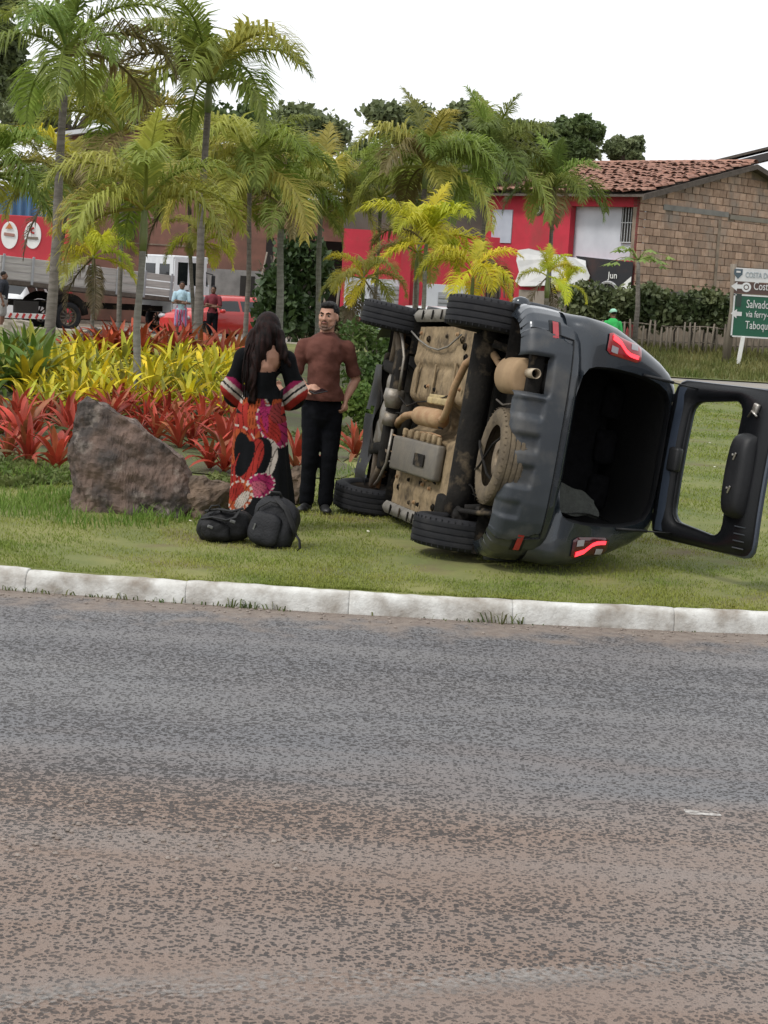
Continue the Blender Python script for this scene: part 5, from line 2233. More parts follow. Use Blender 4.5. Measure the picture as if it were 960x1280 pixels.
FR = {'up': [frond_mesh(rad(84), rad(40), 74, .30, 1, .5, .8), frond_mesh(rad(72), rad(75), 74, .30, 2, .5, .8)],
      'hi': [frond_mesh(rad(62), rad(95), 78, .32, 3, .6, .8), frond_mesh(rad(56), rad(112), 78, .32, 4, .6, .8)],
      'mid': [frond_mesh(rad(44), rad(115), 78, .32, 5, .6, .9), frond_mesh(rad(36), rad(122), 78, .32, 6, .6, .9)],
      'low': [frond_mesh(rad(16), rad(100), 62, .30, 7, .4, .9), frond_mesh(rad(2), rad(90), 62, .30, 8, .4, .9)],
      'dead': [frond_mesh(rad(-40), rad(48), 40, .26, 9, .3, 1.0)]}
M_ptrunk = mat('palm_trunk', (.105, .092, .078), (.19, .17, .15), 5, .9, .5, 30, stretch=(1, 1, 5))
M_ptrunkl = mat('pale_palm_trunk', (.23, .225, .20), (.15, .145, .125), 5, .85, .4, 30, stretch=(1, 1, 5))
M_shaft = mat('crownshaft', (.12, .17, .05), (.17, .19, .08), 4, .55)
GRN, OLV, YGR, DKG, LIM = (.165, .190, .045), (.245, .225, .055), (.330, .315, .026), (.115, .145, .042), (.40, .34, .026)


def palm(bpx, depth, tpx, tpy, r0, r1, n, L, tint, label, seed, dist=(2, 4, 5, 3, 0), pale=False, tint2=None, bpy_=400, zb=None):
    r_ = random.Random(seed)
    top = PY(tpx, tpy, depth)
    bx = PY(bpx, bpy_, depth).x
    zz = gz(bx, depth) if zb is None else zb
    base = Vector((bx, depth, zz - .03))
    root = empty('palm_tree', base, (0, 0, 0), label, 'palm tree', 'palm trees in and behind the flower bed')
    h = top - base
    cs_ = min(.55, h.z * .22)
    t = MB()
    st = 16
    pts, rr = [], []
    for i in range(st + 1):
        f = i / st
        pts.append(h * f * (1 - cs_ / h.z) + Vector((.04 * math.sin(f * 3 + seed), 0, 0)) * min(f, 1 - f) * 2)
        rr.append((r0 + (r1 - r0) * f) * (1 + .06 * math.sin(i * 2.2)) * (1.3 - .3 * min(1, f * 6)) * .72)
    t.tube(pts, rr, 12)
    t.build('trunk', M_ptrunkl if pale else M_ptrunk, root, True)
    MB().tube([pts[-1] - Vector((0, 0, .03)), pts[-1] + Vector((0, 0, cs_ * .3)), h - Vector((0, 0, .06)), h + Vector((0, 0, .08))], [r1 * .76, r1 * .95, r1 * .6, r1 * .3], 10).build('crownshaft', M_shaft, root, True)
    kinds = ['up'] * dist[0] + ['hi'] * dist[1] + ['mid'] * dist[2] + ['low'] * dist[3] + ['dead'] * dist[4]
    tint = tuple(x * 1.95 for x in tint)
    tint2 = None if tint2 is None else tuple(x * 1.95 for x in tint2)
    r0, r1 = r0, r1
    for i, kd in enumerate(kinds):
        az = i * 2.39996 + r_.uniform(-.3, .3) + seed
        c = jit(tint if (tint2 is None or r_.random() < .6) else tint2, r_, .18)
        if kd in ('mid', 'low') and r_.random() < .12:
            c = (.26, .20, .09)
        if kd == 'dead':
            c = (.16, .12, .075)
        s = L * r_.uniform(.85, 1.12) * (.8 if kd == 'up' else 1)
        link('frond', r_.choice(FR[kd]), root, h + Vector((0, 0, -.02 if kd in ('up', 'hi') else -.07)), (0, 0, az), s, c)
    return root


palm(57, 25.9, 84, 62, .115, .075, 14, 1.85, GRN, 'tall slender palm with high feathery crown in front of the stake truck', 1, (3, 4, 4, 3, 0), tint2=DKG, bpy_=490)
palm(243, 30.8, 262, 98, .105, .075, 14, 2.35, GRN, 'tall palm with dark lower trunk, crown rising above all the others', 2, (4, 4, 4, 3, 0), tint2=OLV, bpy_=475)
palm(170, 21.6, 181, 255, .070, .055, 15, 1.55, OLV, 'short olive palm with pale ringed trunk behind the large boulder', 3, (2, 6, 5, 1, 0), pale=True, tint2=GRN, bpy_=525)
palm(117, 38, 117, 318, .06, .05, 10, 1.35, YGR, 'small yellow palm with dead hanging fronds in front of the truck bed', 4, (2, 3, 3, 2, 3), tint2=OLV, bpy_=440)
palm(-22, 30, -12, 215, .09, .07, 14, 1.9, OLV, 'broad olive palm beside the tallest slender palm, in front of the red shop fascia', 5, (1, 3, 6, 5, 0), tint2=GRN, bpy_=440)
palm(308, 36, 313, 205, .075, .06, 16, 2.3, OLV, 'bushy olive palm behind the woman\'s head', 6, (1, 5, 6, 4, 0), tint2=GRN)
palm(349, 42, 352, 255, .14, .10, 14, 2.0, GRN, 'green palm with thick pale grey trunk behind the woman', 7, (2, 4, 6, 4, 0), pale=True, tint2=OLV)
palm(398, 44, 402, 235, .10, .08, 13, 2.1, GRN, 'green palm with spiky upright top above the man in brown', 8, (4, 4, 5, 3, 0), pale=True, tint2=OLV)
palm(518, 42, 533, 205, .11, .08, 16, 2.3, GRN, 'large dense green palm rising behind the front wheel of the car', 9, (2, 5, 7, 5, 0), tint2=OLV)
palm(595, 47, 612, 200, .11, .08, 14, 2.5, GRN, 'dark green palm leaning towards the tile roofed house', 10, (3, 5, 5, 4, 0), tint2=DKG)
palm(529, 34, 533, 300, .065, .055, 12, 1.55, YGR, 'bright lime palm with twin pale stems above the upper front wheel', 11, (2, 4, 4, 2, 0), pale=True, tint2=LIM)
palm(517, 35, 522, 312, .05, .045, 6, 1.2, OLV, 'thin dark stemmed palm beside the lime palm', 12, (0, 2, 3, 2, 0), tint2=YGR)
palm(453, 32, 455, 344, .040, .035, 10, 1.05, LIM, 'small golden palm with drooping brown fronds behind the man\'s shoulder', 13, (1, 3, 3, 3, 3), tint2=OLV)
palm(588, 31, 592, 338, .045, .040, 11, 1.12, LIM, 'small golden yellow palm above the car\'s rear wheel', 14, (1, 3, 4, 3, 0), tint2=YGR)
palm(688, 48, 692, 232, .085, .07, 14, 1.9, GRN, 'slim green palm in front of the tile roofed house', 15, (2, 4, 5, 4, 0), tint2=DKG)
palm(683, 40, 685, 342, .09, .07, 9, .95, YGR, 'young stubby palm with stiff curved stalks in front of the white banner', 16, (3, 2, 1, 1, 2), tint2=OLV)
palm(706, 41, 708, 352, .045, .04, 7, .8, YGR, 'tiny young palm beside the stubby palm in front of the banner', 17, (2, 2, 2, 1, 0), tint2=LIM)
palm(150, 40, 152, 165, .08, .06, 14, 2.5, OLV, 'hazy green palm with arching crown between the two tallest palms', 18, (2, 4, 4, 1, 0), tint2=GRN)
palm(245, 43, 236, 225, .07, .06, 15, 2.4, OLV, 'full olive palm hiding the brick wall behind the stake truck', 21, (1, 4, 6, 5, 1), tint2=GRN)
palm(66, 44, 88, 220, .07, .06, 14, 2.3, OLV, 'broad palm with low crown above the tail of the stake truck', 22, (1, 4, 6, 5, 1), tint2=YGR)
palm(470, 46, 476, 245, .07, .06, 14, 2.1, OLV, 'olive palm in front of the grey upper wall of the red building', 23, (1, 4, 6, 4, 0), tint2=GRN)
palm(250, 40, 254, 300, .06, .05, 9, 1.2, OLV, 'low olive yellow palm above the man in the pale blue shirt', 19, (1, 3, 4, 3, 0), tint2=YGR)


# ------------------------------------------------------------------ background trees
M_tree = [mat('tree_leaf_dark', (.10, .13, .055), (.17, .20, .085), .6, .6, trans=.25), mat('tree_leaf_mid', (.06, .10, .03), (.12, .16, .05), .7, .6, trans=.25)]


def tree(px, py, depth, rw, rh, label, seed, n=2600, size=.34, mi=0, sparse=.5):
    """px, py: centre of the crown in the picture"""
    c = PY(px, py, depth)
    root = empty('broadleaf_tree', (c.x, depth, 0), (0, 0, 0), label, 'tree', 'broadleaf trees behind the buildings')
    r_ = random.Random(seed)
    t = MB()
    t.tube([(0, 0, -.1), (.1, 0, c.z * .4), (0, .1, c.z - rh * .5), (.1, 0, c.z + rh * .3)], [.28, .22, .16, .05], 10)
    bl = []
    for k in range(16):
        a, e_ = r_.uniform(0, 6.28), r_.uniform(-.7, 1)
        q = r_.uniform(.35, .95)
        p = Vector((rw * q * math.cos(a), rw * .8 * q * math.sin(a), c.z + rh * e_ * .8))
        t.tube([(0, .05, c.z - rh * .7), p.lerp(Vector((0, 0, c.z)), .5) - Vector((0, 0, .2)), p], [.10, .06, .02], 6)
        bl.append((p, (rw * .34, rw * .32, rh * .28)))
    t.build('trunk', M_bark, root, True)
    leaf_cloud('crown', bl, int(n * 3.2), size * .58, M_tree[mi], seed, root, 1.5, sparse * .8)
    return root


tree(-22, 45, 44, 1.1, 2.3, 'dark broadleaf tree beside the tallest slender palm crown', 1, 2600, .24)
tree(85, 142, 84, 4.2, 1.9, 'grey green tree above the white edged roof', 2, 3600, .34)
tree(372, 190, 78, 2.4, 2.0, 'thin dark tree behind the palms over the man in brown', 3, 1900, .34, 0, .3)
tree(525, 172, 84, 2.9, 2.0, 'dark tree behind the large dense palm', 4, 2600, .38)
tree(590, 185, 88, 3.0, 1.7, 'pale green tree behind the leaning palm and dense palm', 15, 3000, .38, 1)
tree(655, 190, 86, 3.0, 1.5, 'wide dark tree behind the red house and leaning palm', 5, 3200, .38)
tree(722, 182, 80, 1.15, 1.25, 'rounded green tree behind the ridge of the tile roof', 6, 2200, .34, 1)
tree(783, 188, 80, .95, .75, 'small round dark tree just above the tile roof', 7, 1200, .26)
tree(300, 205, 74, 2.6, 2.6, 'leafy green tree behind the bushy olive palm', 8, 2600, .34, 1)
shrub('climber', 364, 372, 1.15, 3.0, 3000, .16, mat('climber_leaf', (.025, .055, .016), (.05, .085, .022), 1.2, .6, trans=.2), 'dark green climbing bush beside the thick pale palm trunk', 11, 52, 'bush')
shrub('bush', 410, 415, 1.3, .9, 1600, .12, mat('dry_bush_leaf', (.09, .09, .04), (.14, .12, .06), 1.2, .7, trans=.2), 'dry undergrowth below the dark opening beside the red shop', 12, 53, 'bush')
# ================================================================== buildings across the road
def rect(px0, py0, px1, py1, d):
    """picture rectangle at depth d -> x0, x1, z0, z1"""
    xm, ym = (px0 + px1) / 2, (py0 + py1) / 2
    return PY(px0, ym, d).x, PY(px1, ym, d).x, PY(xm, py1, d).z, PY(xm, py0, d).z


def slab(name, r4, d, thick, m, parent=None, front=0.0, bev=0.0, org=None, z0=None):
    x0, x1, za, zb = r4
    if z0 is not None:
        za = z0
    o = Vector(org) if org else Vector((0, 0, 0))
    mb_ = MB().box(Vector(((x0 + x1) / 2, d + thick / 2 - front, (za + zb) / 2)) - o, (x1 - x0, thick, zb - za), None, bev)
    return mb_.build(name, m, parent)


M_redw = mat('red_wall_paint', (.50, .030, .055), (.38, .026, .042), 1.2, .85, .15, 12, detail=8, dust=(.24, .06, .055), dlo=.52, dhi=.8, dscale=1.1)
M_whtw = mat('white_wall_paint', (.55, .57, .62), (.46, .48, .53), 1.0, .85, .1, 12)
M_plas = mat('grey_plaster', (.30, .29, .28), (.17, .165, .16), 1.3, .9, .3, 10, detail=8)
M_brown = mat('brick_wall_far', (.24, .115, .085), (.15, .08, .06), 1.6, .9, .3, 14, detail=8)
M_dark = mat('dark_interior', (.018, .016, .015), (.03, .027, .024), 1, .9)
M_mort = mat('mortar', (.27, .21, .16), (.17, .135, .105), 3, .95, .3, 20)
M_wood = mat('weathered_wood', (.24, .205, .165), (.14, .115, .09), 6, .9, .4, 30, stretch=(1, 1, .15))
M_wwood = mat('dark_wood', (.07, .055, .045), (.11, .09, .075), 6, .9, .4, 30)
M_sheet = mat('white_roof_sheet', (.62, .64, .66), (.48, .49, .50), 2, .6)
M_steel = mat('grey_shutter', (.33, .34, .36), (.27, .28, .30), 2, .5, metal=.2)
M_wht = mat('white_print', (.72, .72, .70), (.64, .64, .62), 3, .7)

# ---- red shop with fascia at the left
D1 = 63
ox = PY(20, 400, D1)
shop = empty('shop_building', (ox.x, D1, 0), (0, 0, 0), 'shop with red fascia, round white emblems and blue sheeting above', 'shop')
O = (ox.x, D1, 0)
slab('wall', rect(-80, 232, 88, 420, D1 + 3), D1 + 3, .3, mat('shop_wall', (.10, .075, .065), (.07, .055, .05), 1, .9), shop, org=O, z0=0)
slab('fascia', rect(-80, 268, 86, 331, D1), D1, .35, mat('red_fascia', (.42, .022, .035), (.36, .02, .03), 1.5, .6), shop, org=O, bev=.02)
slab('awning_edge', rect(-80, 329, 84, 338, D1), D1, .6, M_wht, shop, .5, .03, O)
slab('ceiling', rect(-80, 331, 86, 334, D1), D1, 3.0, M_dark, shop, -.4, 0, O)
for px in (-40, 83):
    slab('pillar', rect(px, 338, px + 5, 420, D1), D1, .3, M_redw, shop, 0, 0, O, 0)
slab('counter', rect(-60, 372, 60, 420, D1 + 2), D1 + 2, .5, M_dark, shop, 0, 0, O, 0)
for px in (-14, 12, 41):
    c = PY(px, 294 if px > 0 else 292, D1) - Vector(O)
    em = MB().lathe([(.001, .0), (.98, .0), (1, -.02)], 30, (0, 0, 0), (rad(90), 0, 0))
    em.v = [(v[0] * .30, v[1], v[2] * .48) for v in em.v]
    e_ = em.build('emblem_disc', M_wht, shop, loc=c + Vector((0, -.03, 0)))
    k = MB()
    if px == 41:
        k.tube([(.04, -.03, .26), (-.06, -.03, .20), (-.05, -.03, .10), (.06, -.03, .07)], .035, 6)
        k.build('emblem_mark', mat('emblem_red', (.35, .02, .02), None, 1, .7), e_)
        MB().box((0, -.03, -.10), (.40, .02, .09), None, .01).build('emblem_band', mat('emblem_grey', (.16, .13, .10), None, 1, .7), e_)
    elif px == 12:
        k.poly([(-.14, -.03, .22), (.0, -.03, .44), (.12, -.03, .24)], .02, (0, -1, 0))
        k.build('emblem_mark', mat('emblem_orange', (.45, .16, .05), None, 1, .7), e_)
        MB().box((0, -.03, .02), (.38, .02, .11), (0, .08, 0), .01).build('emblem_band', mat('emblem_red_grey', (.30, .16, .13), None, 1, .7), e_)
x0, x1, za, zb = rect(-80, 238, 80, 268, D1 + .4)
mb = MB()
mb.grid(lambda u, v: (u - O[0], D1 + .6 + .06 * math.sin(u * 20) - O[1], v), np.linspace(x0, x1, 150), [za, zb])
mb.build('blue_sheeting', mat('blue_sheet', (.07, .17, .30), (.05, .12, .22), .8, .5), shop, True)

# ---- long brick building with a white-edged roof
D2 = 68
ox = PY(190, 400, D2)
O = (ox.x, D2, 0)
lb_ = empty('brick_building', O, (0, 0, 0), 'reddish brown brick building with white edged roof behind the truck', 'building')
slab('wall', rect(86, 176, 345, 420, D2), D2, 4.0, M_brown, lb_, 0, 0, O, 0)
x0, x1, za, zb = rect(86, 160, 262, 178, D2)
xa = PY(238, 160, D2).x
mb = MB()
mb.poly([(x0 - O[0], -.02, za), (xa - O[0], -.02, zb + .30), (x1 - O[0], -.02, za)], 3.5, (0, 1, 0))
mb.build('gable', M_brown, lb_)
mb = MB()
for (a, b) in (((x0 - .9, za - .1), (xa, zb + .42)), ((xa, zb + .42), (x1 + .5, za - .05))):
    mb.poly([(a[0] - O[0], -.5, a[1]), (b[0] - O[0], -.5, b[1]), (b[0] - O[0], -.5, b[1] + .16), (a[0] - O[0], -.5, a[1] + .16)], 4.5, (0, 1, 0))
mb.build('roof_sheet', M_sheet, lb_)
slab('plaster_band', rect(200, 336, 345, 420, D2), D2, .2, M_plas, lb_, .25, 0, O, 0)
for (a, b, c, d_) in ((300, 345, 318, 400), (150, 250, 170, 300)):
    w = slab('window', rect(a, b, c, d_, D2), D2, .1, M_dark, lb_, .27, 0, O)
x0, x1, za, zb = rect(86, 172, 262, 330, D2)
for zq in np.arange(3.0, zb, 1.0):
    MB().box((-.2, -.015, zq), (x1 - x0, .03, .05)).build('course_line', M_mort, lb_)

# ---- low brick shed with a dark opening beside the red shop
D3 = 64
ox = PY(385, 400, D3)
O = (ox.x, D3, 0)
sd_ = empty('brick_shed', O, (0, 0, 0), 'weathered brick shed with a dark opening beside the red shop', 'shed')
slab('wall', rect(340, 285, 378, 420, D3), D3, .3, M_brown, sd_, 0, 0, O, 0)
slab('wall', rect(340, 262, 432, 300, D3), D3, .3, M_brown, sd_, .02, 0, O)
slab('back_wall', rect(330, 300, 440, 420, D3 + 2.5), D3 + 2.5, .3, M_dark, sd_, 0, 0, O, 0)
slab('roof', rect(330, 250, 436, 262, D3), D3, 3, M_wwood, sd_, .3, 0, O)
for px in (386, 402, 418):
    a = PY(px, 400, 58)
    MB().tube([(a.x - O[0], -6, 0), (a.x + .1 - O[0], -6, 2.0)], .045, 6).build('post', M_wood, sd_, True)
for (px, py) in ((372, 345), (338, 330), (326, 335)):
    a, b = PY(px - 14, py + 70, 57), PY(px + 8, py - 20, 57)
    MB().tube([(a.x - O[0], -7, .2), (b.x - O[0], -7, b.z)], .03, 6).build('pole', M_wood, sd_, True)

# ---- red ground-floor shop with white garage doors
D4 = 60
ox = PY(540, 400, D4)
O = (ox.x, D4, 0)
rs2 = empty('garage_building', O, (0, 0, 0), 'red building with white garage door surrounds behind the palms', 'building')
slab('wall', rect(426, 292, 652, 425, D4), D4, 4.0, M_redw, rs2, 0, 0, O, 0)
slab('upper_wall', rect(430, 212, 648, 292, D4 + .6), D4 + .6, 3.4, mat('grey_brown_upper_wall', (.13, .12, .10), (.09, .085, .07), 1, .9), rs2, 0, 0, O)  # upper storey has its own grey-brown colour
slab('roof_edge', rect(422, 204, 655, 213, D4), D4, 4.4, mat('roof_edge_grey', (.12, .11, .10), None, 1, .9), rs2, .2, 0, O)
slab('door_surround', rect(430, 348, 499, 397, D4), D4, .1, M_whtw, rs2, .06, .01, O)
slab('plinth', rect(429, 397, 456, 425, D4), D4, .1, mat('dark_red_plinth', (.28, .018, .025), (.22, .015, .02), 2, .8), rs2, .07, 0, O, 0)
r4 = rect(462, 357, 498, 425, D4)
dr = slab('garage_door', r4, D4, .06, M_steel, rs2, .10, 0, O, 0)
for zq in np.arange(r4[2] if r4[2] > 0 else 0.1, r4[3], .16):
    MB().box(((r4[0] + r4[1]) / 2 - O[0], -.115, zq), (r4[1] - r4[0] - .02, .02, .10), None, .008).build('shutter_slat', M_steel, dr)
slab('door_surround', rect(527, 356, 590, 400, D4), D4, .1, M_whtw, rs2, .06, .01, O)
r4 = rect(546, 366, 588, 425, D4)
dr = slab('garage_door', r4, D4, .06, M_steel, rs2, .10, 0, O, 0)
for zq in np.arange(.1, r4[3], .16):
    MB().box(((r4[0] + r4[1]) / 2 - O[0], -.115, zq), (r4[1] - r4[0] - .02, .02, .10), None, .008).build('shutter_slat', M_steel, dr)
slab('pillar', rect(499, 300, 512, 425, D4), D4, .3, M_redw, rs2, .2, 0, O, 0)
slab('pillar', rect(643, 300, 652, 425, D4), D4, .3, M_redw, rs2, .2, 0, O, 0)
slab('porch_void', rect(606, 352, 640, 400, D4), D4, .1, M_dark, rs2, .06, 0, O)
mb = MB()                           # balcony railing behind the leaves
for px in range(604, 642, 5):
    a, b = PY(px, 372, D4), PY(px, 345, D4)
    mb.tube([(a.x - O[0], -.5, a.z), (b.x - O[0], -.5, b.z)], .025, 5)
tag(mb.build('railing', M_wwood, rs2), kind='stuff')

# ---- tile-roofed house: red front, raw brick gable (local x along the gable, y along the front)
DC = 56.0
Cc = PY(800, 243, DC)
house = empty('brick_gable_house', (Cc.x, DC, 0), (0, 0, rad(45)), 'house with red front, clay tile roof and raw brick gable behind the hedge', 'house')
ZE = Cc.z
ZR = PY(922, 208, DC + .7071 * 5.6).z
HS, FL = 5.6, 6.4                   # half span of the gable, length of the front


def fac(px, py):
    """picture point on the front wall -> (y, z)"""
    k = (px - 480) / FPX
    best, bt = 9, 0
    for i in range(700):
        t = i * .01
        w = Vector((Cc.x - .7071 * t, DC + .7071 * t, 0))
        z = 0
        # pixel column of this point near height z
        for _ in range(2):
            p = PY(px, py, w.y)
            z = p.z
        e_ = abs(p.x - w.x)
        if e_ < best:
            best, bt, bz = e_, t, z
    return bt, bz


def fbox(name, px0, py0, px1, py1, m, parent, proud, thick, zlow=None):
    (ya, za), (yb, zb) = fac(px0, py0), fac(px1, py1)
    z0_, z1_ = min(za, zb), max(za, zb)
    if zlow is not None:
        z0_ = zlow
    return MB().box((-proud + thick / 2, (ya + yb) / 2, (z0_ + z1_) / 2), (thick, abs(yb - ya), z1_ - z0_)).build(name, m, parent)


# front wall built round the recess
(yl, zt), (yr, zbm) = fac(714, 258), fac(791, 326)
z_rt, z_rb = fac(750, 258)[1], fac(750, 324)[1]
fr = MB()
fr.box((.125, (0 + yr) / 2, ZE / 2), (.25, yr, ZE))
fr.box((.125, (yl + FL) / 2, ZE / 2), (.25, FL - yl, ZE))
fr.box((.125, (yl + yr) / 2, (ZE + z_rt) / 2), (.25, yl - yr, ZE - z_rt))
fr.box((.125, (yl + yr) / 2, z_rb / 2), (.25, yl - yr, z_rb))
fr.build('front_wall', M_redw, house)
rc = MB()
rc.box((.33, (yl + yr) / 2, (z_rt + z_rb) / 2), (.06, yl - yr + .2, z_rt - z_rb + .2))
rc.box((.28, yr - .03, (z_rt + z_rb) / 2), (.10, .05, z_rt - z_rb))
rc.box((.28, (yl + yr) / 2, z_rb - .03), (.10, yl - yr, .05))
bal = rc.build('balcony_recess', M_whtw, house)
wy0, wz0 = fac(766, 264)
wy1, wz1 = fac(789, 304)
sh_w = yl - yr
wa, wb = yr + .10, yr + .10 + abs(wy0 - wy1) * .8
wn = MB().box((.28, (wa + wb) / 2, (z_rt + z_rb) / 2 + .35), (.06, wb - wa, 1.25)).build('window', M_dark, house)
for i in range(6):
    yb_ = wa + (wb - wa) * (i + .5) / 6
    MB().tube([(.235, yb_, (z_rt + z_rb) / 2 - .27), (.235, yb_, (z_rt + z_rb) / 2 + .97)], .013, 5).build('window_bar', M_sheet, wn)
for zq in (-.27, .35, .97):
    MB().tube([(.235, wa, (z_rt + z_rb) / 2 + zq), (.235, wb, (z_rt + z_rb) / 2 + zq)], .016, 5).build('window_bar', M_sheet, wn)
fbox('door', 617, 262, 639, 304, mat('pale_blue_door', (.42, .45, .52), (.36, .39, .46), 2, .7), house, .04, .08)
# unreadable small oval plaque between the windows
pz = fac(673, 262)
pl = MB().lathe([(.001, 0), (.19, 0), (.21, -.02)], 18, (0, 0, 0), (0, rad(-90), 0)).build('wall_plaque', M_wwood, house, loc=(-.03, pz[0], pz[1]))
MB().lathe([(.10, 0), (.13, -.015), (.13, 0)], 16, (-.02, 0, 0), (0, rad(-90), 0)).build('plaque_ring', M_wht, pl)
# torn white banner and dark poster on the front
bp_ = [(651, 313), (664, 311), (690, 316), (720, 322), (735, 326), (737, 334), (741, 345), (738, 352), (742, 362), (728, 360), (712, 358), (700, 361), (684, 357), (668, 359), (655, 358), (648, 352), (652, 340), (650, 326)]
mb = MB()
mb.poly([(-.16 + .03 * math.sin(i * 2.1), *fac(px, py)) for i, (px, py) in enumerate(bp_)], .02, (1, 0, 0))
mb.build('torn_banner', mat('white_banner', (.70, .70, .70), (.62, .63, .64), 2, .8), house)
pp = [(722, 320), (796, 328), (796, 374), (742, 372), (740, 345)]
po = MB().poly([(-.10, *fac(px, py)) for px, py in pp], .02, (1, 0, 0)).build('dark_poster', mat('dark_poster_print', (.012, .012, .016), (.05, .022, .018), 1.0, .6, lo=.5, hi=.75), house)
MB().poly([(-.13, *fac(px, py)) for px, py in ((770, 372), (776, 360), (795, 346), (796, 373))], .01, (1, 0, 0)).build('poster_patch', M_wht, po)
MB().tube([(-.13, *fac(763 + 12 * math.cos(a), 366 - 13 * math.sin(a))) for a in np.linspace(.3, 2.6, 10)], .05, 5).build('poster_arc', mat('poster_grey', (.35, .35, .36), None, 1, .7), po)
tm_ = text_mesh('Jun', .30, M_wht)
ty, tz = fac(763, 348)
link('poster_lettering', tm_, po, (-.135, ty, tz), (rad(90), 0, rad(-90)))
fbox('lower_wall', 650, 362, 740, 390, mat('grey_brown_lower_wall', (.26, .225, .19), (.20, .17, .145), 2, .9), house, .05, .06, 0)
# gable wall: mortar sheet with single bricks proud of it
mb = MB()
mb.poly([(0, .0, 0), (2 * HS, 0, 0), (2 * HS, 0, ZE), (HS, 0, ZR), (0, 0, ZE)], .22, (0, 1, 0))
gw = mb.build('gable_wall', M_mort, house)
BW, BH = .385, .245
bm1 = MB().box((0, 0, 0), (BW - .022, .05, BH - .022), None, .008).mesh('brick', mat('clay_brick', (.44, .305, .225), (.33, .215, .150), 5, .92, .4, 25, rnd=.30, dust=(.25, .215, .185), dlo=.50, dhi=.72, dscale=.9, world=True))
bm2 = MB().box((0, 0, 0), (BW * .5 - .022, .05, BH - .022), None, .008).mesh('brick', bm1.materials[0])
zlow_ = PY(850, 361, DC + 2).z
row = 0
z = zlow_
nb = 0
while z < ZR - .25:
    off = (BW / 2 if row % 2 else 0)
    s_lo = .02 if z < ZE else (z + BH / 2 - ZE) / (ZR - ZE) * HS + .15
    s_hi = 7.75 if z < ZE else min(7.75, 2 * HS - s_lo)
    s = .20 + (0 if row % 2 else BW / 2)
    if s_lo < .1 and not row % 2:
        link('brick', bm2, gw, (.11, -.012 + random.uniform(-.008, .006), z), (0, 0, 0))
    while s < s_hi:
        if s - BW / 2 > s_lo - .05:
            if not (abs(s - 5.05) < .2 and abs(z - (ZE - .35)) < .13) and random.random() > .006:
                link('brick', bm1, gw, (s + random.uniform(-.006, .006), -.012 + random.uniform(-.012, .010), z + random.uniform(-.004, .004)), (random.uniform(-.01, .01), random.uniform(-.008, .008), random.uniform(-.012, .012)))
                nb += 1
        s += BW
    z += BH
    row += 1
print('BRICKS', nb)
MB().box((4.0, -.03, zlow_ - .33), (8.2, .10, .42)).build('concrete_band', mat('stained_concrete', (.085, .080, .078), (.16, .15, .14), 1.5, .95), gw)
MB().box((3.0, -.035, ZE - .30), (3.6, .06, .17)).build('concrete_beam', mat('grey_concrete', (.17, .165, .155), (.24, .23, .21), 2, .95), gw)
MB().box((6.6, -.035, ZE - .36), (3.4, .06, .15)).build('concrete_beam', mat('pale_concrete', (.25, .22, .18), (.2, .18, .15), 2, .95), gw)
MB().box((4.35, -.030, (zlow_ + ZE) / 2 - .35), (.16, .05, ZE - zlow_ - .3)).build('concrete_column', M_mort, gw)
# roof: battens, rake boards and rows of barrel tiles
OV = .45
sl_len = math.hypot(HS + OV, ZR - ZE)
slope = math.atan2(ZR - ZE, HS)
rf = MB()
e0 = (-OV, ZE - OV * math.tan(slope) + .06)
rf.poly([(e0[0], -.45, e0[1]), (HS, -.45, ZR + .06), (HS, -.45, ZR), (e0[0], -.45, e0[1] - .06)], FL + 1.2, (0, 1, 0))
rf.poly([(2 * HS + OV, -.45, e0[1]), (HS, -.45, ZR + .06), (HS, -.45, ZR), (2 * HS + OV, -.45, e0[1] - .06)], FL + 1.2, (0, 1, 0))
roof = rf.build('roof', M_wwood, house)
M_tile = mat('clay_tile', (.33, .165, .115), (.20, .10, .072), 3.2, .9, .4, 20, lo=.35, hi=.62, detail=6, dust=(.42, .27, .20), dlo=.56, dhi=.74, dscale=4)
tl = MB()
TWd, TLn = .24, .42
ncol, nrow = int((FL + 1.2) / TWd), int(sl_len / (TLn * .82)) + 1
rt = random.Random(5)
ca_, sa_ = math.cos(slope), math.sin(slope)
for j in range(ncol):
    for i in range(nrow):
        d0 = i * TLn * .82 + rt.uniform(-.05, .05)
        yc = -.42 + (j + .5) * TWd + rt.uniform(-.03, .03)
        lift = .10 + rt.uniform(-.01, .04)
        tw = rt.uniform(-.06, .06)
        vs, fs = [], []
        for q in (0, 1):
            dd = d0 + q * TLn
            for k in range(6):
                a = math.pi * k / 5
                yy_ = yc + math.cos(a) * TWd * (.56 - .06 * q) + tw * (q - .5)
                hh_ = math.sin(a) * .075 + lift - q * .035
                vs.append((e0[0] + dd * ca_ - hh_ * sa_, yy_, e0[1] + dd * sa_ + hh_ * ca_))
        for k in range(5):
            fs.append((k, k + 1, 7 + k, 6 + k))
        tl.add(vs, fs)
for j in range(int((FL + 1.2) / .36)):
    y0_ = -.42 + j * .36
    vs, fs = [], []
    for q in (0, 1):
        for k in range(7):
            a = math.pi * k / 6
            vs.append((HS + math.cos(a) * .16, y0_ + q * .40, ZR + .12 + math.sin(a) * .12 + .015 * q))
    for k in range(6):
        fs.append((k, k + 1, 8 + k, 7 + k))
    tl.add(vs, fs)
tag(tl.build('roof_tiles', M_tile, roof, fix=False), kind='stuff')
MB().poly([(e0[0], -.50, e0[1] - .16), (HS, -.50, ZR - .08), (HS, -.50, ZR + .08), (e0[0], -.50, e0[1] + .02)], .05, (0, 1, 0)).build('rake_board', M_wwood, roof)
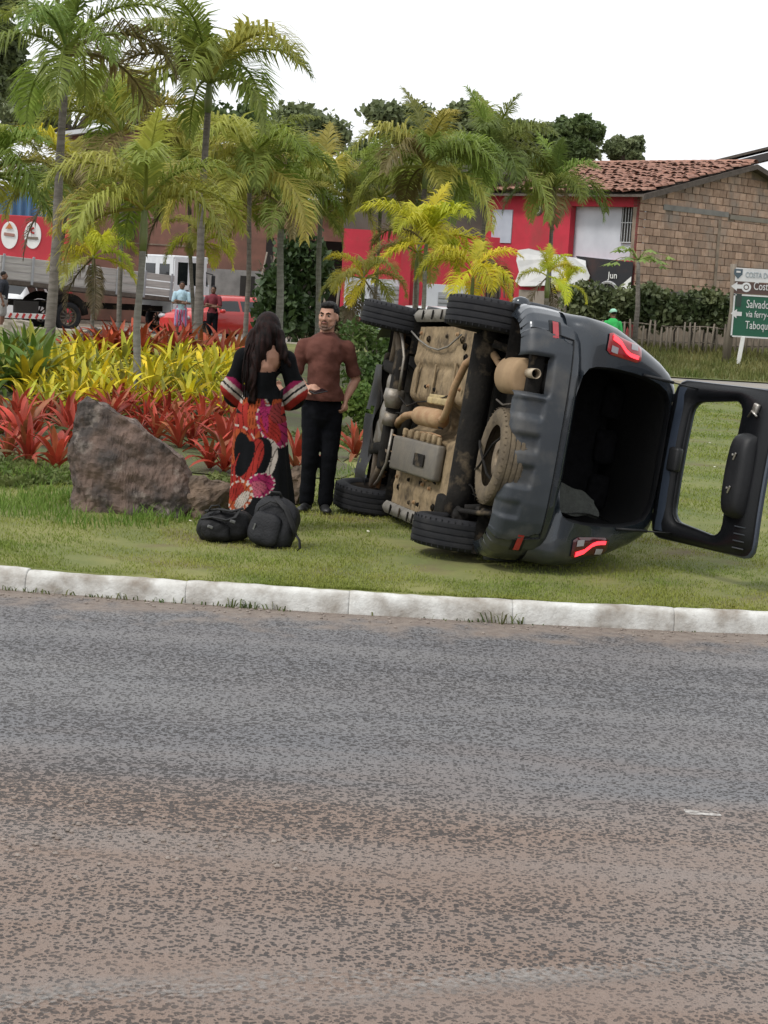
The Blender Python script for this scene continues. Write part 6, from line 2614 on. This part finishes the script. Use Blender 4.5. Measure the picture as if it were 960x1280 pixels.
MB().poly([(2 * HS + OV, -.50, e0[1] - .16), (HS, -.50, ZR - .08), (HS, -.50, ZR + .08), (2 * HS + OV, -.50, e0[1] + .02)], .05, (0, 1, 0)).build('rake_board', M_wwood, roof)
MB().box((HS / 2, -.03, (ZE + ZR) / 2 + .05), (3.6, .06, .10), (0, -slope, 0)).build('rafter_end', M_wood, roof)

# ---- dark-roofed neighbour further right
D5 = 70
a, b = PY(880, 204, D5), PY(1010, 172, D5)
nbr = empty('neighbour_house', (b.x, D5, 0), (0, 0, 0), 'house with dark sheet roof rising behind the brick gable', 'house')
MB().box((.4, 1.5, 3.0), (6.2, 3.0, 6.0)).build('wall', M_dark, nbr)
for dz, m_, t_ in ((0, M_wwood, .10), (-.22, mat('dark_fascia', (.05, .045, .045), None, 1, .8), .28)):
    MB().poly([(a.x - b.x, -1.2, a.z + dz - t_), (0, -1.2, b.z + dz - t_), (3, -1.2, b.z - 1 + dz - t_), (3, -1.2, b.z - 1 + dz), (0, -1.2, b.z + dz), (a.x - b.x, -1.2, a.z + dz)], 4.0 + dz, (0, 1, 0)).build('roof_sheet', m_, nbr)
MB().box((-1.2, -1.0, b.z - 1.1), (.5, .2, .25), None, .03).build('floodlight', M_steel, nbr)

# ================================================================== hedge, picket fence and road sign
DF = 52.0
zf = gz(10, DF)
M_hedge = mat('hedge_leaf', (.055, .080, .028), (.13, .15, .06), 1.0, .6, trans=.2, lo=.4, hi=.6)
xh0, xh1 = PY(712, 400, DF).x, PY(906, 400, DF).x
hd = empty('hedge', ((xh0 + xh1) / 2, DF + .5, zf), (0, 0, 0), 'clipped dark green hedge growing over the picket fence', 'hedge')
bl = []
rh = random.Random(8)
wd = (xh1 - xh0) / 2
for k in range(60):
    bl.append(((rh.uniform(-wd, wd), rh.uniform(-.25, .25), .85 + rh.uniform(0, .85)), (.42, .34, .32)))
leaf_cloud('foliage', bl, 9000, .12, M_hedge, 4, hd, 1.5, .6)
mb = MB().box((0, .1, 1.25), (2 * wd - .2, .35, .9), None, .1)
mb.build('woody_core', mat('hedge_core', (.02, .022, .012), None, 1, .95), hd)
for k in range(12):
    x = -wd + (k + .5) * 2 * wd / 12 + rh.uniform(-.1, .1)
    MB().tube([(x, 0, -.05), (x + rh.uniform(-.1, .1), 0, .6), (x + rh.uniform(-.2, .2), .05, 1.1)], [.035, .03, .02], 6).build('stem', M_bark, hd, True)
fx0, fx1 = PY(600, 430, DF).x, PY(1010, 430, DF).x
fence = empty('picket_fence', (fx0, DF, zf), (0, 0, 0), 'weathered grey picket fence along the verge below the hedge', 'fence')
pmesh = [MB().tube([(0, 0, -.1), (.0, 0, .40 + .05 * k), (.02 * (k - 1), 0, .74 + .09 * k)], [.040, .036, .028], 6).mesh('picket', M_wood, True) for k in range(3)]
n = int((fx1 - fx0) / .17)
for i in range(n):
    link('picket', rh.choice(pmesh), fence, (i * .17 + rh.uniform(-.03, .03), rh.uniform(-.02, .02), gz(fx0 + i * .17, DF) - zf), (rh.uniform(-.05, .05), rh.uniform(-.05, .05), rh.uniform(0, 6)), color=(1, 1, 1))
for zq in (.32, .78):
    MB().tube([((fx1 - fx0) * t, .05, zq + .03 * math.sin(t * 30)) for t in np.linspace(0, 1, 20)], .022, 5).build('rail', M_wood, fence, True)

DS = 50.5
sb = PY(906, 462, DS)
zs = gz(sb.x, DS)
sign = empty('direction_sign', (sb.x, DS, zs), (0, 0, 0), 'green, brown and white direction sign on a leaning wooden pole', 'road sign')
pt_ = PY(917, 330, DS)
MB().tube([(0, 0, -.1), (.10, 0, 1.6), (pt_.x - sb.x, 0, pt_.z - zs)], [.12, .105, .09], 10).build('pole', M_wood, sign, True)
MB().tube([(1.9, .05, -.1), (1.95, .05, 3.0)], [.10, .09], 10).build('pole', M_wood, sign, True)
wp = PY(922, 462, DS)
MB().box((wp.x - sb.x, -.2, .40), (.11, .10, .80), (0, .10, 0), .01).build('white_marker_post', M_wht, sign)
M_sgreen = mat('sign_green', (.004, .085, .045), (.004, .07, .036), 1.5, .45)
M_sbrown = mat('sign_brown', (.075, .042, .035), None, 1, .5)
M_swhite = mat('sign_white', (.62, .63, .63), (.5, .5, .5), 2, .5)
SGW = 2.9
gl = PY(914, 393, DS).x - sb.x


def srow(name, p0, p1, m, lead=0):
    za, zb = PY(914, p1, DS).z - zs, PY(914, p0, DS).z - zs
    return MB().box((gl + SGW / 2, -.14, (za + zb) / 2), (SGW, .03, zb - za - .015), None, .004).build(name, m, sign), za, zb


g_, ga, gb = srow('green_panel', 366.5, 421, M_sgreen)
b_, ba, bb_ = srow('brown_panel', 351.5, 366.5, M_sbrown)
w_, wa_, wb_ = srow('white_panel', 334, 351.5, M_swhite)
for z0_, z1_, x0_, x1_ in ((ga, ga + .05, gl, gl + SGW), (gb - .06, gb - .01, gl, gl + SGW), (ga, gb, gl, gl + .045)):
    MB().box(((x0_ + x1_) / 2, -.16, (z0_ + z1_) / 2), (x1_ - x0_, .012, z1_ - z0_ - .01)).build('sign_border', M_swhite, sign)


def sign_text(t, px, py, size, m, par):
    p = PY(px, py, DS)
    link('lettering', text_mesh(t, size, m, .005), par, (p.x - sb.x, -.165, p.z - zs), (rad(90), 0, 0), (.66, 1, 1))


sign_text('COSTA DO', 930, 346.5, .22, mat('sign_grey', (.28, .33, .36), None, 1, .6), w_)
sign_text('Costa', 940, 362, .32, M_swhite, b_)
sign_text('Salvador', 931, 384.5, .33, M_swhite, g_)
sign_text('via ferry-', 930.5, 396, .27, M_swhite, g_)
sign_text('Taboquin', 929.5, 410.5, .32, M_swhite, g_)


def arrow(px, py, par, s=.13):
    p = PY(px, py, DS)
    x, z = p.x - sb.x, p.z - zs
    MB().poly([(x - s * 1.3, -.17, z), (x, -.17, z + s), (x, -.17, z + s * .45), (x + s * 1.1, -.17, z + s * .45), (x + s * 1.1, -.17, z - s * .45), (x, -.17, z - s * .45), (x, -.17, z - s)], .01, (0, 1, 0)).build('arrow', M_swhite, par)


arrow(920, 358, b_)
arrow(919.5, 392, g_)
p = PY(931.5, 359, DS)
MB().lathe([(.08, 0), (.135, 0), (.135, -.01), (.08, -.01)], 20, (p.x - sb.x, -.165, p.z - zs), (rad(90), 0, 0), True).build('route_emblem', M_swhite, b_)
MB().lathe([(.001, 0), (.05, 0), (.05, -.01)], 16, (p.x - sb.x, -.165, p.z - zs), (rad(90), 0, 0)).build('route_emblem', M_swhite, b_)
p = PY(921.5, 342, DS)
x, z = p.x - sb.x, p.z - zs
MB().poly([(x - .12, -.165, z + .13), (x + .12, -.165, z + .13), (x + .12, -.165, z - .02), (x, -.165, z - .15), (x - .12, -.165, z - .02)], .008, (0, 1, 0)).build('crest', mat('crest_blue', (.06, .09, .11), None, 1, .6), w_)
MB().box((x, -.172, z + .05), (.12, .006, .05)).build('crest_band', M_swhite, w_)
p = PY(922, 375, DS)
MB().box((p.x - sb.x, -.165, p.z - zs), (.15, .008, .36)).build('paint_patch', mat('dark_patch', (.02, .035, .03), None, 1, .6), g_)

# papaya-like young tree in front of the brick gable
pt0 = PY(795, 395, 50.8)
pz0 = gz(pt0.x, 50.8)
pap = empty('papaya_tree', (pt0.x, 50.8, pz0), (0, 0, 0), 'thin young papaya tree with drooping leaves before the brick gable', 'tree')
ptop = PY(798, 325, 50.8)
hh_ = ptop.z - pz0
MB().tube([(0, 0, -.05), (.03, 0, hh_ * .5), (ptop.x - pt0.x, 0, hh_)], [.085, .07, .05], 8).build('trunk', M_ptrunk, pap, True)
M_pap = mat('papaya_leaf', (.16, .25, .05), (.24, .31, .07), 3, .6, trans=.3)
for k in range(14):
    a = k * 2.4
    r_ = rh.uniform(.5, .85)
    dz = rh.uniform(-.15, .40)
    e_ = Vector((math.cos(a) * r_, math.sin(a) * r_, dz))
    top_ = Vector((ptop.x - pt0.x, 0, hh_))
    lf = MB().tube([top_, top_ + e_ * .6 + Vector((0, 0, .12)), top_ + e_], [.014, .010, .006], 5)
    cl = top_ + e_
    for q in range(7):
        b_a = a + (q - 3) * .55
        d_ = Vector((math.cos(b_a), math.sin(b_a), -.45)).normalized()
        sd2 = Vector((-math.sin(b_a), math.cos(b_a), 0)) * .055
        bse = cl
        L_ = .30 if q != 3 else .36
        lf.add([bse, bse + d_ * L_ * .5 + sd2, bse + d_ * L_, bse + d_ * L_ * .5 - sd2], [(0, 1, 2, 3)])
    lf.build('leaf', M_pap, pap, fix=False)

# ================================================================== vehicles across the road
def simple_car(name, loc, rz, paint, label, sc=1.0):
    root = empty(name, loc, (0, 0, rz), label, 'car')
    root.scale = (sc, sc, sc)
    from_quads(FC['body'] + FC['cladding'], 'body', paint, root)
    from_quads([q for q in FC['window'] if sum(p.x for p in q) / 4 < 1.97 and q[0].y > 0], 'side_window', M_glassd, root)
    from_quads([q for q in FC['window'] if sum(p.x for p in q) / 4 < 1.97 and q[0].y <= 0], 'side_window', M_glassd, root)
    from_quads([q for q in FC['window'] if sum(p.x for p in q) / 4 >= 1.97], 'windscreen', M_glassd, root)
    for nm, ka, kb_, m_ in (('tailgate', 7, 15, paint), ('rear_window', 15, NP - 1, M_glassd)):
        MB().grid(lambda k, y: (lambda o: Vector((o.x - .01, o.y * y, o.z)))(opening(int(k))), range(ka, kb_ + 1), np.linspace(-1, 1, 9)).build(nm, m_, root, True)
    q = [[bump_pt(SS[i], ZS[j]), bump_pt(SS[i + 4], ZS[j]), bump_pt(SS[i + 4], ZS[j + 3]), bump_pt(SS[i], ZS[j + 3])] for i in range(0, 176, 4) for j in range(0, 36, 3)]
    from_quads(q, 'rear_bumper', paint, root)
    MB().grid(lambda k, y: (lambda o: Vector((o.x, o.y * y, o.z)))(sect(3.5, int(k))), range(0, NP), np.linspace(-1, 1, 9)).build('front_panel', paint, root, True)
    for s in (1, -1):
        MB().ell((3.38, s * .62, .78), (.14, .18, .09)).build('headlamp', M_clear, root, True)
        MB().grid(lambda u, v: rear_pt(s * (.64 + .13 * u), .86 + .28 * v, .012), np.linspace(0, 1, 6), np.linspace(0, 1, 6)).build('tail_lamp', M_redlens, root, True)
        MB().box((1.98, s * .98, 1.06), (.16, .20, .14), (0, 0, s * -.1), .05).build('door_mirror', paint, root, True)
    MB().box((1.3, 0, .34), (3.9, 1.4, .12)).build('floor', M_under, root)
    for x in (0, 2.67):
        for s in (1, -1):
            w = link('wheel', TYM, root, (x, s * .762, .345), (rad(-90) if s > 0 else rad(90), 0, 0))
            link('rim', RBM, w)
    return root


M_redcar = mat('red_car_paint', (.50, .022, .018), (.45, .02, .016), 2, .3, coat=.5)
M_whcar = mat('white_car_paint', (.66, .67, .68), (.60, .61, .62), 2, .3, coat=.5)
c = PY(306, 420, 56)
simple_car('parked_car', (c.x, 55.6, -.01), rad(228), M_redcar, 'red hatchback parked beside the front of the stake truck', .86)
c = PY(520, 425, 52.5)
simple_car('parked_car', (c.x, 53.0, -.01), rad(14), M_whcar, 'white hatchback parked in front of the red building, half hidden by the man', .9)
c = PY(28, 400, 60)
simple_car('parked_car', (c.x, 60.3, -.01), rad(-95), M_whcar, 'white car parked beyond the tail of the stake truck', .9)

# stake truck, nose to the right
tb = PY(122, 420, 56.5)
truck = empty('stake_truck', (tb.x, 56.5, -.01), (0, 0, rad(38)), 'old truck with long grey slatted bed and white double cab', 'truck')
M_tbed = mat('grey_truck_boards', (.46, .44, .42), (.32, .30, .285), 3, .85, .3, 20, stretch=(.3, 1, 3))
M_cabw = mat('white_cab_paint', (.66, .68, .70), (.56, .58, .60), 2, .4)
X0, X1 = -4.0, 2.05                # bed
TL = rad(3.0)


def tilt(x, y, z):                  # the bed is tipped up a little at the tail
    dx, dz = x - X1, z - 1.05
    return Vector((X1 + dx * math.cos(TL) + dz * math.sin(TL), y, 1.05 - dx * math.sin(TL) + dz * math.cos(TL)))


bedf = MB().box(tilt((X0 + X1) / 2, 0, 1.12), (X1 - X0, 2.2, .14), (0, TL, 0), .02).build('bed_floor', M_wwood, truck)
for s in (-1, 1):
    for k in range(3):
        MB().box(tilt((X0 + X1) / 2, s * 1.08, 1.32 + k * .235), (X1 - X0, .04, .20), (0, TL, 0), .012).build('side_board', M_tbed, truck)
    for i in range(7):
        MB().box(tilt(X0 + .1 + i * (X1 - X0 - .2) / 6, s * 1.12, 1.52), (.07, .05, .85), (0, TL, 0), .01).build('stake', M_steel, truck)
for k in range(3):
    MB().box(tilt(X0 + .02, 0, 1.32 + k * .235), (.04, 2.1, .20), (0, TL, 0), .012).build('tail_board', M_tbed, truck)
fr = MB()
for s in (-1, 1):
    fr.box((-.4, s * .38, .80), (7.2, .10, .18))
for x in (-2.4, -1.2, 0, 1.2, 2.6):
    fr.box((x, 0, .80), (.10, .8, .12))
fr.build('chassis', M_under, truck)
MB().box((-3.0, -.95, .62), (.8, .12, .5), None, .02).build('tool_box', M_dark, truck)
rbm = [mat('marker_red', (.45, .03, .03), None, 1, .6), M_wht]
ub = MB().box((-3.0, -1.05, .42), (1.9, .08, .16)).build('underrun_bar', M_wht, truck)
for i in range(8):
    MB().box((-3.8 + i * .22, -1.098, .42), (.075, .01, .15), (0, .5, 0)).build('hazard_stripe', rbm[0], ub)
for x in (-1.6, 2.75):
    for s in (-1, 1):
        w = link('wheel', TYM, truck, (x, s * .92, .45), (rad(-90) if s > 0 else rad(90), 0, 0), (1.3, 1.3, 1.2))
        link('rim', RBM, w)
        MB().tube([(x + .62 * math.cos(a), s * .95, .45 + .60 * math.sin(a)) for a in np.linspace(.1, 3.04, 10)], [(.02, .14)] * 10, 6).build('mudguard', M_under, truck, True)
# double cab: panels round real window openings
CB = len(truck.children)
cabx = [2.15, 2.30, 2.85, 3.00, 3.58, 3.78]
for s in (-1, 1):
    side = MB()
    side.box((3.05, s * 1.0, 1.15), (1.85, .06, .85))
    side.box((3.0, s * .99, 2.34), (1.70, .06, .12))
    for (a, b) in ((2.13, 2.30), (2.84, 3.0), (3.56, 3.80)):
        side.box(((a + b) / 2, s * .995, 1.93), (b - a, .06, .74))
    sd_o = side.build('cab_side', M_cabw, truck)
    for (a, b) in ((2.30, 2.84), (3.0, 3.56)):
        MB().box(((a + b) / 2, s * .985, 1.93), (b - a, .02, .72)).build('cab_window', M_glassd, truck)
    for x in (2.92, 3.60):
        MB().box((x, s * 1.036, 1.20), (.02, .01, .80)).build('door_seam', M_dark, sd_o)
    MB().box((2.80, s * 1.045, 1.42), (.14, .03, .03), None, .008).build('door_handle', M_blk, sd_o)
MB().box((3.0, 0, 2.43), (1.80, 2.0, .10), None, .04).build('cab_roof', M_cabw, truck, True)
MB().box((2.12, 0, 1.55), (.06, 1.94, 1.7)).build('cab_back', M_cabw, truck)
for s in (-.45, .45):
    MB().box((2.08, s, 2.0), (.03, .62, .42), None, .01).build('cab_window', M_glassd, truck)
MB().box((3.98, 0, 1.15), (.06, 2.0, .95), None, .02).build('cab_front', M_cabw, truck)
MB().box((3.88, 0, 1.98), (.04, 1.86, .72), (0, -.22, 0)).build('windscreen', M_glassd, truck)
MB().box((4.02, 0, .60), (.12, 2.1, .26), None, .03).build('front_bumper', M_under, truck)
for s in (-1, 1):
    MB().box((4.00, s * .72, 1.0), (.05, .26, .2), None, .04).build('headlamp', M_clear, truck, True)
    arm = MB().tube([(3.78, s * 1.02, 2.0), (3.98, s * 1.22, 1.95), (3.98, s * 1.24, 1.7)], .018, 6).build('mirror_arm', M_blk, truck)
    MB().box((3.98, s * 1.25, 1.75), (.06, .20, .36), None, .03).build('mirror', M_blk, truck, True)

for o_ in list(truck.children):
    if o_.name.split('.')[0] in ('cab_side', 'cab_window', 'cab_roof', 'cab_back', 'cab_front', 'windscreen', 'front_bumper', 'headlamp', 'mirror_arm', 'mirror'):
        o_.scale = (.72, 1, 1.04)
        o_.location = (2.12 * .28, 0, -.04)

# pale stones at the bed's far corner
for (px, py, s, lb2) in ((88, 434, .42, 'square pale stone block beside the palm trunk'), (22, 425, .7, 'broad sandy stone lying on the far edge of the bed')):
    c = G(px, py)
    rock('stone', [(-s * .5, -.2, -.05), (s * .5, -.2, -.05), (-s * .45, -.2, s * .7), (s * .5, -.2, s * .65), (-s * .5, .3, 0), (s * .5, .3, 0), (-s * .4, .3, s * .6), (s * .4, .3, s * .6)], c, .2, lb2, mat('pale_stone', (.42, .38, .33), (.30, .26, .22), 4, .9, .4), .03, 3, seed=px)

# ================================================================== people across the road
def bystander(loc, rz, label, top, bottom, skin, hairm, arms='crossed', h=1.72, shorts=False, hat=None):
    k = h / 1.72
    root = empty('person', loc, (0, 0, rz), label, 'person')
    root.scale = (k, k, k)
    b = MB()
    T_, e_ = head(b, (0, -.02, 1.60), (0, -1, 0), 1.0)
    b.limb([(0, 0, 1.53), (0, .01, 1.42)], [.055, .060], 10)
    b.limb([(0, 0, .95), (0, 0, 1.2), (0, 0, 1.36)], [(.12, .09), (.14, .09), (.12, .08)], 12)
    arms_ = []
    for s in (-1, 1):
        S = Vector((s * .185, 0, 1.36))
        if arms == 'crossed':
            E, W_ = Vector((s * .24, -.06, 1.10)), Vector((-s * .06, -.19, 1.13 + .03 * s))
            hd_ = (-s, -.1, .05)
        else:
            E, W_ = Vector((s * .235, .03, 1.08)), Vector((s * .22, -.06, .84))
            hd_ = (0, -.2, -1)
        b.limb([S, E, W_], [.050, .041, .028], 10)
        hand(b, W_, hd_, (0, .5, 0) if arms == 'crossed' else (-s, 0, 0), .5, thumb=s)
        arms_.append((S, E))
    for s in (-1, 1):
        b.limb([(s * .085, 0, .93), (s * .095, -.01, .50), (s * .10, .02, .08)], [.08, .058, .042], 10)
        b.limb([(s * .10, .03, .04), (s * .11, -.14, .03)], [.042, .035], 8)
    bo_ = link('body', remeshed(b, .010, 4), root)
    bo_.data.materials.append(skin)
    face_parts(T_, e_, root, 1.0, False, hairm, skin)
    hb_ = MB().ell(T_((0, .022, .045)), (.082, .094, .085), e_, 18, 12).build('hair', hairm, root, True)
    if hat:
        MB().ell(T_((0, .005, .060)), (.092, .110, .078), e_, 18, 12).ell(T_((0, -.10, .045)), (.07, .07, .012), e_, 14, 6).build('cap', hat, root, True)
    t = MB()
    t.limb([(0, .01, .92), (0, 0, 1.10), (0, 0, 1.28), (0, .0, 1.34)], [(.16, .125), (.165, .125), (.185, .13), (.165, .11)], 14)
    for S, E in arms_:
        t.limb([S, S.lerp(E, .75)], [.075, .07], 12)
    t.limb([(0, .01, 1.38), (0, .01, 1.44)], [.085, .068], 12)
    so2 = link('shirt', remeshed(t, .014, 6), root)
    so2.data.materials.append(top)
    t = MB()
    t.limb([(0, .01, .96), (0, .01, .86)], [(.155, .115), (.165, .125)], 14)
    for s in (-1, 1):
        if shorts:
            t.limb([(s * .08, 0, .88), (s * .10, -.01, .60), (s * .10, -.01, .50)], [.105, .10, .10], 12)
        else:
            t.limb([(s * .08, 0, .88), (s * .095, -.01, .50), (s * .10, .02, .10)], [.10, .078, .07], 12)
    bo2 = link('shorts' if shorts else 'trousers', remeshed(t, .014, 4), root)
    bo2.data.materials.append(bottom)
    for s in (-1, 1):
        MB().ell((s * .10, -.045, .035), (.045, .125, .036)).build('shoe', M_shoe, root, True)
    return root


M_chk = bpy.data.materials.new('checked_cloth')
M_chk.use_nodes = True
N_, L_ = M_chk.node_tree.nodes, M_chk.node_tree.links
ck = N_.new('ShaderNodeTexWave')
ck.inputs['Scale'].default_value = 3.2
ck.inputs['Distortion'].default_value = 3
tcx = N_.new('ShaderNodeTexCoord')
L_.new(tcx.outputs['Object'], ck.inputs['Vector'])
rp_ = N_.new('ShaderNodeValToRGB')
rp_.color_ramp.interpolation = 'CONSTANT'
rp_.color_ramp.elements[0].color = (.42, .05, .14, 1)
rp_.color_ramp.elements[1].position = .55
rp_.color_ramp.elements[1].color = (.55, .52, .58, 1)
e3 = rp_.color_ramp.elements.new(.8)
e3.color = (.10, .08, .25, 1)
L_.new(ck.outputs['Fac'], rp_.inputs['Fac'])
L_.new(rp_.outputs['Color'], N_['Principled BSDF'].inputs['Base Color'])
N_['Principled BSDF'].inputs['Roughness'].default_value = .9
p = PY(225, 420, 51.8)
bystander((p.x, 51.8, 0), .1, 'person in pale blue T-shirt and patterned shorts with folded arms by the truck', mat('pale_blue_cloth', (.40, .56, .66), (.34, .48, .58), 5, .9), M_chk, M_skin3, M_hair, 'crossed', 1.74, True)
p = PY(264, 420, 51.8)
bystander((p.x, 51.9, 0), -.1, 'person in maroon shirt and dark trousers standing in front of the red car', mat('maroon_cloth', (.17, .022, .035), (.13, .018, .028), 5, .9), M_tro, M_skin3, M_hair, 'crossed', 1.66)
p = PY(764, 430, 45)
bystander((p.x, 45, gz(p.x, 45) + .02), rad(200), 'person in bright green shirt and pale green cap before the hedge', mat('green_shirt', (.03, .40, .09), (.025, .33, .07), 5, .9), M_tro, M_skin3, M_hair, 'down', 1.70, False, mat('pale_green_cap', (.30, .55, .42), None, 1, .8))
p = PY(2, 420, 52)
bystander((p.x, 52, 0), rad(90), 'person in dark clothes beside the tail of the stake truck', mat('navy_cloth', (.012, .014, .022), None, 1, .9), M_plas, M_skin3, M_hair, 'down', 1.72, True)
